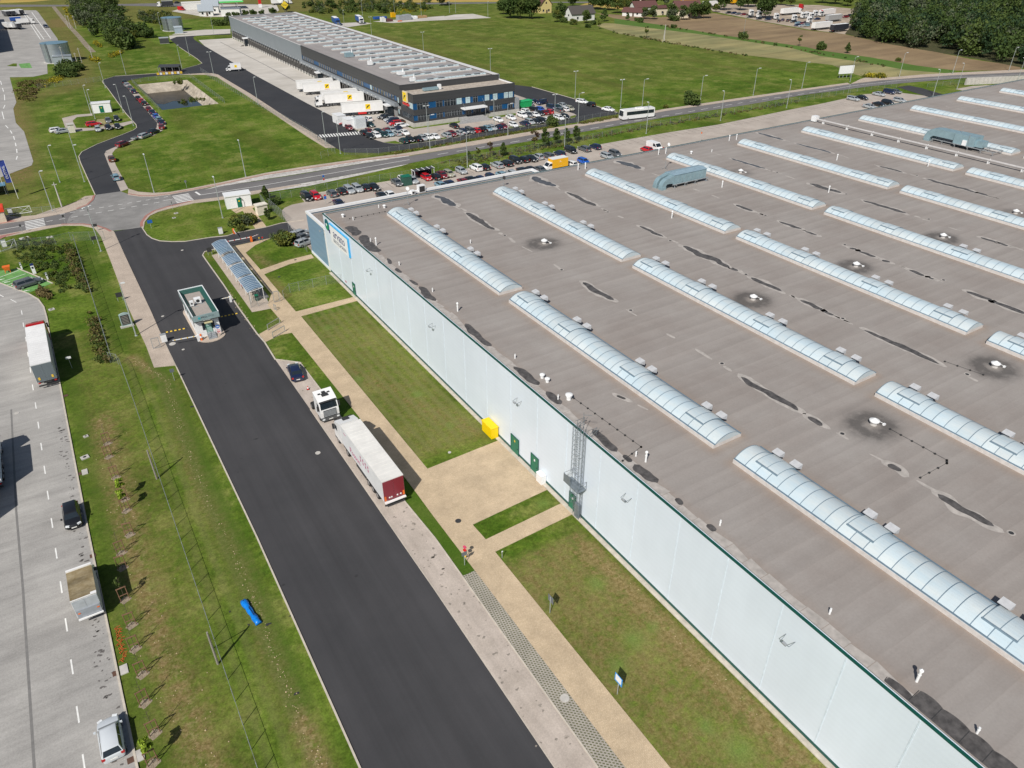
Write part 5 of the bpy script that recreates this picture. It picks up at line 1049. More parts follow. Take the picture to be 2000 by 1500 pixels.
def car_meshes(t):
    L,W,H,B,rb,rt,ft,fb,hz,tz=TYPES[t]; hw=W/2; P0=PAINT['white']; out={}
    mb=MB(); st=[(-.5,.74,.36,.78*tz),(-.492,.86,.26,.93*tz),(-.46,.94,.22,tz),(-.36,.985,.2,max(tz,B)),(-.15,1,.19,B),(.1,1,.19,B),(.26,.99,.19,hz+.02),(.38,.96,.2,hz-.10),(.455,.90,.22,hz-.20),(.488,.80,.26,hz-.30),(.5,.66,.36,hz-.40)]
    R=[]
    for x,w,zb,zt in st:
        h=hw*w; half=[(.0,zb),(.82*h,zb),(.985*h,zb+.12),(h,(zb+zt)/2+.05),(.985*h,zt-.14),(.90*h,zt-.02),(.5*h,zt+.02),(0,zt+.03)]
        ring=[(x*L,y,z) for y,z in half]+[(x*L,-y,z) for y,z in half[-2:0:-1]]; R.append(ring)
    mb.loft(R)
    # cabin: painted frame and roof skin
    bw,tw=hw*.87,hw*.66; zb=B-.03
    def cab(f,zz):   # f 0..1 up the cabin
        return (rb+(rt-rb)*f)*L,(fb+(ft-fb)*f)*L,bw+(tw-bw)*f,zz
    rings=[]
    for f in (0,.5,.86): 
        a,b_,w,_=cab(f,0); z=zb+(H-zb)*f*.97+ (0.03 if f>.8 else 0); rings.append([(a,-w,z),(b_,-w,z),(b_,w,z),(a,w,z)])
    a,b_,w,_=cab(1,0); rings.append([(a+.10,-w*.86,H),(b_-.14,-w*.86,H),(b_-.14,w*.86,H),(a+.10,w*.86,H)]); mb.loft(rings)
    for s in (-1,1): mb.bx(fb*L-.42,fb*L-.28,s*(hw+.10)-.09,s*(hw+.10)+.09,B-.02,B+.12)
    out['body']=mb.mesh('body',P0,True,True)
    try: out['body'].set_sharp_from_angle(angle=rad(38))
    except Exception: pass
    def pane(nm,pts): m_=MB(); m_.add(pts,[(0,1,2,3)]); out[nm]=m_.mesh(nm,GLASS)
    def pt(x0,w,f,dx,dy): 
        a,b_,ww,_=cab(f,0); z=zb+(H-zb)*f*.97; return a,b_,ww,z
    a0,b0,w0,z0=pt(0,0,.10,0,0); a1,b1,w1,z1=pt(0,0,.84,0,0)
    pane('windscreen',[(b0+.012,-w0*.93,z0+.012),(b0+.012,w0*.93,z0+.012),(b1+.012,w1*.93,z1+.012),(b1+.012,-w1*.93,z1+.012)])
    pane('rear_window',[(a0-.012,w0*.90,z0+.012),(a0-.012,-w0*.90,z0+.012),(a1-.012,-w1*.90,z1+.012),(a1-.012,w1*.90,z1+.012)])
    for s in (-1,1):
        m_=MB(); e=.014; n=2
        xs0=[a0+.16,(a0+b0)/2-.04,(a0+b0)/2+.04,b0-.20]; xs1=[a1+.22,(a1+b1)/2-.06,(a1+b1)/2+.02,b1-.10]
        for i in (0,2):
            q=[(xs0[i],s*(w0+e),z0),(xs0[i+1],s*(w0+e),z0),(xs1[i+1],s*(w1+e),z1),(xs1[i],s*(w1+e),z1)]
            m_.add(q if s<0 else q[::-1],[(0,1,2,3)])
        out['side_window%d'%s]=m_.mesh('side_window',GLASS)
    r=.315 if t!='suv' else .35; m_=MB(); m_.cyl((0,-.10,0),(0,.10,0),r,r,16); m_.cyl((0,-.112,0),(0,.112,0),r*.66,r*.66,12,1); out['wheel']=m_.mesh('wheel',[TYRE,RIM],fix=True)
    m_=MB(); m_.bx(-.16,.02,-.19,.19,-.085,.085); out['headlight']=m_.mesh('headlight',LAMPW,fix=True)
    m_=MB(); m_.bx(-.02,.10,-.13,.13,-.11,.11); out['tail_light']=m_.mesh('tail_light',LAMPR,fix=True)
    m_=MB(); m_.bx(-.02,.02,-.26,.26,-.055,.055); out['number_plate']=m_.mesh('number_plate',PLATE,fix=True)
    out['dims']=(L,W,H,B,hz,tz,r); return out
for t in TYPES: CM[t]=car_meshes(t)
CARS=[]
def car(px,py,t,c,hd,row,label=None,zc=.75,xy=None):
    q=xy or G(px,py,zc); m=CM[t]; L,W,H,B,hz,tz,r=m['dims']
    o=T('parked_car','',{'saloon':'car','hatchback':'car','estate':'car','suv':'car','minivan':'car'}[t],(q[0],q[1],.04),rad(hd),None)
    put('body',m['body'],o,mat=PAINT[c])
    for k in ('windscreen','rear_window'): put(k,m[k],o)
    put('side_window',m['side_window-1'],o); put('side_window',m['side_window1'],o)
    for sx in (.305,-.295):
        for s in (-1,1): put('wheel',m['wheel'],o,(sx*L,s*(W/2-.09),r))
    for s in (-1,1):
        put('headlight',m['headlight'],o,(L*.478,s*W*.34,hz-.24),s*rad(22)); put('tail_light',m['tail_light'],o,(-L*.494,s*W*.40,tz-.16),s*rad(-10)*0)
    put('number_plate',m['number_plate'],o,(-L*.5-.005,0,.55)); put('number_plate',m['number_plate'],o,(L*.5+.005,0,.45))
    if label: o['label']=label
    CARS.append([o,px,c,t,row,label]); return o
F_,R_=-90,90
def row(name,lst,zc=.75,jit=2):
    for px,py,t,c,hd in lst: car(px,py,T2[t],C2[c],hd+random.uniform(-jit,jit),name,zc=zc)
T2={'h':'hatchback','s':'saloon','e':'estate','u':'suv','m':'minivan'}
C2={'w':'white','k':'black','g':'grey','s':'silver','r':'red','d':'dark red','n':'navy','b':'blue','l':'light blue','o':'brown','y':'beige','t':'dark green'}
f,r=F_,R_
row('along the warehouse fence',[(599,383.5,'m','k',f),(616,381,'e','r',f),(648,376.5,'h','g',r),(667,372,'h','k',r),(682,369.5,'e','s',f),(698,366.7,'e','s',f),(713.5,365,'h','k',r),(730,364,'s','k',f),(775,355,'s','g',f),(788.5,352,'u','w',f),(806,350.6,'e','s',f),(832.5,345,'h','r',f),(850.4,344,'h','k',r),(863.4,340,'s','d',f),(877,338,'h','y',f),(901,332.5,'h','s',f),(929.7,326.7,'u','w',r),(946,325.4,'h','k',r),(970.7,321,'e','s',r),(989,317.6,'e','k',r),(1006.4,312.4,'u','k',f),(1022,310.5,'h','k',r),(1037.6,308.5,'s','k',f),(1051,305,'h','s',r),(1069.5,302.7,'e','g',r),(1093,298.8,'h','n',r),(1115,292.7,'m','k',f),(1141,289.4,'e','g',r),(1162.5,285.5,'h','n',r)])
row('behind the white annex parapet',[(662.4,396,'s','n',f),(746.4,382,'s','k',f),(762,379.5,'s','w',f),(861.5,361,'s','l',f),(880,358.6,'s','n',f),(906,354.7,'s','d',f),(920.6,351,'s','k',f),(937,348.5,'s','n',r),(959.6,345,'h','n',f),(981,341,'s','l',f),(998.6,337,'e','s',r),(1022,333,'s','k',f),(1035,330,'s','k',r),(1056,330.5,'s','g',f)])
row('beside the warehouse roof edge',[(1116,319,'h','w',r),(1140,314,'h','b',f),(1186,304,'e','s',f),(1201.5,300,'u','g',f),(1262.5,290.7,'h','r',r)])
row('in the far right car park',[(1667,192,'e','s',f),(1684,190,'s','k',f),(1698,207,'s','s',f),(1717,203,'s','k',f),(1717,183,'s','s',f),(1734,200,'u','k',f),(1737,179,'u','n',f),(1749,178,'s','g',f),(1757,195,'e','s',f)])
row('by the office plinth wall',[(750,227,'e','k',180),(757,228.5,'u','k',180),(763,232,'s','s',180),(767,236,'u','n',180),(771.5,239.6,'h','r',180),(782,238,'s','o',180),(785,244,'e','w',0)])
row('near the white cabins',[(662,237.4,'h','r',f),(682,248.4,'h','d',f),(719,231,'e','w',r),(710,234,'h','n',f),(722.5,242,'s','t',f)])
row('in the back corner row',[(710,258,'h','k',r),(721.4,256,'h','d',f),(737,255,'h','t',r),(754,254,'s','d',r),(765,253,'h','s',f),(779,250.6,'s','n',f)])
row('in the front corner row',[(723,265,'h','k',f),(735,262.7,'e','w',f),(750,262,'h','t',f),(761,260.5,'h','l',f),(776,259.4,'h','s',r),(790,257.8,'s','w',f)])
row('along the office hedge',[(788.5,273.7,'s','t',r),(801,271.5,'h','k',f),(815,270.4,'s','k',r),(826,268.8,'h','s',f),(837,266.6,'h','w',f),(849.6,265.5,'s','w',f),(872,262.7,'e','s',r),(882.4,260,'s','d',f),(896.7,258.9,'h','s',r),(906,256.7,'h','n',f),(918,255,'m','g',f),(929.7,253.9,'h','r',r),(941,251.7,'s','k',r),(953,250.6,'h','l',f),(962,249,'h','s',f),(973.7,247.9,'h','n',r),(982.5,246,'s','d',f),(1003,243,'h','w',f),(1024.6,240,'s','n',r),(1035,237,'e','s',f),(1047,237,'h','k',f),(1057,235,'u','k',f),(1069,233.6,'s','w',f),(1092,229,'e','w',f),(1104,227,'h','k',f)])
row('in front of the office steps',[(886.8,244.6,'s','k',r),(973,232.5,'s','w',f),(998,228.5,'s','w',f)])
row('in the lot behind the office corner',[(1020,224.6,'u','w',f),(1027,217,'h','w',f),(1031.6,223,'s','g',f),(1043,213,'h','k',f),(1045,223,'s','w',f),(1053,220,'s','k',f),(1056,213,'h','b',f),(1063,218.6,'s','d',r),(1072,217.4,'h','r',r)])
row('in the lot by the green skip',[(1033,204,'e','w',200),(1028,197.6,'s','g',200),(1040,198,'s','n',200),(1058,199.4,'u','n',195)])
row('at the edge of the black loop road',[(1077,209,'u','n',f),(1088.6,208,'s','t',f),(1091.6,214,'h','g',r),(1099,205,'s','s',f),(1103,212.6,'h','w',r),(1113,211,'h','y',f)])
row('on the asphalt by the rough bank',[(1137,197.6,'e','w',-70),(1153,203,'h','k',100),(1188,212.6,'s','w',-75)])
def hdg(a,b_):
    A=G(*a);B=G(*b_); return math.degrees(math.atan2(B[1]-A[1],B[0]-A[0]))
h1=hdg((314,237),(242,160)); h2=hdg((240,280),(300,256))
row('along the winding side road',[(242.5,160,'s','k',h1),(246.5,165,'h','s',h1),(254,171,'s','g',h1),(261,178,'h','n',h1),(269.5,191,'s','k',h1),(275.5,196,'h','r',h1),(281,201,'h','k',h1),(290,212,'h','d',h1),(297,218,'s','n',h1),(304,226,'h','b',h1),(309.5,232,'h','l',h1),(314,237.5,'s','n',h1),(315,246.5,'h','d',hdg((318,255),(314,238))),(299.5,256,'s','k',h2),(282.5,264,'e','s',h2),(240,280,'e','d',hdg((225,285),(252,275))),(218,309,'h','o',hdg((222,318),(213,300))),(226,345,'h','l',hdg((232,358),(222,335)))],jit=1)
row('on the little left lawn court',[(112,253,'e','w',5),(122.5,255,'s','s',10),(182.5,241,'e','r',8),(191,251,'h','s',f),(211,247.5,'s','k',f),(211,234,'s','g',f),(227.5,231,'h','k',f),(229.5,246,'s','k',f)])
h3=hdg((33,558),(82,543))
car(57,551,'estate','grey',h3,'',"dark grey estate on the green charging bay at left edge",xy=G(56,554,.4))
car(0,0,'hatchback','black',-90,'',"black hatchback facing the camera on the left concrete yard",xy=(-9.6,76.5))
car(0,0,'hatchback','pearl',90,'',"silver hatchback parked at the bottom left corner of the yard",xy=(-9.5,46.0))
car(0,0,'saloon','navy',hdg((590,790),(562,715)),'',"dark navy saloon alone in the lay-by near the gatehouse",xy=G(577,727,.5))
row('under the left annex corner',[(586,455,'e','s',20),(589,463,'h','g',20),(594,472,'h','s',20)])
# far truck yard and top left yard cars
row('along the front of the far truck yard',[(1423,24.5,'s','k',170),(1433,25.5,'h','n',170),(1442.5,27,'s','g',170),(1452,28,'s','d',170),(1465.5,33,'s','k',170),(1482.5,36,'h','k',170),(1500,37.5,'s','n',170),(1521.5,41,'s','k',30),(1529,39,'h','n',30),(1538.5,40,'s','k',30),(1549.5,42,'h','k',170),(1558,45,'h','l',170),(1566.5,46,'h','d',170),(1575,46.5,'s','g',170),(1557,49,'h','n',170),(1565.7,50.5,'s','s',170),(1576,49.5,'h','l',170)],.6)
row('under the trees of the far truck yard',[(1651,33,'u','d',170),(1659,31,'u','k',170),(1596,37,'s','n',170)],.6)
row('on the road beyond the inn',[(346,5,'s','k',10),(410,2.5,'s','k',10),(877,5.6,'h','y',10)],.6)
# car labels: colour and kind, then what stands next to it
ORD=['first','second','third','fourth','fifth','sixth','seventh','eighth','ninth','tenth','eleventh','twelfth','thirteenth']
rows={}
for c in CARS:
    if not c[5]: rows.setdefault(c[4],[]).append(c)
used={}
for rn,L in rows.items():
    L.sort(key=lambda c:c[1]); nm=[f'{c[2]} {c[3]}' for c in L]; cand=[]
    for i,c in enumerate(L):
        c[0]['group']='cars parked '+rn
        if nm.count(nm[i])==1: s=f'only {nm[i]} parked {rn}'
        else:
            k=[j for j in range(len(L)) if nm[j]==nm[i]].index(i); s=f'{ORD[k]} {nm[i]} from the left {rn}'
        c[0]['label']=s
# ---------------------------------------------------------------- lorries and vans
def P(nm,v,r=.35): return M(nm,v,r,0,.05,.8,coat=.3)
LW=P('lorry_white',(.80,.80,.80)); CURT=M('curtain_side',(.70,.71,.72),.5,var=.06,scale=.6); TROOF=M('trailer_roof',(.72,.71,.68),.6,var=.10,scale=.5); MAROON=P('maroon_doors',(.22,.018,.035)); SLATE=P('slate_doors',(.13,.16,.18)); BLUEC=P('blue_curtain',(.02,.09,.38)); YELT=P('yellow_box_body',(.80,.42,.005)); REDC=P('red_cab',(.45,.012,.02)); DKC=P('dark_curtain',(.035,.038,.05)); GRC=P('grey_curtain',(.36,.37,.38))
wm=MB(); wm.cyl((0,-.17,0),(0,.17,0),.50,.50,18); wm.cyl((0,-.18,0),(0,.18,0),.28,.28,12,1); TW=wm.mesh('wheel',[TYRE,RIM],fix=True)
def wheels(o,xs,w=1.05,r=.5):
    for x in xs:
        for s in (-1,1): put('wheel',TW,o,(x,s*w,r))
CBC={}
def cab(o,x,m,roofw=True,key=None):   # cab nose at x+1.15, back at x-1.15
    k=(m.name,key)
    if k not in CBC:
        D={}
        mb=MB(); mb.side([(-1.15,.75),(1.15,.75),(1.2,1.5),(1.12,2.0),(.86,2.95),(.55,3.25),(-1.15,3.72)],-1.24,1.24); D['cab_body']=mb.mesh('cab_body',m,fix=True)
        mb=MB(); mb.add([(1.135,-1.1,2.02),(1.135,1.1,2.02),(.885,1.06,2.92),(.885,-1.06,2.92)],[(0,1,2,3)]); D['windscreen']=mb.mesh('windscreen',GLASS)
        for s in (-1,1): mb=MB(); mb.bx(.05,.85,s*1.243-.004,s*1.243+.004,1.95,2.7); D['side_window%d'%s]=mb.mesh('side_window',GLASS,fix=True)
        mb=MB(); mb.bx(1.16,1.24,-.85,.85,.85,1.85); 
        for i in range(5): mb.bx(1.24,1.27,-.82,.82,.95+i*.18,1.05+i*.18,1)
        D['grille']=mb.mesh('grille',[CHASS,GREYP],fix=True)
        mb=MB(); mb.bx(1.0,1.32,-1.22,1.22,.35,.82); D['bumper']=mb.mesh('bumper',M('bumper_dark',(.09,.095,.10),.5),fix=True)
        for s in (-1,1): mb=MB(); mb.bx(1.26,1.345,s*.98-.17,s*.98+.17,.52,.72); D['headlight%d'%s]=mb.mesh('headlight',LAMPW,fix=True)
        for s in (-1,1): mb=MB(); mb.bx(.85,1.0,s*1.42-.11,s*1.42+.11,1.9,2.65); mb.bar((.8,s*1.24,2.6),(.92,s*1.4,2.6),.05); D['mirror%d'%s]=mb.mesh('mirror',CHASS,fix=True)
        mb=MB(); mb.bx(-.35,.2,-.42,.42,3.42,3.55) ; D['roof_hatch']=mb.mesh('roof_hatch',CHASS,fix=True)
        mb=MB(); mb.bx(.50,1.05,-1.15,1.15,3.0,3.06); D['sun_visor']=mb.mesh('sun_visor',CHASS,fix=True)
        mb=MB(); mb.bx(1.32,1.335,-.28,.28,.45,.57); D['number_plate']=mb.mesh('number_plate',PLATE,fix=True); CBC[k]=D
    for nm,me in CBC[k].items(): put(nm.rstrip('-1'),me,o,(x,0,0))
    CH=MB(); CH.bx(x-3.8,x+1.0,-.45,.45,.55,.9); CH.bx(x-3.2,x-1.3,-1.1,-.5,.45,.95); CH.bx(x-3.2,x-1.3,.5,1.1,.45,.95); CH.cyl((x-2.9,0,.9),(x-2.9,0,1.05),.5,.5,12); CH.build('chassis',CHASS,o)
    wheels(o,(x+.25,x-2.9))
def box_body(o,x0,x1,z0,z1,sm,rm,dm,w=1.27,name='trailer_body',ribs=True):
    mb=MB(); mb.bx(x0,x1,-w,w,z0,z1-.06,0); b_=mb.build(name,sm,o)
    mb=MB(); mb.bx(x0-.02,x1+.02,-w-.02,w+.02,z1-.06,z1); 
    if ribs:
        x=x0+.6
        while x<x1-.3: mb.bx(x-.02,x+.02,-w+.1,w-.1,z1,z1+.018); x+=.68
    mb.build('trailer_roof',rm,o)
    mb=MB(); mb.bx(x0-.05,x0-.002,-w+.03,-.012,z0+.05,z1-.12); mb.bx(x0-.05,x0-.002,.012,w-.03,z0+.05,z1-.12); mb.build('rear_doors',dm,o)
    return b_
def under(o,x0,x1,axles,z0,legs=True):
    mb=MB(); mb.bx(x0+.05,x1-.2,-.5,.5,z0-.35,z0); mb.bx(x0-.06,x0+.1,-1.2,1.2,.45,.62); mb.bx(x0+5.4,x1-4,-1.22,-1.17,.45,z0-.1); mb.bx(x0+5.4,x1-4,1.17,1.22,.45,z0-.1)
    if legs: mb.bx(x1-2.6,x1-2.4,-.9,-.7,0,z0); mb.bx(x1-2.6,x1-2.4,.7,.9,0,z0)
    mb.build('underframe',CHASS,o); wheels(o,axles)
    mb=MB(); mb.bx(x0-.09,x0-.03,-1.15,-.85,z0-.22,z0-.06); mb.bx(x0-.09,x0-.03,.85,1.15,z0-.22,z0-.06); mb.build('tail_light',LAMPR,o)
def trailer(o,L,sm,rm,dm,h=3.95,z0=1.15,x0=0):
    box_body(o,x0,x0+L,z0,h,sm,rm,dm); under(o,x0,x0+L,(x0+2.2,x0+3.5,x0+4.8),z0)
# lorry with maroon rear
o=T('articulated_lorry','white curtain-sided lorry with maroon rear doors in the lay-by','lorry',(21.45,59.6,.05),PI/2)
trailer(o,12.5,CURT,TROOF,MAROON,4.0); cab(o,14.3,LW)
mb=MB(); mb.bx(-.10,-.052,-1.2,-1.0,1.25,1.85); mb.bx(-.10,-.052,1.0,1.2,1.25,1.85); mb.build('marker_board',ORANGE,o)
mb=MB(); mb.bx(-.35,-.06,-1.26,1.26,1.0,1.13); mb.build('rear_bar',LW,o)
mb=MB()
for y in (-.75,-.35,.35,.6): mb.disc((0,0),.11,0,12) if 0 else mb.cyl((-.075,y,1.55),(-.051,y,1.55),.10,.10,12)
mb.build('round_sticker',WHITEP,o)
MAG=M('magenta_lettering',(.42,.015,.14),.5); text('lettering','Posson',1.15,MAG,o,(8.4,1.275,1.95),(PI/2,0,PI),.004); 
mb=MB()
for i in range(4):
    for k in range(2): mb.bx(6.4-i*.75-.12,6.4-i*.75+.12,1.272,1.278,2.5+k*.5,2.85+k*.5)
mb.build('side_mark',MAG,o); text('lettering','H.U.M',.28,MAG,o,(11.4,1.275,3.3),(PI/2,0,PI),.004)
# solo tractor
o=T('tractor_unit','white tractor unit without trailer facing the camera in the lay-by','lorry',(21.1,81.6,.05),-PI/2); cab(o,1.2,LW,key='solo')
mb=MB(); mb.bx(.4,.9,-.25,.25,3.5,3.62); mb.bx(.4,.9,-.8,-.45,3.45,3.56); mb.bx(.4,.9,.45,.8,3.45,3.56); mb.build('roof_lamps',CHASS,o)
# box truck with grey rear, left yard
o=T('articulated_lorry','white lorry with slate rear doors and red cab on the left yard','lorry',(-9.75,108.4,.03),PI/2)
trailer(o,13.2,LW,M('dusty_white_roof',(.74,.74,.74),.6,var=.08,scale=.4),SLATE,3.95); cab(o,15.3,REDC); mb=MB(); mb.side([(13.9,3.3),(16.0,3.3),(15.2,3.6),(14.0,3.93)],-1.2,1.2); mb.build('roof_deflector',REDC,o)
mb=MB(); mb.bx(-.09,-.052,-.95,-.7,1.5,1.9); mb.bx(-.09,-.052,.7,.95,1.5,1.9); mb.build('marker_board',YELLOW,o)
# box van with dirty roof
o=T('box_truck','white box truck with brown-stained roof and grey tail lift','truck',(-9.35,60.2,.03),PI/2)
BRN=m_ground('lichen_roof',(.30,.25,.16),(.20,.15,.075),.9,5,(.25,1.4,1),.35,.85,1.15,.2)
box_body(o,0,4.3,1.0,3.15,LW,BRN,M('tail_lift_grey',(.40,.43,.46),.5),1.08,'box_body',False)
mb=MB(); mb.bx(4.1,4.32,-1.1,1.1,3.13,3.3); mb.bx(-.03,.05,-1.1,1.1,3.13,3.2); mb.bx(-.03,.35,-1.1,-.6,3.151,3.165); mb.build('roof_edge',LW,o)
mb=MB(); mb.bx(-.16,-.055,-1.0,1.0,.95,1.9); mb.build('tail_lift',M('tail_lift_sheet',(.36,.39,.43),.45,.3),o)
mb=MB(); mb.bx(-.30,-.165,-1.05,1.05,.78,.92); mb.build('step',LW,o); mb=MB(); mb.bx(-.20,-.165,-.9,-.7,1.5,1.62); mb.bx(-.20,-.165,.7,.9,1.5,1.62); mb.build('lamp',ORANGE,o)
mb=MB(); mb.side([(4.4,.5),(6.6,.5),(6.65,1.0),(6.1,1.35),(5.4,2.1),(4.4,2.15)],-.98,.98); mb.build('cab_body',LW,o); mb=MB(); mb.add([(6.12,-.88,1.38),(6.12,.88,1.38),(5.44,.84,2.08),(5.44,-.84,2.08)],[(0,1,2,3)]); mb.build('windscreen',GLASS,o)
mb=MB(); mb.bx(0,6,-.4,.4,.45,.95); mb.build('chassis',CHASS,o)
for x in (1.2,5.5):
    for s in (-1,1): put('wheel',CM['suv']['wheel'],o,(x,s*.9,.36))
mb=MB(); mb.bx(5.0,5.2,1.0,1.28,1.5,1.8); mb.bx(5.0,5.2,-1.28,-1.0,1.5,1.8); mb.build('mirror',CHASS,o)
# trailers cut by the left edge
q=G(4,941,1.2); o=T('semi_trailer','pale blue-white trailer cut by the left edge, upper shadow','trailer',(q[0]-1.25,q[1],.03),PI/2); trailer(o,6.2,P('pale_blue_body',(.50,.60,.68)),LW,LW,3.6); cab(o,8.2,LW)
q=G(-38,1018,1.2); o=T('semi_trailer','trailer outside the left edge, only its shadow in view','trailer',(q[0]-1.25,q[1],.03),PI/2); trailer(o,9,LW,LW,LW,4.0)
# dock trailers with the yellow mark
def dock_trailer(px0,py0,px1,py1,lb,has_cab,skirt=None):
    A=Vector(G(px0,py0)); B=Vector(G(px1,py1)); ang=math.atan2(A.y-B.y,A.x-B.x); o=T('semi_trailer',lb,'trailer',(B.x,B.y,.03),ang,'trailers backed onto the docks')
    L=13.6; trailer(o,L,LW,TROOF,LW,4.0)
    mb=MB()
    for s in (1,): mb.add([(4.2,s*1.275,1.9),(5.8,s*1.275,1.9),(5.8,s*1.275,3.5),(4.2,s*1.275,3.5)],[(0,3,2,1)])
    mb.build('yellow_mark',YELM,o); mb=MB(); mb.add([(5.0-a*1.1,1.281,2.7+b_*1.1) for a,b_ in [(-.55,-.5),(-.1,-.35),(.0,-.1),(.5,.15),(.62,.5),(.3,.35),(-.05,.3),(-.35,.0),(-.2,-.1),(-.5,-.3)]],[(0,1,9),(1,2,8,9),(2,6,7,8),(2,3,5,6),(3,4,5)]); mb.build('bird_mark',BLACKP,o)
    mb=MB(); mb.bx(4.0,6.0,1.272,1.277,1.55,1.68); mb.build('red_caption',M('caption_red',(.6,.22,.12),.5),o)
    if skirt: mb=MB(); mb.bx(5.6,8.4,1.225,1.26,.45,1.1); mb.build('pallet_box',REDM,o)
    if has_cab: cab(o,L+2.1,LW); o.name='articulated_lorry'
    else:
        mb=MB(); mb.bx(L-2.6,L-2.3,-1,1,0,1.1); mb.build('landing_leg',CHASS,o)
    return o
dock_trailer(590,179,651,174,'rearmost white trailer on the docks, half hidden by its neighbour',False)
dock_trailer(604,185,665,180,'white dock trailer with yellow square, second from the far end',False)
dock_trailer(640,200,703,195,'white trailer between the coupled lorry and the pair behind it',False)
dock_trailer(646,207,711,202,'white lorry with its cab at the docks, yellow square on side',True)
dock_trailer(680,226,748,221,'white dock trailer with red box underneath, nearest the cars',False,True)
# simple trailers and vans elsewhere
def simple_trailer(px,py,hd,L,sm,lb,cabm=None,dm=None,h=4.0,grp=None,z=0):
    q=G(px,py,1.8); o=T('articulated_lorry' if cabm else 'semi_trailer',lb,'lorry' if cabm else 'trailer',(q[0]-math.cos(rad(hd))*L/2,q[1]-math.sin(rad(hd))*L/2,.04),rad(hd),grp); trailer(o,L,sm,LW,dm or sm,h)
    if cabm: cab(o,L+2.1,cabm)
    return o
simple_trailer(655,41,-100,11,BLUEC,'left blue curtain lorry on the storage pad behind the hall',BLUEC)
simple_trailer(701,38,-100,10,BLUEC,'right blue lorry with white cab on the storage pad',LW)
simple_trailer(1542,23,0,15,LW,'long white trailer in the middle of the far truck yard',LW)
simple_trailer(1605,51,0,15,LW,'long white trailer at the front of the far truck yard')
simple_trailer(1639,55,0,13,DKC,'dark curtain trailer at the front right of the far truck yard')
simple_trailer(1628,36,0,13,GRC,'grey curtain trailer right of the white cabs')
simple_trailer(1616,25,0,13,P('red_end_body',(.72,.70,.70)),'white trailer with red end beneath the wood',None,REDC)
simple_trailer(1345,3,0,14,YELT,'yellow trailer behind the maroon-roofed house')
simple_trailer(1387,9,0,13,LW,'white trailer left of the tall yard trees')
simple_trailer(1440,3,0,12,YELT,'yellow trailer between the tall yard trees')
for x,y,lb in ((1465,26,'lone white tractor cab at left of the far truck yard'),(1482,22,'rear white tractor cab of the left pair in truck yard'),(1480,30,'front white tractor cab of the left pair in truck yard'),(1514,33,'white tractor cab standing before the long middle trailer'),(1549,36,'white tractor cab alone below the long middle trailer'),(1578,40,'white tractor cab behind the small parked cars'),(1566,31,'leftmost white cab of the tight truck yard row'),(1574,30,'second white cab of the tight truck yard row'),(1582,31.5,'third white cab of the tight truck yard row'),(1590,27,'fourth white cab of the tight truck yard row'),(1601,27,'rightmost white cab of the tight truck yard row')):
    q=G(x,y,1.5); o=T('tractor_unit',lb,'lorry',(q[0],q[1],.04),rad(-100),'white cabs in the far truck yard'); cab(o,1.2,LW,key='solo')
q=G(1562,16,1); o=T('tractor_unit','red-fronted cab at the right end of the long trailer','lorry',(q[0],q[1],.04),0); cab(o,1.2,REDC)
for i,(x,y,m,lb) in enumerate(((12,26,DKC,'dark trailer at far left of the top trailer row'),(22,25.5,DKC,'second dark trailer of the top trailer row'),(30,24.5,LW,'third trailer, white, of the top trailer row'),(39,23.5,DKC,'rightmost dark trailer of the top trailer row'),(14,50,LW,'left white trailer in the lower trailer row'),(24,50,LW,'middle white trailer in the lower trailer row'),(33,50.5,DKC,'dark low trailer at right of the lower row'))):
    simple_trailer(x,y,-75,9,m,lb,None,None,3.4)
simple_trailer(44,42,5,6.5,LW,'white box lorry beside the lower trailer row',LW,None,3.4)
simple_trailer(30,37.5,5,6,BLUEC,'blue box body behind the white box lorry',None,None,3.2)
q=G(89.7,51.5,.7); o=car(89.7,51,'suv','navy',-75,'','dark blue pickup alone on the upper left lane lines',xy=q)
simple_trailer(327,8,170,8,DKC,'white and black lorry on the road beyond the wood',LW)
simple_trailer(546,4,0,12,LW,'white lorry on the road beside the diamond pylon',LW)
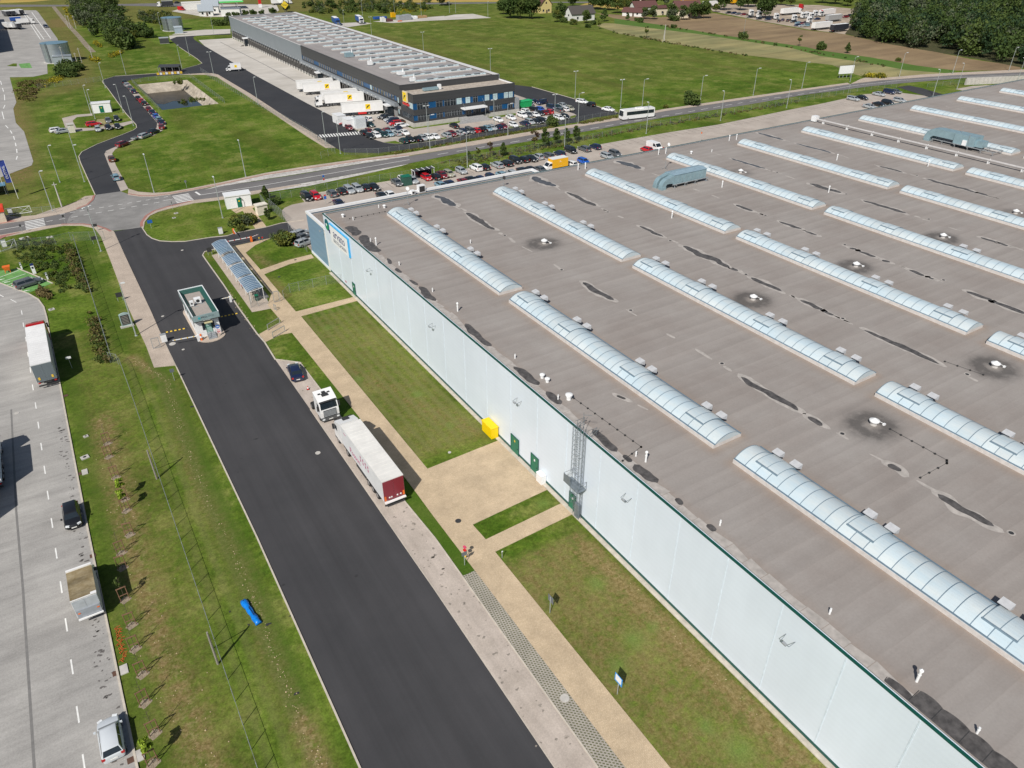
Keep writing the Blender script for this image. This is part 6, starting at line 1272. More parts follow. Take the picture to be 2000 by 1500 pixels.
def van(px,py,hd,m,lb,L=5.4,H=2.4,box=None,xy=None,name='van'):
    q=xy or G(px,py,1.0); o=T(name,lb,'van',(q[0],q[1],.04),rad(hd))
    if not box:
        mb=MB(); prof=[(-L/2,.35),(L/2,.35),(L/2+.05,.95),(L/2-.55,1.25),(L/2-1.35,2.2),(L/2-1.9,H),(-L/2+.05,H)]; mb.side(prof,-.95,.95); mb.build('body',m,o)
        xa,xb=L/2-.55,L/2-1.35
    else:
        mb=MB(); mb.bx(-L/2,L/2-1.9,-1.1,1.1,.75,H); mb.build('box_body',box,o); mb=MB(); mb.bx(-L/2-.02,L/2-1.88,-1.12,1.12,H,H+.06); mb.build('box_roof',LW,o)
        mb=MB(); mb.side([(L/2-1.85,.4),(L/2,.4),(L/2+.05,1.0),(L/2-.5,1.35),(L/2-1.15,2.15),(L/2-1.85,2.25)],-.95,.95); mb.build('cab_body',m,o); xa,xb=L/2-.5,L/2-1.15
    z0,z1=(1.27,2.17) if not box else (1.37,2.13)
    mb=MB(); mb.add([(xa+.012,-.84,z0+.01),(xa+.012,.84,z0+.01),(xb+.02,.8,z1),(xb+.02,-.8,z1)],[(0,1,2,3)]); mb.build('windscreen',GLASS,o)
    for s in (-1,1): mb=MB(); mb.add([(xa-.1,s*.956,z0+.05),(xb-.05,s*.956,z1-.1),(xb-.75,s*.956,z1-.1),(xb-.75,s*.956,z0+.05)],[(0,1,2,3)]); mb.build('side_window',GLASS,o)
    for x in (-L/2+1.1,L/2-.95):
        for s in (-1,1): put('wheel',CM['suv']['wheel'],o,(x,s*.88,.35))
    for s in (-1,1): put('headlight',CM['suv']['headlight'],o,(L/2-.02,s*.72,.88)); put('tail_light',CM['suv']['tail_light'],o,(-L/2,s*.85,1.0))
    put('number_plate',PLm,o,(L/2+.06,0,.5)); return o
PLm=CM['suv']['number_plate']
van(1278,286,-90,LW,'white panel van beside the red car at the roof edge',5.0,2.2)
o=van(1084,324,180,LW,'yellow box truck with white cab nose left behind the roof edge',6.8,3.0,YELT,name='box_truck'); mb=MB()
for i in range(6):
    a=rad(15+i*30); mb.bar((-.8+.2*math.cos(a),1.104,2.0+.2*math.sin(a)),(-.8+.5*math.cos(a),1.104,2.0+.5*math.sin(a)),.08,.01)
mb.build('sun_mark',LW,o); text('lettering','- - -  - - -  -',.3,LW,o,(-.9,1.106,1.2),(PI/2,0,PI),.003)
o=van(456,134,170,LW,'white courier box van with yellow square driving on the black yard',6.2,3.0,LW,name='courier_van'); mb=MB(); mb.bx(-1.5,-.5,1.103,1.11,1.5,2.5); mb.build('yellow_mark',YELM,o)
van(354,17.5,-60,REDC,'red van by the white store at the petrol station',5.4,2.6)
# coach
A=G(1217.5,236.5); B=G(1278,229.5); o=T('coach','white coach with dark windows driving on the main road','bus',((A[0]+B[0])/2,(A[1]+B[1])/2+1.25,.04),math.atan2(A[1]-B[1],A[0]-B[0]))
mb=MB(); mb.side([(-6.0,.4),(6.0,.4),(6.08,1.4),(5.85,3.0),(5.6,3.2),(-5.9,3.2),(-6.0,3.0)],-1.26,1.26); mb.build('body',LW,o)
for s in (-1,1): mb=MB(); mb.bx(-5.7,4.6,s*1.263-.004,s*1.263+.004,1.55,2.65); w=mb.build('side_window',GLASS,o); mb=MB(); [mb.bx(-5.7+i*1.7-.03,-5.7+i*1.7+.03,s*1.27-.003,s*1.27+.003,1.55,2.65) for i in range(1,6)]; mb.build('window_post',CHASS,w)
mb=MB(); mb.add([(6.09,-1.15,1.35),(6.09,1.15,1.35),(5.87,1.1,2.95),(5.87,-1.1,2.95)],[(0,1,2,3)]); mb.build('windscreen',GLASS,o)
mb=MB(); mb.bx(-2,0.5,-.7,.7,3.2,3.45); mb.build('roof_unit',LW,o); mb=MB(); mb.bx(-4.5,-3.8,-.4,.4,3.2,3.3); mb.build('roof_hatch',GREYP,o); wheels(o,(4.0,-3.2),1.08)
mb=MB(); mb.bx(6.02,6.11,-1.1,-.7,.65,.9); mb.bx(6.02,6.11,.7,1.1,.65,.9); mb.build('headlight',LAMPW,o)
mb=MB()
for s in (-1,1): mb.bar((5.95,s*1.25,2.9),(6.3,s*1.45,2.5),.06); mb.bx(6.2,6.35,s*1.45-.1,s*1.45+.1,2.0,2.5)
mb.build('mirror',CHASS,o)
# small flat trailer behind the silver estate
q=G(265.5,270.5,.4); o=T('car_trailer','low grey two-wheel trailer hitched behind the silver estate','trailer',(q[0],q[1],.04),rad(h2)); mb=MB(); mb.bx(-1.3,1.2,-.75,.75,.45,.52); mb.bx(-1.3,-1.24,-.75,.75,.52,.85); mb.bx(-1.3,1.2,-.75,-.70,.52,.85); mb.bx(-1.3,1.2,.70,.75,.52,.85); mb.build('bed',GALV,o); mb=MB(); mb.bar((1.2,.5,.45),(2.4,0,.45),.07); mb.bar((1.2,-.5,.45),(2.4,0,.45),.07); mb.build('drawbar',GALV,o)
for s in (-1,1): put('wheel',CM['hatchback']['wheel'],o,(0,s*.85,.31))
# ---------------------------------------------------------------- vegetation
def leaves(C,size,n_tones,rng,up=.25):
    n=len(C); a=rng.normal(size=(n,3)); a/=np.linalg.norm(a,axis=1)[:,None]; b=rng.normal(size=(n,3)); b-=(a*b).sum(1)[:,None]*a; b/=np.linalg.norm(b,axis=1)[:,None]
    s=(size*rng.uniform(.6,1.35,n))[:,None]; a*=s; b*=s*.75
    V=np.stack([C-a-b,C+a-b*.6,C+a+b,C-a*.7+b],1).reshape(-1,3); return V,np.arange(4*n).reshape(n,4)
def crown_pts(rng,n,cx,cy,cz,rx,ry,rz,clumps,cr):
    d=rng.normal(size=(clumps,3)); d/=np.linalg.norm(d,axis=1)[:,None]; d*=rng.uniform(.35,1.0,(clumps,1))**.6; cc=d*np.array([rx,ry,rz])
    k=rng.integers(0,clumps,n); p=rng.normal(size=(n,3)); p/=np.linalg.norm(p,axis=1)[:,None]; p*=rng.uniform(.25,1,(n,1))**.5*cr*rng.uniform(.7,1.3,(clumps,1))[k]
    return cc[k]+p*np.array([1,1,.8])+np.array([cx,cy,cz]),k
def tree_meshes(kind,seed,mats,h,w,n,leaf):
    rng=np.random.default_rng(seed); mb=MB()
    th=h*(.22 if kind!='conic' else .12); r0=max(.08,h*.02)
    mb.cyl((0,0,0),(0,0,h*.6),r0,r0*.4,7)
    for i in range(6):
        a=i*1.05+seed; z=th+(h*.5-th)*i/6; mb.cyl((0,0,z),(math.cos(a)*w*.33,math.sin(a)*w*.33,z+h*.2),r0*.45,r0*.12,5)
    tr=mb.mesh('trunk',BARK,True,True)
    if kind=='column': P,k=crown_pts(rng,n,0,0,h*.57,w*.36,w*.36,h*.42,22,w*.30)
    elif kind=='conic':
        P,k=crown_pts(rng,n,0,0,0,w*.42,w*.42,h*.45,26,w*.25); z=(P[:,2]/(h*.45)+1)/2; f=np.clip(1.15-z,.08,1); P[:,0]*=f*1.3; P[:,1]*=f*1.3; P[:,2]=h*.12+np.clip(z,0,1.05)*h*.86
    elif kind=='bush': P,k=crown_pts(rng,n,0,0,h*.45,w*.4,w*.4,h*.36,14,w*.24); P[:,2]=np.maximum(P[:,2],.05)
    elif kind=='sparse': P,k=crown_pts(rng,n,0,0,h*.66,w*.38,w*.38,h*.30,12,w*.15)
    else: P,k=crown_pts(rng,n,0,0,h*.58,w*.40,w*.40,h*.33,20,w*.23)
    V,Fc=leaves(P,leaf,len(mats),rng); cl=rng.integers(0,len(mats),60)
    cr=quads_mesh('crown',V,Fc,mats,cl[k]); return tr,cr
TM={'oak':tree_meshes('round',1,[LEAFD,LEAFD,LEAFM],11,9,2600,.34),'oak2':tree_meshes('round',2,[LEAFM,LEAFD,LEAFM],10,8,2200,.34),'lime':tree_meshes('round',3,[LEAFM,LEAFO],8,6.5,1800,.30),'willow':tree_meshes('round',4,[LEAFG,LEAFM],9,7,2000,.30),
 'column':tree_meshes('column',5,[LEAFD,LEAFM],6,2.4,1500,.16),'conic':tree_meshes('conic',6,[LEAFD,LEAFD,LEAFM],5,2.6,1200,.18),'bush':tree_meshes('bush',7,[LEAFD,LEAFM],2.4,3.2,1100,.15),'obush':tree_meshes('bush',8,[LEAFO,LEAFM,LEAFO],2.2,3.0,1100,.14),'gbush':tree_meshes('bush',9,[LEAFG,LEAFG,LEAFM],2.2,3.0,1200,.13),'copper':tree_meshes('sparse',10,[LEAFR,LEAFB],5.5,2.8,650,.14),'young':tree_meshes('sparse',11,[LEAFM,LEAFO],5,2.6,800,.15),'tallbush':tree_meshes('bush',12,[LEAFD,LEAFM],5,5,1800,.22)}
def tree(px,py,kind,sc,label,grp=None,cat='tree',xy=None,name=None):
    q=xy or G(px,py); o=T(name or ('bush' if 'bush' in kind else 'tree'),label,cat if 'bush' not in kind else 'bush',(q[0],q[1],0),random.uniform(0,6),grp); tr,cr=TM[kind]
    if 'bush' not in kind or kind=='tallbush': t=put('trunk',tr,o); t.scale=(sc,)*3
    c=put('crown' if 'bush' not in kind else 'foliage',cr,o); c.scale=(sc*random.uniform(.92,1.1),sc*random.uniform(.92,1.1),sc); return o
g='trees around the farmhouses'
for a in ((996,36,'oak',1.25,'left giant dark tree of the clump left of the yellow farmhouse'),(1016,37,'oak2',1.35,'middle giant dark tree of the clump left of the yellow farmhouse'),(1038,37,'oak',1.2,'right giant dark tree beside the yellow farmhouse wall'),(983,28,'oak2',1.0,'tree at the left end of the giant clump'),(1005,24,'oak',1.2,'tree behind the giant dark clump'),
 (1088,43,'lime',.9,'leafy tree left of the pale barn corner'),(1098,38,'oak',.9,'dark tree between yellow farmhouse and pale barn'),(1101,44,'bush',1.5,'dark bush at the left corner of the pale barn'),(1120,48,'obush',1.6,'light bush in front of the barn gable'),(1145,45,'oak2',.75,'round tree in front of the barn front wall'),(1158,48,'bush',1.3,'bush at the right corner of the barn'),(1170,57,'young',1.0,'slim young tree right of the barn by the stubble'),(1148,54,'bush',1.2,'dark bush on the field corner below the barn'),(1180,42,'conic',1.6,'dark conical tree right of the barn'),(1118,14,'oak',1.1,'big tree behind the barn roof ridge'),
 (1158,18,'oak',1.15,'dark tree at left of the row behind the low white house'),(1172,19,'oak2',1.1,'second tree of the row behind the low white house'),(1187,20,'oak',1.0,'third tree of the row behind the low white house'),(1205,26,'lime',1.35,'broad light tree just left of the low white house'),(1222,24,'lime',1.2,'light tree touching the low white house roof'),(1236,15,'oak',1.1,'dark tree above the low white house'),(1252,13,'oak2',1.2,'dark tree above the reddish roof'),(1274,14,'oak',1.2,'dark tree above the flat-topped outbuilding'),(1298,12,'willow',1.3,'grey-green tree left of the wide maroon roof'),
 (1226,40,'conic',.9,'small dark conifer before the low white house'),(1243,41,'bush',1.0,'low bush on ploughed soil by the low house'),(1250,44,'bush',1.5,'larger bush on ploughed soil by the low house'),(1259,37,'willow',.8,'round tree right of the low white house'),(1275,38,'willow',.95,'rounded willow before the reddish-roofed house'),(1310,40,'willow',1.15,'grey round tree covering the left of the wide maroon house'),(1317,41,'bush',1.8,'bush between two round trees by the maroon house'),(1334,39,'willow',1.0,'round tree in the middle of the maroon house'),(1357,37,'oak',.9,'dark tree at the right of the maroon house'),(1374,36,'oak2',1.05,'round dark tree right of the maroon house gable'),
 (1398,24,'lime',.7,'small tree beside the green object left of the truck yard'),(1412,20,'oak',1.25,'tall dark tree at the left of the truck yard'),(1445,20,'oak2',1.3,'tall tree behind the row of yard cars'),(1460,14,'oak',1.2,'dark tree left of the dense yard clump'),(1475,13,'willow',1.2,'grey tree in the dense yard clump'),(1494,36,'oak',1.25,'tall dark tree standing among the yard cars'),(1500,14,'oak2',1.3,'big tree behind the tall yard tree'),(1525,10,'willow',1.2,'tree left of the long trailer cab'),(1543,12,'lime',1.0,'light tree above the long trailer'),(1630,8,'oak',1.2,'dark tree above the red-ended trailer'),(1655,12,'oak2',1.2,'dark tree at the wood edge above the yard'),(1605,6,'oak',1.1,'tree behind the tight row of white cabs')):
    tree(a[0],a[1],a[2],a[3],a[4],g)
for a in ((863,11,'oak',1.0,'lone dark tree by the far road above the green field'),(560,24,'oak2',.7,'tree under the diamond pylon') ,(449,47,'willow',.75,'tall dark tree left of the hall back corner'),(437,50,'bush',1.8,'bush at the foot of the tall tree by the hall'),(423,50,'bush',1.8,'bush beside the flag by the hall corner'),(462,33,'bush',1.6,'bush before the low white shop'),(480,30,'tallbush',.8,'left bush of the row behind the hall roof'),(495,30,'tallbush',.85,'middle bush of the row behind the hall roof'),(512,30,'tallbush',.8,'right bush of the row behind the hall roof'),(533,27,'tallbush',.9,'bush left of the pylon behind the hall'),(644,14,'conic',1.5,'left conifer of the scrub behind the storage pads'),(690,19,'conic',1.6,'dark conifer behind the blue lorries'),(655,16,'tallbush',.8,'pale bush in the scrub behind the pads'),(740,25,'oak2',.6,'round tree left of the timber pile'),(752,26,'tallbush',.9,'dark bush behind the timber pile'),(770,26,'lime',.7,'round tree behind the storage cages'),(795,21,'conic',1.0,'dark conifer in the yellow scrub'),(808,20,'lime',.65,'light tree in the yellow scrub'),(827,20,'tallbush',.8,'bush at the right end of the yellow scrub'),(371,15,'bush',1.6,'brown bush by the red van')):
    tree(a[0],a[1],a[2],a[3],a[4])
for a in ((1262.5,74,'young',1.2,'young tree on the boundary of field and stubble'),(1316,55,'bush',1.1,'small bush on the fresh green strip edge'),(1451,75,'bush',1.7,'round bush at the base of the thin pole on soil'),(1560,90,'young',1.05,'left small tree of three on the soil edge'),(1604.5,97,'bush',1.9,'brown-green bush, middle of three on the soil edge'),(1654,104,'conic',1.0,'right small tree of three on the soil edge'),(1352,204,'bush',2.2,'dark round bush by the main road lamp'),(1754,120,'obush',.8,'tiny bush on the bright green strip'),(1080,245,'bush',1.5,'bush on the verge below the office hedge'),(1300,211,'obush',.6,'small yellow bush beside the coach')):
    tree(a[0],a[1],a[2],a[3],a[4])
g='young trees on the verge by the warehouse car park'
for a in ((1065.5,287.7,'column',.95,'left tall columnar green tree by the car park fence'),(1087.6,281,'column',.80,'second columnar green tree by the car park fence'),(1107,277.5,'column',.72,'third green tree by fence, behind the lamp post'),(1126,275,'column',.78,'rightmost columnar green tree by the car park fence'),(1043,292,'copper',1.1,'bare reddish tree left of the columnar trees'),(957.6,306.5,'copper',.85,'dark purple-leaved leaning tree on the verge'),(934,309,'young',.62,'small round tree left of the purple tree'),(983,304,'conic',.75,'small dark conifer right of the purple tree'),(916,312,'conic',.5,'tiny conifer behind the tall lamp on the verge')):
    tree(a[0],a[1],a[2],a[3],a[4],g)
for a in ((466,441,'obush',1.15,'yellow-green half of shrub bed by the barrier'),(477,440,'gbush',1.05,'grey-green middle of shrub bed by the barrier'),(489,437,'obush',1.1,'right olive shrub of the bed by the barrier'),(472,451,'obush',.7,'small yellow shrub at barrier post'),(548,471,'gbush',1.15,'silvery round shrub on lawn by the annex'),(560,478,'obush',1.35,'dark olive shrub on lawn by the annex'),(572,476,'gbush',1.1,'grey shrub at right of the lawn group by the annex')):
    tree(a[0],a[1],a[2],a[3],a[4])
tree(524.5,430,'column',.50,'small columnar evergreen before the cream kiosk'); tree(520,390,'conic',.7,'dark conifer left of the dark shrub by the mesh fence'); tree(537,399,'bush',.9,'dark purple shrub behind the mesh fence'); tree(532,397,'obush',.6,'green shrub at foot of the dark conifer')
# woods, scrub and ground cover: masses nobody could count
def mass(name,label,polys,n,h0,h1,w,leafn,leaf,mats,seed,hexp=1.0,zmin=0.0,clump=14):
    rng=np.random.default_rng(seed); Vs=[];Fs=[];Ms=[];k0=0
    from mathutils.geometry import intersect_point_tri_2d
    for poly in polys:
        P=[Vector(p) for p in poly]; xs=[p.x for p in P]; ys=[p.y for p in P]
        def inside(x,y):
            c=False; j=len(P)-1
            for i in range(len(P)):
                if (P[i].y>y)!=(P[j].y>y) and x<(P[j].x-P[i].x)*(y-P[i].y)/(P[j].y-P[i].y)+P[i].x: c=not c
                j=i
            return c
        m=0; tries=0
        while m<n and tries<n*40:
            tries+=1; x=rng.uniform(min(xs),max(xs)); y=rng.uniform(min(ys),max(ys))
            if not inside(x,y): continue
            m+=1; h=rng.uniform(h0,h1); ww=w*rng.uniform(.5,1.5); h=h*(.6+.4*ww/w); cl=clump
            p,k=crown_pts(rng,leafn,x,y,h*.52,ww*.42,ww*.42,h*.42,cl,ww*.24); p[:,2]=np.maximum(p[:,2],zmin+.03)
            V,Fc=leaves(p,leaf,1,rng); Vs.append(V); Fs.append(Fc+k0); k0+=len(V); tone=rng.integers(0,len(mats)); t2=rng.integers(0,len(mats),cl); tt=np.where(rng.random(cl)<.7,tone,t2); Ms.append(tt[k])
    o=put(name,quads_mesh(name,np.concatenate(Vs),np.concatenate(Fs),mats,np.concatenate(Ms))); o['kind']='stuff'; tag(o,label,name.replace('_',' ')); return o
LEAFK=m_leaf('pine_needles',(.026,.056,.024),(.046,.085,.034)); WOODP=GP([(1650,66),(1690,75),(1736,86),(1800,97),(1900,114),(1960,125),(2000,133),(2070,146),(2070,-4),(1930,0),(1850,2),(1700,4),(1690,20),(1672,40)]); sheet('forest_floor',WOODP,.035,m_ground('forest_floor_soil',(.045,.055,.018),(.085,.075,.040),.3,2))
mass('wood','dense mixed wood filling the upper right corner',[WOODP],560,8,16,9.0,620,.42,[LEAFD,LEAFM,LEAFD,LEAFG,LEAFK,LEAFK],21,clump=20)
mass('wood','dense copse between the tank and the loop road',[GP([(142,8),(180,6),(228,12),(250,45),(262,82),(225,98),(190,78),(160,62),(148,38)])],72,7,12,8,700,.36,[LEAFD,LEAFM,LEAFG],22)
for p,k,s,l in (((245,95),'bush',4.0,'broad round bush at the foot of the copse'),((275,72),'tallbush',1.7,'tall dark bush right of the copse'),((290,74),'tallbush',1.3,'dark bush at the right end of the copse'),((266,82),'lime',.75,'small light tree between copse and tall bush')): tree(p[0],p[1],k,s,l)
mass('scrub','low scrub thicket on the meadow before the tank',[GP([(268,36),(290,24),(330,30),(340,42),(318,50),(285,45)])],70,2,3.6,3.2,160,.26,[LEAFG,LEAFO,LEAFD],23)
mass('scrub','scrub belt behind the storage pads',[GP([(590,8),(840,3),(850,18),(780,26),(640,31),(600,24)])],150,1.5,4,4,140,.30,[LEAFG,LEAFO,LEAFD,LEAFM],24)
mass('flowering_weeds','band of yellow flowering weeds along the path by the copse',[GP([(122,13),(137,18),(150,42),(146,45),(130,28)]),GP([(186,82),(200,92),(196,95),(184,86)]),GP([(176,112),(196,117),(190,123),(178,119)]),GP([(80,170),(104,152),(124,153),(118,160),(90,174)]),GP([(738,24),(820,17),(838,18),(830,23),(760,28)]),GP([(214,108),(240,100),(236,106),(216,114)])],38,.6,1.3,1.8,70,.16,[LEAFY,LEAFY,LEAFO],25)
mass('scrub','dark bushes below the pump house',[GP([(110,148),(130,128),(160,130),(168,142),(150,152),(120,154)])],26,2.5,4.2,4,260,.26,[LEAFD,LEAFM],26)
mass('scrub','rough brown tall grass on the slope left of the lawn',[GP([(32,165),(60,158),(95,158),(85,172),(72,178),(70,200),(40,200),(30,185)])],90,.5,1.2,2.0,60,.18,[LEAFB,LEAFO,LEAFB],27)
mass('ground_cover','low dark shrubs planted between fence and charging bays',[GP([(20,475),(60,465),(130,475),(158,500),(172,560),(165,575),(120,572),(100,545),(60,520),(30,505)])],190,.35,.75,1.2,75,.10,[LEAFM,LEAFO,LEAFM,LEAFD],28)
mass('ground_cover','brown and olive shrubs along the inner fence',[GP([(128,478),(140,490),(170,560),(176,572),(160,565),(140,520)]),GP([(172,610),(188,620),(206,700),(220,712),(196,708),(182,650)])],60,.5,1.1,1.3,75,.11,[LEAFB,LEAFO,LEAFM],29)
mass('ornamental_grass','tuft of dry tan ornamental grass by the charging bays',[GP([(68,565),(80,560),(103,578),(98,590),(78,580)])],22,.6,1.0,.9,80,.11,[LEAFB],30)
mass('reeds','reeds at the corner of the concrete pond',[[(48.5,333),(52,331),(52,338),(49,339)],[(44,293),(53,291),(53,296),(45,296)]],9,.8,2.0,1.6,110,.16,[LEAFM,LEAFO],31,zmin=-2.0)
mass('flowering_weeds','yellow weeds and gravel heap by the far junction',[GP([(1686,153),(1696,146),(1708,147),(1706,153)]),GP([(1715,149),(1724,148),(1725,153),(1716,154)])],12,.8,1.8,2.6,90,.2,[LEAFY,LEAFO],32)
mass('rough_verge','rough seeded grass along the car park fence',[GP([(880,330),(1000,305),(1100,285),(1230,258),(1400,229),(1560,201),(1560,196),(1400,224),(1230,252),(1060,279),(940,301),(860,318)])],330,.15,.45,1.2,24,.15,[LEAFO,LEAFB,LEAFG],33)
mass('rough_verge','rough grass strip between loop road and main road',[GP([(740,303),(840,287),(980,262),(1080,247),(1080,250),(980,266),(860,287),(760,304)]),GP([(1130,241),(1205,227),(1205,231),(1135,243)])],110,.2,.55,1.3,30,.15,[LEAFO,LEAFO,LEAFB],34)
mass('rough_verge','ragged hedge line between stubble and fresh strip',[GP([(1290,49),(1400,67),(1575,97),(1740,131),(1740,134),(1570,100),(1395,70),(1285,52)]),GP([(1200,62),(1330,87),(1460,109),(1460,111),(1325,89),(1195,64)])],60,.3,.8,1.4,30,.2,[LEAFD,LEAFB],35)
mb=MB(); random.seed(3)
def stone_strip(pts,n,w,s0=.03,s1=.11):
    for i in range(n):
        k=random.randrange(len(pts)-1); t=random.random(); a,b_=pts[k],pts[k+1]; x=a[0]+(b_[0]-a[0])*t+random.gauss(0,w); y=a[1]+(b_[1]-a[1])*t+random.gauss(0,w*.6); s=random.uniform(s0,s1)*random.uniform(.5,1)
        r=[[(x+s*c*math.cos(q+i)*random.uniform(.7,1.2),y+s*c*math.sin(q+i)*random.uniform(.7,1.2),z) for q in (0,1.1,2.2,3.3,4.4,5.4)] for c,z in ((1,.0),(.95,s*.5),(.4,s*.8))]; mb.loft(r)
stone_strip(D1,330,.26,.02,.09); stone_strip(D2,120,1.2,.02,.09); stone_strip(D3[:],60,.5,.02,.08)
stone_strip(GP([(447,565),(475,612),(500,655)]),90,.22); stone_strip(GP([(545,703),(590,708)]),30,.15)
o=mb.build('stones',M('pale_stone',(.42,.33,.20),.9,var=.25,scale=3)); o['kind']='stuff'; tag(o,'pale stones littering the dry verges','stones')
# saplings held by stakes
stk=MB(); 
for x in (-.38,.38): stk.cyl((x,0,0),(x,0,1.75),.04,.04,6)
stk.bx(-.45,.45,-.03,.03,1.62,1.72); stk.bx(-.45,.45,-.03,.03,.7,.76); STK=stk.mesh('stake_frame',WOOD,fix=True)
tw=MB(); tw.cyl((0,0.1,0),(0.05,.1,3.0),.03,.012,6)
for i in range(9): a=i*2.3; tw.cyl((.02,.1,1.4+i*.16),(.02+math.cos(a)*.4,.1+math.sin(a)*.4,1.8+i*.17),.012,.005,4)
TWG=tw.mesh('stem',BARK,fix=True)
rng=np.random.default_rng(5)
def canopy(n,tone,w,z,hh):
    P,k=crown_pts(rng,n,.05,.1,z,w,w,hh,8,w*.45); V,Fc=leaves(P,.085,1,rng); return quads_mesh('crown',V,Fc,[tone])
CANL=canopy(620,LEAFL,.42,2.5,.7); CANS=canopy(90,LEAFM,.40,2.4,.6); CANT=canopy(260,LEAFL,.3,2.2,.4)
mulch=MB(); mulch.disc((0,0),.5,.02,12,0,.3); MUL=mulch.mesh('mulch',M('mulch',(.27,.22,.16),.95,var=.4,scale=8))
for px,py,c,lb in ((210.7,866.7,None,'bare staked sapling farthest up the left verge'),(213,893,None,'second bare staked sapling down the left verge'),(226.7,933,None,'bare staked sapling just above the bright green saplings'),(244,976,CANL,'upper bright green leafy sapling on the left verge'),(247.5,998,CANL,'lower bright green sapling beside the black hatchback'),(254,1045,None,'empty stake frame below the bright green saplings'),(238,1081,None,'upper bare stake frame above the white box truck'),(240,1110,None,'stake frame level with front of the white box truck'),(245,1172,CANS,'sapling with few leaves in the box truck shadow'),(258,1222,None,'bare sapling just below the box truck shadow'),(265,1268,None,'bare sapling, second below the box truck shadow'),(279,1318,None,'bare sapling, third below the box truck shadow'),(284,1374,None,'bare sapling, fourth below the box truck shadow'),(303,1434,None,'bare sapling level with the silver hatchback roof'),(300,1492,CANL,'bright green sapling at the bottom beside the silver hatchback')):
    q=G(px,py); o=T('sapling',lb,'sapling',(q[0],q[1],0),rad(random.uniform(-12,12)),'staked saplings on the left verge'); put('stake_frame',STK,o); put('stem',TWG,o); put('mulch',MUL,o)
    if c: put('crown',c,o)
# ---------------------------------------------------------------- fences
def fence(pts,h,step,label,world=False,post=GALV,name='mesh_fence',grp=None,pr=.035,mesh=True,top=True,mm=None):
    P=[Vector(p) for p in (pts if world else GP(pts))]; o=T(name,label,'fence',(P[0].x,P[0].y,0),0,grp); O=P[0]
    posts=[]
    for a,b_ in zip(P[:-1],P[1:]):
        n=max(1,round((b_-a).length/step))
        for i in range(n): posts.append(a.lerp(b_,i/n))
    posts.append(P[-1]); mb=MB(); mb.cyl((0,0,0),(0,0,h+.08),pr,pr,6); pm=mb.mesh('post',post,fix=True)
    for i,p in enumerate(posts[:100]): put('post',pm,o,(p.x-O.x,p.y-O.y,0))
    if len(posts)>100:
        mb=MB(); [mb.cyl((p.x-O.x,p.y-O.y,0),(p.x-O.x,p.y-O.y,h+.08),pr,pr,5) for p in posts[100:]]; r=mb.build('post',post,o); r['kind']='stuff'
    if mesh:
        mb=MB()
        for a,b_ in zip(P[:-1],P[1:]): mb.quad((a.x-O.x,a.y-O.y,.04),(b_.x-O.x,b_.y-O.y,.04),(b_.x-O.x,b_.y-O.y,h),(a.x-O.x,a.y-O.y,h))
        mb.build('mesh_panel',mm or MESHF,o)
    if top:
        mb=MB()
        for a,b_ in zip(P[:-1],P[1:]): mb.bar((a.x-O.x,a.y-O.y,h),(b_.x-O.x,b_.y-O.y,h),.025)
        mb.build('rail',post,o)
    return o
q0=G(229,712)
fence([(-.35,108.5),(-.25,99.5),(-.2,39.4),(-.2,5)],1.75,2.5,'thin wire fence with posts on the left verge by the saplings',True,mm=MESHN)
fence(GP([(216,708),(232,712)])+[(-.35,108.5)],1.75,2.5,'short fence return with gate frame at the verge corner',True)
fence([(-1.25,112.5),(-1.2,125),(-1.2,150),(-1.2,166)],2.2,2.5,'tall fence between shrub planting and mown strip',True,pr=.05)
fence([(8,492),(60,484),(110,478),(140,471),(178,470),(206,469)],1.9,3,'low wire fence across the shrub planting by the main road')
fence([(242,146),(300,144.5),(370,141)],1.6,3,'mesh fence behind the striped blocks') if 0 else None
fence([(35.7,287.5),(35.7,346.5),(57.8,347),(57.5,286.5)],1.6,3,'mesh fence around the concrete pond',True)
fence(GP([(393,141),(412,153),(470,188),(540,227),(600,261),(655,300),(628,310)]),1.8,3,'long mesh fence between the meadow and the black loop road',True)
fence(GP([(75,174),(140,166),(198,159)]),1.8,3,'fence along the top of the left lawn',True)
fence(GP([(673,303),(740,302),(800,293.5),(900,277.5),(1000,259.5),(1080,246.5),(1126,239),(1202,226)]),1.7,3,'mesh fence between the loop road and the main road',True)
fence(GP([(528,392),(570,386),(640,372),(700,362),(763,351),(830,341)]),1.7,3,'mesh fence behind the left row of the warehouse car park',True)
fence(GP([(830,341),(856,330),(900,318),(1000,301),(1100,283),(1230,257),(1400,226),(1560,199),(1660,182),(1740,170),(1750,172)]),1.6,4,'long mesh fence along the verge above the warehouse car park',True)
fence(GP([(1810,171),(1870,165),(1960,157),(2040,150)]),1.6,4,'mesh fence before the ribbed grey wall at far right',True)
fence(GP([(511,398),(520,411)])+GP([(527,407),(558,434)]),2.3,1.2,'dense grey panel fence beside the cream kiosk',True)
fence(GP([(487,580),(491,601),(505,599),(523.6,593.8)]),1.6,1.5,'low mesh fence around the bicycle shelter end',True)
fence(GP([(555,586),(567,572),(585,568),(612,562),(638,556),(672,552)]),1.7,2.5,'mesh fence crossing the lawn to the warehouse wall',True)
fence(GP([(110,416),(60,421),(20,427),(0,430)]),1.7,3,'low mesh fence on the verge above the left zebra crossing',True)
fence(GP([(565,452),(575,460),(600,492)]),1.8,1.5,'glass-like fence beside the cars under the annex',True)
fence(GP([(270,108),(278,101),(345,63)]),1.6,4,'') if 0 else None
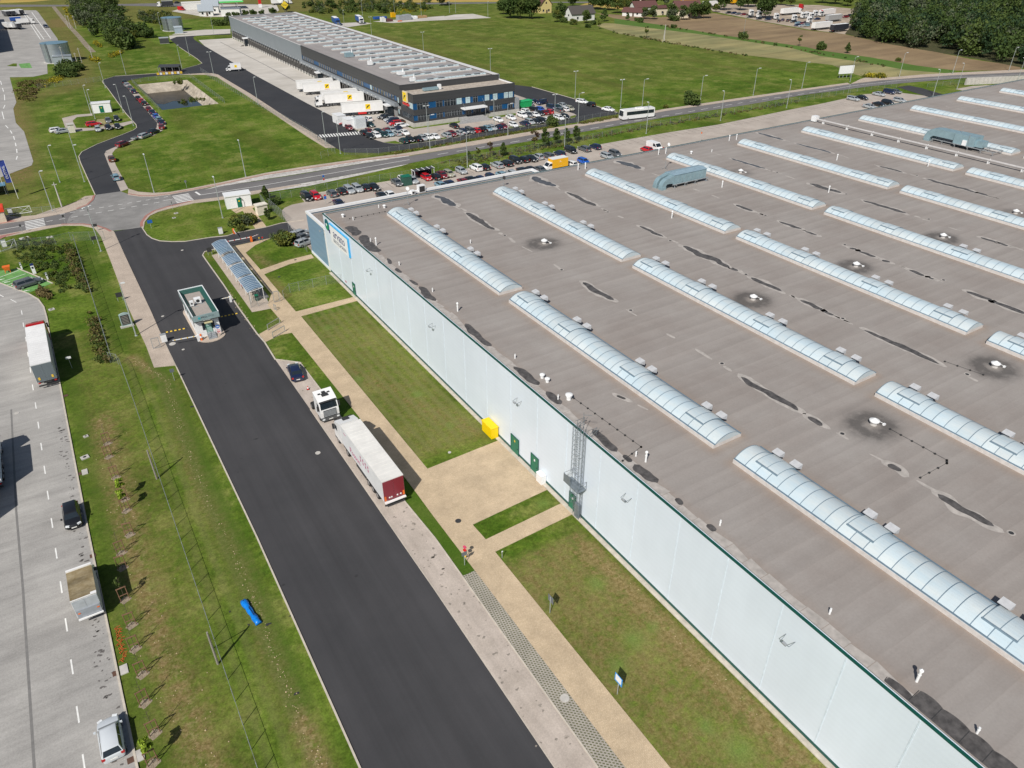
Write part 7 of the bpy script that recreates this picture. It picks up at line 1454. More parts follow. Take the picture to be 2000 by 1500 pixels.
# concrete ribbed wall at far right
A=Vector(G(1885,166)); B=Vector(G(2030,160)); o=T('ribbed_wall','grey ribbed retaining wall at far right beyond the warehouse','wall',(A.x,A.y,0)); mb=MB()
n=18
for i in range(n):
    p=A.lerp(B,i/n)-A; q=A.lerp(B,(i+1)/n)-A; mb.add([(p.x,p.y,0),(q.x,q.y,0),(q.x,q.y,2.4),(p.x,p.y,2.4),(p.x,p.y+.4,2.4),(q.x,q.y+.4,2.4),(p.x,p.y+.4,0),(q.x,q.y+.4,0)],[(0,1,2,3),(3,2,5,4),(4,5,7,6)]); mb.bx(p.x-.12,p.x+.12,p.y-.35,p.y,0,2.2)
mb.build('panels',CONC,o); mb=MB(); mb.bar((0,.2,2.5),(B.x-A.x,B.y-A.y+.2,2.5),.4,.15); mb.build('coping',CONC,o)
# ---------------------------------------------------------------- lamps
def lamp_mesh(h,kind):
    mb=MB(); mb.cyl((0,0,0),(0,0,h),.10,.06,8); mb.bx(-.18,.18,-.18,.18,0,.12); pole=mb.mesh('pole',ALUM,fix=True)
    mb=MB(); hd=MB()
    if kind=='arm': mb.bar((0,0,h),(1.3,0,h+.15),.07); hd.bx(1.0,1.9,-.16,.16,h+.10,h+.24)
    elif kind=='two':
        mb.bar((-.5,0,h),(.5,0,h),.07); hd.bx(-.95,-.35,-.16,.16,h-.02,h+.16); hd.bx(.35,.95,-.16,.16,h-.02,h+.16)
    else: mb.bar((0,0,h),(.35,0,h+.05),.07); hd.bx(.15,.75,-.15,.15,h,h+.15)
    arm=mb.mesh('arm',ALUM,fix=True); head=hd.mesh('lamp_head',M('lamp_lens',(.68,.70,.70),.4),fix=True)
    mb=MB(); mb.bx(-.16,.16,-.22,-.05,h*.62,h*.62+.45); return pole,arm,head,mb.mesh('control_box',WHITEP,fix=True)
LMs={(h,k):lamp_mesh(h,k) for h in (9.0,) for k in ('arm','two','one')}
def lamp(px,py,k,rz,lb,box=False,grp='street lamps'):
    q=G(px,py); o=T('street_lamp',lb,'lamp post',(q[0],q[1],0),rad(rz),grp); m=LMs[(9.0,k)]; put('pole',m[0],o); put('arm',m[1],o); put('lamp_head',m[2],o)
    if box: put('control_box',m[3],o)
for a in ((266,656,'one',0,'lamp post before the black notice board by the access road'),(197.5,491,'two',30,'lamp post at the corner of the junction pavement'),(103,412.5,'one',0,'lamp post on the grass above the left zebra crossing'),(301,376,'one',90,'lamp post on meadow edge right of the junction'),(480,345,'one',90,'lamp post on meadow edge above the white transformer hut'),(435,426,'one',90,'lamp post in front of the white transformer hut'),(165,355,'one',0,'lamp post left of the side road bend'),(152,315,'one',0,'lamp post at the left edge of the side road bend'),(261,246,'one',180,'right lamp of the pair by the dark side road'),(241,220,'one',180,'left lamp of the pair by the dark side road'),(186,232,'one',0,'lamp post beside the left lawn parking court'),(178,222,'one',0,'lamp post at the left of the lawn transformer hut'),(246,145,'one',-90,'lamp post at the side road top bend'),(206,172,'one',0,'lamp post at the far corner of the left lawn'),(370,109,'one',0,'lamp post at the edge of the black asphalt fork'),(417.5,147,'two',0,'twin lamp post by the white courier van'),(355,132,'one',0,'lamp post behind the smoking shelter'),(504,204,'one',0,'upper lamp post on the pavement by the black loop road'),(637,282,'one',0,'lamp post at the zebra crossing pavement end'),(665,300,'arm',0,'lamp post with long arm below the zebra crossing'),(471,345,'one',0,'thin lamp post on the meadow by the main road')if 0 else (117,356,'one',0,'lamp post by the sapling strip left of the side road'),(827.5,102.5,'two',0,'lamp post at the hall edge on the green field, farther one'),(958,140,'two',0,'lamp post at the hall edge on the green field, nearer one'),(836,268,'two',0,'twin lamp post in the office hedge car row'),(840,290,'arm',0,'arm lamp on the verge below the office corner'),(965.5,255,'two',0,'twin lamp post in the middle of the hedge car row'),(992,265,'arm',0,'arm lamp on the verge beside the dark red saloon'),(913,326.7,'two',0,'tall lamp on the car park verge beside the tiny conifer'),(1083,243,'two',0,'twin lamp post by the bush at the hedge end'),(1129,241,'arm',0,'arm lamp at the right end of the office hedge'),(1123,191,'two',0,'twin lamp post behind the white estate on the bank'),(1212,210,'two',0,'twin lamp post behind the coach on the field edge'),(1102.5,291,'one',90,'lamp post behind the black minivan by columnar trees'),(1254,210,'arm',0,'arm lamp right above the coach'),(1367,202.5,'arm',0,'arm lamp beside the dark round bush'),(1471,186,'arm',0,'arm lamp on the road, second right of the dark bush'),(1566,172.5,'arm',0,'arm lamp on the road, third right of the dark bush'),(1660,160,'arm',0,'arm lamp beside the white billboard'),(1262,261,'one',90,'lamp post on the verge below the coach'),(1407,236,'one',90,'lamp post on the verge, second right of the coach'),(1536,211,'one',90,'lamp post on the verge, third right of the coach'),(1756,151,'arm',0,'arm lamp right of the gravel heap'),(1860,145,'arm',0,'arm lamp before the wood at the far road'),(1970,139,'arm',0,'arm lamp nearest the right edge on the far road'),(1822,188,'one',90,'lamp post beside the far black driveway'),(1869,174,'one',90,'lamp post left of the ribbed wall'),(1986,162,'one',90,'lamp post at the ribbed wall right end'),(726,68,'two',0,'lamp post beside the storage pad end'),(673,53,'one',0,'lamp post behind the left blue lorry'),(418,68,'one',0,'lamp post before the hall back corner'),(315,58,'one',0,'lamp post left of the loop road tank'),(708,30,'one',0,'lamp behind the right blue lorry'),(771,27,'one',0,'lamp behind the timber stacks'),(823,30,'one',0,'lamp behind the pale storage yard'),(878,25,'one',0,'left lamp of two on far green field'),(890,25,'one',0,'right lamp of two on far green field'),(953,33,'one',0,'lamp at the right end of the far yard')):
    lamp(*a)
def pole(px,py,h,r,m,label,name='utility_pole',cat='pole',cross=False,lean=None):
    q=G(px,py); o=T(name,label,cat,(q[0],q[1],0)); mb=MB(); mb.cyl((0,0,0),(0,0,h),r,r*.6,8); mb.build('pole',m,o); mb=MB(); mb.bx(-.5,.5,-.06,.06,h-.4,h-.25); mb.bx(-.06,.06,-.06,.06,h,h+.2); mb.build('crossarm',m,o)
    if cross: mb=MB(); mb.bar((0,0,h*.95),(-1.6,-.6,.0),.12); mb.build('stay',m,o)
pole(1297,82,8.2,.22,CONC,'pale concrete pole standing at the stubble edge',cross=True); pole(121,404,5.5,.18,CONC,'pale concrete post on the grass above the left junction'); pole(1451,75,11,.09,GALV,'very thin grey pole rising from the round bush on soil')
for p,h,lb in (((139,56),7,'left white pole of the pair beside the gravel path'),((134,55),7,'right white pole of the pair beside the gravel path'),((149,56),7,'white pole by the yellow weeds beside the path'),((182,118),6,'white pole at the fence corner by the yellow weeds'),((160,122),6,'white pole right of the pump house'),((130,135),9,'cross-armed grey pole in front of the pump house'),((152,127),5,'short white pole beside the pump house')): pole(p[0],p[1],h,.14,CONC,lb)
pole(268,800,4.2,.11,CONC,'tall concrete fence post casting a long shadow, upper') if 0 else None
for y,lb in ((79.0,'upper thick concrete post at the wire fence, long shadow'),(49.0,'lower thick concrete post at the wire fence, long shadow')):
    o=T('concrete_post',lb,'post',(-.55,y,0)); mb=MB(); mb.cyl((0,0,0),(0,0,4.3),.11,.08,8); mb.build('post',M('grey_wood',(.26,.24,.21),.85,var=.2),o); mb=MB(); mb.bar((-.05,0,4.0),(-.1,1.9,.1),.07); mb.build('strut',CONC,o)
# ---------------------------------------------------------------- gatehouse
o=T('gatehouse','white gatehouse with flat green-edged roof and cooling unit on road island','gatehouse',(13.05,116.9,.13)); w0,l0=1.75,5.6
mb=MB(); mb.bx(-w0,w0,-l0+.6,l0-.2,0,2.9); mb.build('wall',M('gatehouse_render',(.78,.79,.79),.7,var=.05),o)
FG=M('fascia_grey_green',(.26,.35,.36),.4); mb=MB(); a,b_=w0+.22,l0
mb.bx(-a,a,-b_,-b_+.16,3.02,3.95); mb.bx(-a,a,b_-.16,b_,3.02,3.95); mb.bx(-a,-a+.14,-b_+.16,b_-.16,3.02,3.95); mb.bx(a-.14,a,-b_+.16,b_-.16,3.02,3.95); mb.build('fascia',FG,o)
mb=MB(); mb.bx(-a-.02,a+.02,-b_-.02,b_+.02,2.9,3.02); mb.build('fascia_band',CHASS,o)
mb=MB(); mb.bx(-a+.14,a-.14,-b_+.16,b_-.16,3.02,3.3,0); mb.build('roof',LAYBY if 0 else M('gatehouse_felt',(.36,.32,.29),.85,var=.1),o)
mb=MB(); 
for s in (-1,1): mb.add([(s*(a-.15),-b_+.18,3.93),(s*(a-.15),b_-.18,3.93),(s*(a-.75),b_-.6,3.32),(s*(a-.75),-b_+.3,3.32)],[(0,1,2,3)])
mb.add([(-a+.15,b_-.18,3.93),(a-.15,b_-.18,3.93),(a-.75,b_-.6,3.32),(-a+.75,b_-.6,3.32)],[(0,1,2,3)]); mb.build('parapet_lining',M('green_lining',(.014,.075,.062),.5,var=.15),o)
mb=MB(); mb.bx(-a,a,b_-.02,b_+.12,3.95,4.02); mb.bx(-a-.01,-a+.12,-b_,b_,3.95,3.99); mb.bx(a-.12,a+.01,-b_,b_,3.95,3.99); mb.build('roof_cap',WHITEP,o)
text('lettering','PRO',.42,M('sign_dark',(.01,.02,.04),.4),o,(-.35,-b_-.005,3.52),(PI/2,0,0),.008); text('lettering','LOGIS',.42,M('sign_grey_green',(.12,.19,.20),.4),o,(.62,-b_-.005,3.52),(PI/2,0,0),.008); text('lettering','Park Stryków',.2,WHITEP,o,(0,-b_-.025,2.96),(PI/2,0,0),.004)
mb=MB(); mb.cyl((-1.05,-b_-.02,3.5),(-1.05,-b_-.001,3.5),.2,.2,16); mb.build('emblem',M('emblem_cyan',(.05,.38,.42),.4),o)
mb=MB()
yf=-l0+.6
mb.bx(-.85,-.35,yf-.03,yf-.005,1.1,2.3); mb.bx(.55,1.0,yf-.03,yf-.005,1.1,2.3); mb.build('front_window',GLASS,o)
mb=MB(); mb.bx(-.3,.5,yf-.03,yf-.005,.55,2.45); dd=mb.build('door',M('pale_green_glass',(.30,.46,.42),.15),o); mb=MB(); mb.bx(-.36,-.3,yf-.05,yf-.005,.5,2.5); mb.bx(.5,.56,yf-.05,yf-.005,.5,2.5); mb.bx(-.3,.5,yf-.05,yf-.031,1.5,1.57); mb.build('door_frame',GREEND,dd)
mb=MB(); mb.bx(-.5,.7,yf-.9,yf,2.5,2.6); mb.build('door_canopy',M('canopy_cream',(.55,.50,.30),.5),o)
for u in (-3.2,-.4,1.8,3.4): mb=MB(); mb.bx(-w0-.03,-w0-.004,u-.35,u+.35,1.2,2.3); mb.build('side_window',GLASS,o)
mb=MB()
for i in range(3): mb.bx(-.45,.75,yf-.5-.35*(i+1),yf-.5-.35*i-.04,0,.42-.13*i)
mb.bx(-.45,.75,yf-.5,yf-.06,0,.5); st=mb.build('stairs',GREYP,o)
mb=MB()
for x in (-.48,.78): mb.bar((x,yf-.1,1.4),(x,yf-.6,1.4),.05); mb.bar((x,yf-.6,1.4),(x,yf-1.55,.9),.05); mb.bar((x,yf-1.5,0),(x,yf-1.5,.92),.05)
mb.build('hand_rail',GALV,st)
for x,y,sx,sy,lb in ((0.05,.5,1.0,.75,'white cooling unit in the middle of the gatehouse roof'),(-1.0,-.2,.55,.45,'small white box at left on the gatehouse roof')):
    s=T('cooling_unit',lb,'cooling unit',(13.05+x,116.9+y,3.43)); mb=MB(); mb.bx(-sx/2,sx/2,-sy/2,sy/2,.12,.95); mb.build('casing',WHITEP,s); mb=MB(); mb.cyl((0,-sy/2-.02,.55),(0,-sy/2,.55),.28*sx,.28*sx,16); mb.build('fan_grille',CHASS,s); mb=MB(); mb.bx(-sx/2,-sx/2+.1,-sy/2,sy/2,0,.12); mb.bx(sx/2-.1,sx/2,-sy/2,sy/2,0,.12); mb.bx(.2,.9,-.6,-.5,0,.1) ; mb.build('foot',GALV,s)
def sign(px,py,lb,h,board,rz=0,name='sign',z=0,xy=None,posts=1,cat='sign'):
    q=xy or G(px,py,z); o=T(name,lb,cat,(q[0],q[1],z),rad(rz)); w=max(b[2] for b in board); mb=MB()
    for i in range(posts): x=0 if posts==1 else (-w*.4 if i==0 else w*.4); mb.cyl((x,.03,0),(x,.03,h),.035,.035,8)
    mb.build('post',ALUM,o)
    for nm,zc,bw,bh,m,shape in board:
        mb=MB()
        if shape=='round': mb.cyl((0,-.03,zc),(0,0,zc),bw/2,bw/2,20)
        else: mb.bx(-bw/2,bw/2,-.03,0,zc-bh/2,zc+bh/2)
        mb.build(nm,m,o)
    return o
NAVYB=M('mandatory_blue',(.02,.12,.45),.4); SGREY=M('sign_back',(.13,.15,.17),.5)
s=sign(0,0,'round blue sign above red-white striped board at gatehouse corner',1.9,[('round_board',1.6,.62,.6,NAVYB,'round'),('stripe_board',.85,.5,.8,WHITEP,'r')],-8,xy=(14.25,110.9),z=.13)
mb=MB(); 
for i in range(3): mb.add([(-.25,-.033,.5+i*.27),(.25,-.033,.35+i*.27 if i else .45),(.25,-.033,.50+i*.27),(-.25,-.033,.62+i*.27)],[(0,1,2,3)])
mb.build('red_stripe',REDM,s); mb=MB(); mb.add([(-.2,-.034,1.55),(.05,-.034,1.55),(.05,-.034,1.47),(.22,-.034,1.6),(.05,-.034,1.73),(.05,-.034,1.65),(-.2,-.034,1.65)],[(0,1,5,6),(2,3,4)]); mb.build('arrow',WHITEP,s)
o=T('traffic_cone','orange and white barrier bollard at the gatehouse front corner','bollard',(11.55,110.9,.13)); mb=MB(); mb.cyl((0,0,0),(0,0,1.05),.17,.15,12); mb.build('post',ORANGE,o); mb=MB(); mb.cyl((0,0,.45),(0,0,.75),.178,.178,12); mb.build('white_band',WHITEP,o)
def barrier(a,b_,lb,m=WHITEP,zc=.95,pm=ORANGE,stripe=True):
    A=Vector(G(*a,zc)); B=Vector(G(*b_,zc)); o=T('barrier_gate',lb,'barrier',(B.x,B.y,0)); mb=MB(); mb.bx(-.18,.18,-.18,.18,0,1.1); mb.build('cabinet',pm,o); d=A-B; mb=MB(); mb.bar((0,0,zc),(d.x,d.y,zc),.10,.12); mb.build('arm',m,o)
    if stripe:
        mb=MB(); n=4
        for i in range(n): p=d*((i+.55)/n); q=d*((i+.72)/n); mb.bar((p.x,p.y,zc),(q.x,q.y,zc),.115,.135)
        mb.build('stripe',REDM if pm==ORANGE else YELLOW,o)
barrier((337,665),(386,656),'white barrier arm left of the gatehouse',pm=WHITEP); barrier((431,584),(449,580),'white barrier arm across the right lane behind gatehouse',pm=WHITEP)
barrier((441,472),(489.5,463),'long white barrier across side entrance, orange post at right'); barrier((504,458),(490,463.5),'short white arm from the right orange barrier post',pm=ORANGE); barrier((461,457),(455.5,448),'white arm at the left orange barrier post by the shrub bed')
def hump(a,b_,lb):
    A=Vector(G(*a)); B=Vector(G(*b_)); L=(B-A).length; o=T('speed_bump',lb,'speed bump',(A.x,A.y,.03),math.atan2(B.y-A.y,B.x-A.x)); n=11; mb=MB()
    for i in range(n): mb.add([(L*i/n,-.2,0),(L*(i+1)/n,-.2,0),(L*(i+1)/n,-.08,.055),(L*i/n,-.08,.055),(L*(i+1)/n,.08,.055),(L*i/n,.08,.055),(L*(i+1)/n,.2,0),(L*i/n,.2,0)],[(0,1,2,3),(3,2,4,5),(5,4,6,7)],i%2)
    mb.build('rubber_strip',[BLACKP,YELLOW],o,fix=False)
hump((320,650),(365,641),'yellow and black speed bump left of the gatehouse'); hump((428,619.5),(467,611.5),'yellow and black speed bump right of the gatehouse')
# ---------------------------------------------------------------- bicycle shelter
SX0,SX1,SY0,SY1=21.8,24.1,120.4,146.6
o=T('bicycle_shelter','long white-framed bicycle shelter with blue curved translucent roof','shelter',(SX0,SY0,.05)); Ls=SY1-SY0; W_=SX1-SX0
mb=MB(); cur=[(W_*t,1.95+.28*t+.22*math.sin(PI*t)) for t in np.linspace(-.12,1.05,9)]
for a0,a1 in ((0,.235),(.26,.475),(.51,.69),(.74,1.0)):
    n=int((a1-a0)*Ls/.62)+1; mb=MB()
    for i in range(n):
        y0_,y1_=Ls*(a0+(a1-a0)*i/n),Ls*(a0+(a1-a0)*(i+1)/n)
        for p,q in zip(cur[:-1],cur[1:]): mb.quad((p[0],y0_,p[1]),(q[0],y0_,q[1]),(q[0],y1_,q[1]),(p[0],y1_,p[1]))
    mb.build('roof_sheet',POLYB,o,fix=False)
mb=MB()
for k in range(37):
    y=Ls*k/36
    for p,q in zip(cur[:-1],cur[1:]): mb.bar((p[0],y,p[1]+.015),(q[0],y,q[1]+.015),.035,.03)
mb.bar((cur[-1][0],0,cur[-1][1]+.02),(cur[-1][0],Ls,cur[-1][1]+.02),.12); mb.bar((cur[0][0],0,cur[0][1]),(cur[0][0],Ls,cur[0][1]),.07); mb.build('roof_rib',M('shelter_rib',(.62,.68,.72),.4),o)
for k in range(9):
    y=Ls*k/8; mb=MB(); mb.bar((0,y,0),(0,y,1.9),.07); mb.bar((W_,y,0),(W_,y,2.25),.07); mb.bar((0,y,1.9),(W_,y,2.2),.06); mb.bar((0,y,.9),(.45,y,0),.05) if 0 else None; mb.build('frame',WHITEP,o)
def bicycle(x,y,rz,c,lb):
    b=T('bicycle',lb,'bicycle',(x,y,.05),rad(rz)); mb=MB()
    for cx in (-.52,.52):
        P=[(cx+.33*math.cos(t),0,.34+.33*math.sin(t)) for t in np.linspace(0,2*PI,15)]
        for p,q in zip(P[:-1],P[1:]): mb.bar(p,q,.035)
        for t in range(6): mb.bar((cx,0,.34),(cx+.32*math.cos(t*PI/3),0,.34+.32*math.sin(t*PI/3)),.008)
    mb.build('wheels',TYRE,b); mb=MB(); K=[(-.52,.34),(-.05,.32),(-.2,.82),(.38,.85),(.52,.34)]
    for i,j in ((0,1),(0,2),(1,2),(2,3),(1,3),(3,4)): mb.bar((K[i][0],0,K[i][1]),(K[j][0],0,K[j][1]),.04)
    mb.bar((.38,0,.85),(.34,0,1.02),.03); mb.bar((.34,-.28,1.02),(.34,.28,1.02),.03); mb.build('frame',c,b); mb=MB(); mb.bx(-.34,-.08,-.08,.08,.86,.92); mb.build('saddle',BLACKP,b)
bicycle(22.5,121.6,80,CHASS,'dark bicycle at the near end of the shelter'); bicycle(23.1,121.9,84,M('bike_grey',(.2,.22,.22),.4),'grey bicycle second from the shelter near end'); bicycle(23.5,122.6,78,GREEND,'green bicycle deepest in the near end group'); bicycle(21.95,127.4,95,REDM,'red bicycle leaning by the shelter post')
o=T('litter_bin','dark green wheeled bin at the near end of the bicycle shelter','bin',(22.85,120.5,.05)); mb=MB(); mb.bx(-.27,.27,-.3,.3,.08,1.0); mb.build('body',M('bin_green',(.01,.05,.035),.5),o); mb=MB(); mb.bx(-.3,.3,-.34,.32,1.0,1.08); mb.build('lid',GREEND,o)
# ---------------------------------------------------------------- signs and small things
sign(411,498,'black notice board on legs at the far end of the bicycle shelter',1.5,[('board',1.1,.9,.9,CHASS,'r')],0,posts=2,name='notice_board'); 
sign(188,452,'dark board near the junction pavement, the farther of two',1.7,[('board',1.35,1.0,.6,CHASS,'r')],0,posts=2,name='notice_board'); sign(188,476,'dark board near the junction pavement, the nearer of two',1.6,[('board',1.25,1.15,.75,CHASS,'r')],0,posts=2,name='notice_board')
sign(236,588,'black board on two legs on the mown strip',1.5,[('board',1.2,1.0,.85,CHASS,'r')],0,posts=2,name='notice_board')
q=G(249,638); o=T('totem_sign','rounded-top dark totem board with pale lines behind the lamp post','sign',(q[0],q[1],0),rad(3)); mb=MB(); n=9; A3=[(-.75+1.5*i/n,2.3+.22*math.sin(PI*i/n)) for i in range(n+1)]; vs=[(-.75,.25)]+[( .75,.25)]+A3[::-1]; mb.add([(x,-.12,z) for x,z in vs]+[(x,.12,z) for x,z in vs],[tuple(range(len(vs))),tuple(range(2*len(vs)-1,len(vs)-1,-1))]+[(i,len(vs)+i,len(vs)+(i+1)%len(vs),(i+1)%len(vs)) for i in range(len(vs))]); mb.build('casing',M('totem_grey',(.36,.47,.47),.4),o)
mb=MB(); mb.bx(-.62,.62,-.135,-.123,.45,2.15); bd=mb.build('board',CHASS,o); mb=MB()
for i in range(6): mb.bx(-.5,.45,-.14,-.136,.62+i*.25,.70+i*.25)
mb.build('text_line',M('totem_text',(.35,.33,.30),.5),bd); mb=MB(); mb.bx(-1,1,-.3,.3,0,.25); mb.build('base',CONC,o)
sign(1184+21,1356,'blue-edged white information board on post in the right lawn',2.3,[('blue_board',2.0,.95,.95,M('board_blue',(.02,.30,.75),.4),'r')],-90); 
mb=MB(); o=[x for x in COL.objects if x.name.startswith('sign') and 'information board' in str(x.get('label'))][0]; mb.bx(-.36,.36,-.045,-.031,1.72,2.42); mb.build('white_panel',WHITEP,o)
sign(1074.5,1197,'grey-backed board on post in the right lawn beyond the path',2.2,[('board',1.9,.8,.8,SGREY,'r')],90)
sign(909,1092,'post with two round pink-red signs at the grass strip tip',1.9,[('upper_round_board',1.75,.42,.4,M('pink_red',(.55,.06,.14),.5),'round'),('lower_round_board',1.28,.45,.4,REDM,'round'),('yellow_plate',.4,.22,.2,YELLOW,'r')],-55)
sign(908,1104,'thin dark sign post seen edge-on beside the round signs',1.9,[('board',1.65,.6,.5,SGREY,'r')],0) 
sign(981,1090,'tiny white marker on dark stick at the path corner',1.0,[('plate',.95,.18,.12,WHITEP,'r')],0)
sign(341,743,'dark back of a traffic sign at the left verge of the road',1.9,[('board',1.65,.55,.55,SGREY,'r')],0); 
sign(296,446,'blue parking direction sign on the round grass island',1.8,[('board',1.5,1.0,.7,NAVYB,'r')],0); mb=MB()
sign(338,409,'small white sign post above the round grass island',1.8,[('board',1.6,.3,.5,SGREY,'r')],60)
sign(365,367,'grey sign post on the meadow pavement by right zebra',1.9,[('board',1.6,.5,.5,SGREY,'r')],180)
sign(45,456,'black sign post by the left zebra crossing',2.0,[('board',1.75,.35,.5,CHASS,'r')],0); sign(128,437,'dark leaning sign behind the gatepost left of the junction',2.0,[('board',1.75,.4,.5,CHASS,'r')],0)
sign(634,362,'blue and red sign post on the car park side pavement',2.6,[('blue_board',2.3,.5,.5,NAVYB,'r'),('red_board',1.5,.45,.45,REDM,'round')],0)
sign(637,400,'blue parking sign with red top in front of the annex roof',2.4,[('blue_board',1.7,.6,.7,NAVYB,'r'),('red_board',2.25,.5,.3,REDM,'r')],0)
sign(514,473,'short red-banded fire hydrant marker by lawn path',1.2,[('red_plate',1.0,.3,.3,REDM,'r')],0); sign(508,476,'thin yellow-topped marker beside the red hydrant marker',1.4,[('yellow_plate',1.25,.22,.3,YELLOW,'r')],0)
sign(1294,302,'red and white sign post beside the white panel van',2.0,[('board',1.6,.5,.9,REDM,'r')],0); sign(1368,278,'orange-topped post on the car park edge behind the roof',3,[('board',2.7,.5,.5,ORANGE,'round')],0)
sign(1655,188,'white short lamp-like camera post by far right cars',4,[('board',3.9,.4,.2,WHITEP,'r')],0)
sign(108,700,'white sign with red mark on leaning post by the slate-doored lorry',2.0,[('board',1.8,.7,.35,WHITEP,'r')],0,xy=(-6.6,112.6)); 
s=T('billboard','large blank white billboard on legs at the far road junction','billboard',(*G(1650,152),0),rad(-15)); mb=MB(); mb.bx(-3.4,3.4,-.15,.15,1.6,4.6); mb.build('panel',WHITEP,s); mb=MB(); [mb.bar((x,.2,0),(x,.2,4.2),.18) for x in (-2.6,-.9,.9,2.6)]; mb.build('leg',GALV,s)
# planks in a blue tarpaulin
q0=Vector(G(476,1176)); q1=Vector(G(506,1220)); o=T('tarpaulin_bundle','bundle wrapped in creased bright blue tarpaulin lying on the left verge','tarpaulin',(q0.x,q0.y,0),math.atan2(q1.y-q0.y,q1.x-q0.x)); L=(q1-q0).length; mb=MB(); rg=[]
for i in range(13):
    t=i/12; w=.36*(1-.25*math.sin(PI*t*.9)) if t<.9 else .30; h=.26+.07*math.sin(t*9); rg.append([(t*L,(w+.04*math.sin(k*5+i*1.7))*math.cos(k*2*PI/12),max(.01,.12+h*math.sin(k*2*PI/12)*(1+.18*math.cos(3*k+i)))) for k in range(12)])
mb.loft(rg); mb.build('tarpaulin',M('tarp_blue',(.005,.19,.66),.35,var=.25,scale=5,bump=.4),o,smooth=True); mb=MB(); mb.bar((.1,-.05,.36),(L-.1,.1,.36),.05); mb.bar((.2,.12,.34),(L-.2,-.05,.38),.04); mb.build('lashing',M('dark_cord',(.01,.05,.15),.6),o)
q=G(654,1195) if 0 else None
o=T('orange_net','orange plastic netting lying crumpled along the left yard kerb','netting',(-7.6,58.2,0)); mb=MB(); random.seed(9)
for i in range(26):
    a=(random.uniform(-.25,.25),-i*.17,random.uniform(.02,.12)); mb.bar(a,(a[0]+random.uniform(-.3,.3),a[1]-.3,random.uniform(.02,.12)),.03); mb.bar(a,(a[0]+.3,a[1]-.05,.06),.025)
mb.build('net',M('net_orange',(.60,.10,.03),.7),o)
q=G(16,532); o=T('grit_bin','orange grit hopper on legs at the green charging bays','hopper',(q[0],q[1],0)); mb=MB(); mb.loft([[(x*.35,y*.35,.5) for x,y in ((-1,-1),(1,-1),(1,1),(-1,1))],[(x*.62,y*.55,1.25) for x,y in ((-1,-1),(1,-1),(1,1),(-1,1))]]); mb.build('hopper',ORANGE,o); mb=MB(); [mb.bar((x,y,0),(x,y,.6),.08) for x in (-.4,.4) for y in (-.4,.4)]; mb.build('leg',ORANGE,o)
for p,c,lb in (((43,525),0,'slim white charging post left of the blue-topped charger'),((68,534),1,'white charging station with navy top behind the estate'),((93.5,545),0,'slim white charging post right of the grey estate')):
    q=G(*p); o=T('charging_post',lb,'charger',(q[0],q[1],0)); w=.28 if c else .13; h=1.9 if c else 1.25; mb=MB(); mb.bx(-w,w,-.22,.22,0,h*.85); mb.build('body',WHITEP,o); mb=MB(); mb.bx(-w,w,-.22,.22,h*.85+.005,h); mb.build('head',M('charger_navy',(.01,.02,.12),.4) if c else GREYP,o); mb=MB(); mb.bx(-w*.6,w*.6,-.235,-.222,h*.55,h*.75); mb.build('screen',GLASS,o)
for p,s,lb in (((101,605),.9,'pale concrete chamber lid on grass right of the yard curve'),((168,853),.55,'small white concrete block on the upper left verge'),((166,894),.9,'pale square chamber lid on the left verge by the kerb'),((48,466),1.7,'pale slab lying beside the low wire fence'),((97,464),1.1,'sandy slab near the junction fence'),((1231,1253) if 0 else (344,417),.8,'white slab on the round grass island'),((340,426),.7,'second small slab on the round grass island')):
    q=G(*p); o=T('chamber_cover',lb,'chamber cover',(q[0],q[1],0),rad(12)); mb=MB(); mb.bx(-s*.5,s*.5,-s*.4,s*.4,0,.14); mb.build('slab',CONC,o); mb=MB(); mb.cyl((0,0,.14),(0,0,.155),s*.22,s*.22,12); mb.build('lifting_ring',CHASS,o)
for p,lb in (((432,457),'grey-white electrical cabinet on grass left of the barrier'),((22,419),'pale blue electrical cabinet beside the cream kiosk'),((10,482),'white cabinet with dark screen at the left edge'),((322,668),'white meter box beside the small gate frame')):
    q=G(*p); o=T('electrical_cabinet',lb,'cabinet',(q[0],q[1],0)); mb=MB(); mb.bx(-.4,.4,-.2,.2,.1,1.35); mb.build('body',WHITEP,o); mb=MB(); mb.bx(-.43,.43,-.23,.23,1.35,1.42); mb.bx(-.38,.38,-.18,.18,0,.1); mb.build('lid',GREYP,o)
o=T('traffic_cone','fallen red and white cone in the lay-by before the tractor','cone',(*G(602,761),.05)); mb=MB(); mb.cyl((0,0,.03),(0,0,.55),.17,.03,12); mb.build('cone',REDM,o); mb=MB(); mb.bx(-.2,.2,-.2,.2,0,.03); mb.build('foot',BLACKP,o); mb=MB(); mb.cyl((0,0,.22),(0,0,.36),.128,.085,12); mb.build('white_band',WHITEP,o)
def gate(a,b_,h,lb,name='gate'):
    A=Vector(G(*a)); B=Vector(G(*b_)); d=B-A; o=T(name,lb,'gate',(A.x,A.y,0)); mb=MB(); mb.bar((0,0,0),(0,0,h),.09); mb.bar((d.x,d.y,0),(d.x,d.y,h),.09); mb.bar((0,0,h),(d.x,d.y,h),.08); mb.bar((0,0,.15),(d.x,d.y,.15),.06); mb.build('frame',GALV,o); mb=MB(); mb.quad((0,0,.15),(d.x,d.y,.15),(d.x,d.y,h),(0,0,h)); mb.build('mesh_panel',MESHF,o)
gate((536,591),(547,589),2.0,'grey gate frame across the path by the bicycle shelter'); gate((300,682),(314,679),1.8,'small grey gate frame across the left pavement'); gate((524,646),(547,632),1.1,'left railing of the short crossing path'); gate((534,661),(557,648),1.1,'right railing of the short crossing path'); gate((536,605),(540,607),1.0,'short hoop railing by the manhole cover')
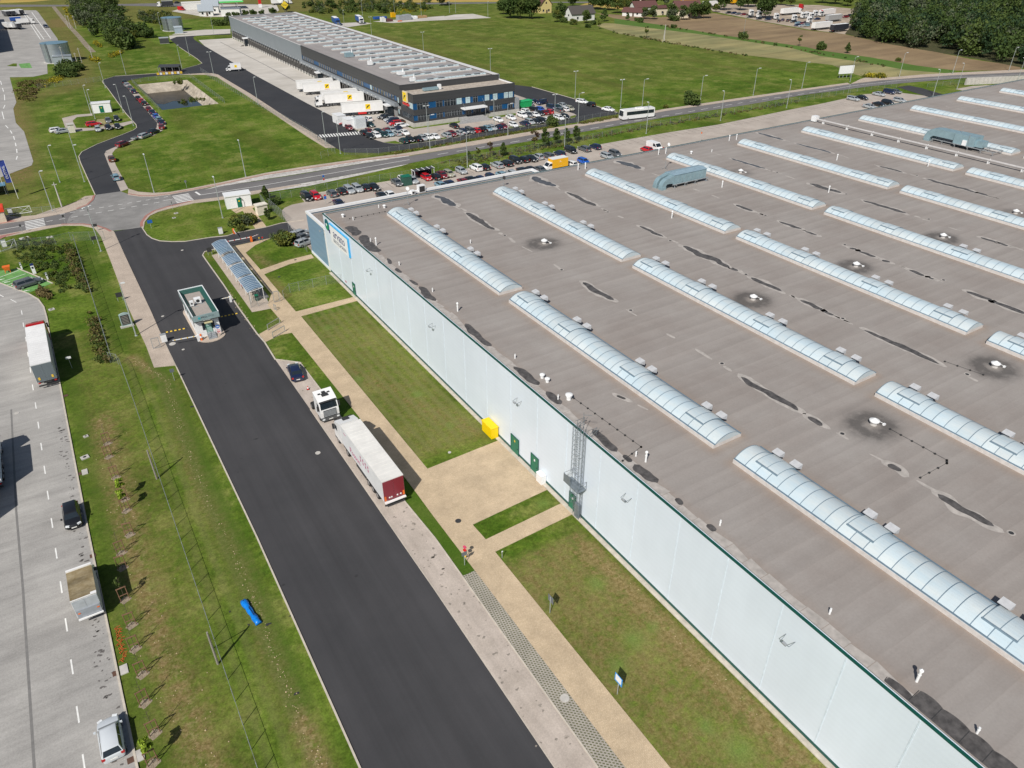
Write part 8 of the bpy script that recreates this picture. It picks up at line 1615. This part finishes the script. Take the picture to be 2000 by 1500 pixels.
for a,b_,lb in (((0,425),(64,416),'long white sliding gate on the left verge'),((2,494),(34,482),'white triangular sliding gate at left edge')):
    A=Vector(G(*a)); B=Vector(G(*b_)); d=B-A; o=T('sliding_gate',lb,'gate',(A.x,A.y,0)); mb=MB(); mb.bar((0,0,.3),(d.x,d.y,.3),.1); mb.bar((0,0,1.7),(d.x*.98,d.y*.98,1.7),.08); mb.bar((0,0,.3),(0,0,1.7),.08); mb.bar((d.x*.98,d.y*.98,.3),(d.x*.98,d.y*.98,1.7),.08); mb.bar((d.x*.6,d.y*.6,1.7),(d.x*.98,d.y*.98,.3),.05); mb.bar((d.x*.6,d.y*.6,.3),(d.x*.98,d.y*.98,1.7),.05); mb.build('frame',WHITEP,o); mb=MB(); mb.quad((0,0,.3),(d.x*.6,d.y*.6,.3),(d.x*.6,d.y*.6,1.7),(0,0,1.7)); mb.build('mesh_panel',MESHF,o)
def flag(px,py,h,lb,txt):
    q=G(px,py); o=T('flagpole',lb,'flag',(q[0],q[1],0)); mb=MB(); mb.cyl((0,0,0),(0,0,h),.06,.04,8); mb.build('pole',WHITEP,o); mb=MB(); n=8
    for i in range(n): z0,z1=h-.2-5.2*i/n,h-.2-5.2*(i+1)/n; f0,f1=.12*math.sin(i),.12*math.sin(i+1); mb.quad((-.05,0,z0),(-1.2,f0,z0),(-1.2,f1,z1),(-.05,0,z1))
    b=mb.build('banner',M('flag_blue',(.02,.045,.26),.7),o,fix=False); text('lettering',txt,.75,WHITEP,o,(-.62,-.16,h-2.9),(PI/2,-PI/2,0),.004)
flag(36,388,9.3,'tall blue banner flag with white lettering at the left edge','OUTTVIL')
for p,lb in (((12.5,379),'bare white pole left of the blue banner flag'),((17,346),'short white post below the blue banner')):
    q=G(*p); o=T('flagpole',lb,'pole',(q[0],q[1],0)); mb=MB(); mb.cyl((0,0,0),(0,0,7.5 if p[0]<15 else 1.8),.05,.04,8); mb.build('pole',WHITEP,o); mb=MB(); mb.cyl((0,0,0),(0,0,.1),.2,.2,10); mb.build('base',CONC,o)
q=G(822,345); o=T('smoking_shelter','white-framed shelter with dark roof panels behind the annex parapet','shelter',(q[0],q[1]-1.5,0)); mb=MB(); mb.bx(-2.8,2.8,-.9,.9,2.3,2.4); mb.build('roof',DARKP,o); mb=MB(); [mb.bar((x,y,0),(x,y,2.3),.1) for x in (-2.7,2.7) for y in (-.8,.8)]; [mb.bar((x,-.95,2.42),(x,.95,2.42),.12) for x in (-2.8,-1.4,0,1.4,2.8)]; mb.build('frame',WHITEP,o); mb=MB(); mb.bx(-2.6,2.6,.75,.8,.2,2.2); mb.build('glass_wall',GLASS,o)
q=G(794,361); o=T('storage_cage','dark green mesh cage beside the white-framed shelter','cage',(q[0],q[1],0)); mb=MB(); mb.bx(-1.1,1.1,-1,1,.05,2.2); mb.build('mesh_panel',M('cage_green',(.03,.09,.07),.6),o); mb=MB(); mb.bx(-1.15,1.15,-1.05,1.05,2.2,2.3); mb.build('roof',GREEND,o)
for p,c,sz,lb in (((742,37),BLUEC,(9,3,1.6),'blue stack at left of the storage yard behind the hall'),((748,43),LW,(3,2.5,3),'white cab-like box before the blue stack'),((760,42),ROOFR,(4,3,1.8),'red-brown crate stack in the storage yard'),((768,34),YELT,(3,2,3.4),'yellow-white machine in the middle of the storage yard'),((788,39),GREYP,(9,5,3.2),'grey cage stack in the middle of the storage yard'),((807,37),WHITEP,(5,3,2),'white wrapped bales right of the grey cages'),((823,35),M('timber_pile',(.38,.25,.12),.9,var=.3),(7,3,1.6),'tan timber pile at the right end of the yard'),((781,42),ORANGE,(3,.8,.6),'orange beam lying before the grey cages')):
    q=G(*p); o=T('stored_goods',lb,'goods',(q[0],q[1],.03),rad(4)); a,b_,h=sz; mb=MB()
    for i in range(4): 
        u=-a/2+a*i/4; hh=h*random.uniform(.7,1.0); mb.bx(u+.03,u+a/4-.03,-b_/2,b_/2*random.uniform(.6,1),.12,hh)
    mb.build('stack',c,o); mb=MB(); [mb.bx(-a/2,a/2,y-.1,y+.1,0,.12) for y in (-b_/3,b_/3)]; mb.build('bearer',WOOD,o)
# people far off
def person(px,py,rz,coat,leg,lb,xy=None):
    q=xy or G(px,py); import bmesh as bm_
    o=T('person',lb,'person',(q[0],q[1],.03),rad(rz)); V=[(0,0,.95),(0,0,1.15),(0,0,1.38),(0,.01,1.5),(0,.03,1.62),(0,.03,1.76),(.2,0,1.42),(.27,.02,1.14),(.26,.12,.90),(-.2,0,1.42),(-.27,-.03,1.14),(-.26,.06,.88),(.1,.02,.9),(.12,.14,.5),(.12,.06,.06),(.12,.2,.03),(-.1,-.02,.9),(-.11,-.08,.5),(-.11,-.26,.08),(-.11,-.13,.03)]
    E=[(0,1),(1,2),(2,3),(3,4),(4,5),(2,6),(6,7),(7,8),(2,9),(9,10),(10,11),(0,12),(12,13),(13,14),(14,15),(0,16),(16,17),(17,18),(18,19)]; Rr=[.15,.14,.17,.065,.10,.08,.075,.055,.045,.075,.055,.045,.105,.07,.05,.045,.105,.07,.05,.045]
    me=bpy.data.meshes.new('body'); me.from_pydata(V,E,[]); me.materials.append(M('skin',(.45,.28,.2),.6)); me.materials.append(coat); me.materials.append(leg); b=bpy.data.objects.new('body',me); COL.objects.link(b); m=b.modifiers.new('s','SKIN'); 
    for i,r_ in enumerate(Rr): me.skin_vertices[0].data[i].radius=(r_,r_)
    me.skin_vertices[0].data[0].use_root=True; b.modifiers.new('d','SUBSURF').levels=1
    bpy.context.view_layer.update(); m2=bpy.data.meshes.new_from_object(b.evaluated_get(bpy.context.evaluated_depsgraph_get())); bpy.data.objects.remove(b)
    for p in m2.polygons: z=p.center.z; p.material_index=0 if z>1.47 or (abs(p.center.x)>.2 and z<.98) else (1 if z>.92 else 2)
    m2.name='body'; put('body',m2,o); mb=MB(); mb.loft([[(.115*c*math.cos(t),.005+.125*c*math.sin(t),z) for t in np.linspace(0,2*PI,10,endpoint=False)] for c,z in ((.9,1.62),(1.02,1.72),(.85,1.80),(.3,1.85))]); mb.build('hair',BLACKP,o)
HV_=M('hi_vis',(.55,.70,.03),.7); GC=M('grey_coat',(.40,.37,.36),.8); DC_=M('dark_trousers',(.04,.04,.05),.8)
person(621,274,40,GC,M('grey_trousers',(.30,.28,.28),.8),'person in pale grey clothes walking on the pavement by the zebra'); person(1010.5,213,120,HV_,DC_,'person in yellow vest standing beside the green skip')
# ---------------------------------------------------------------- camera, sun, sky
cam=bpy.data.cameras.new('camera'); co=bpy.data.objects.new('camera',cam); COL.objects.link(co); SC.camera=co
Rm=Matrix((RIGHT,-DOWN,-FWD)).transposed(); co.matrix_world=Matrix.Translation((0,0,CAM_H))@Rm.to_4x4()
cam.sensor_fit='HORIZONTAL'; cam.sensor_width=36.0; cam.lens=36.0*F/2000; cam.clip_start=.5; cam.clip_end=9000
EL,AZ=rad(44.6),rad(38.0)      # light travels towards +x+y
d=Vector((math.cos(AZ)*math.cos(EL),math.sin(AZ)*math.cos(EL),-math.sin(EL)))
su=bpy.data.lights.new('sun','SUN'); su.energy=4.6; su.angle=rad(.53); su.color=(1.0,.955,.88); so=bpy.data.objects.new('sun',su); COL.objects.link(so); so.rotation_euler=d.to_track_quat('-Z','Y').to_euler(); so.location=(0,0,300)
w=bpy.data.worlds.new('World'); SC.world=w; w.use_nodes=True; nt=w.node_tree; bg=nt.nodes['Background']; sk=nt.nodes.new('ShaderNodeTexSky'); sk.sky_type='NISHITA'; sk.sun_disc=False; sk.sun_elevation=EL; sk.sun_rotation=math.atan2(-d.x,-d.y); sk.dust_density=1.2
nt.links.new(sk.outputs[0],bg.inputs[0]); bg.inputs[1].default_value=.058
v=SC.view_settings; v.view_transform='Standard'; v.look='None'; v.exposure=0; v.gamma=1; v.use_curve_mapping=False
SC.cycles.max_bounces=6; SC.cycles.transparent_max_bounces=12
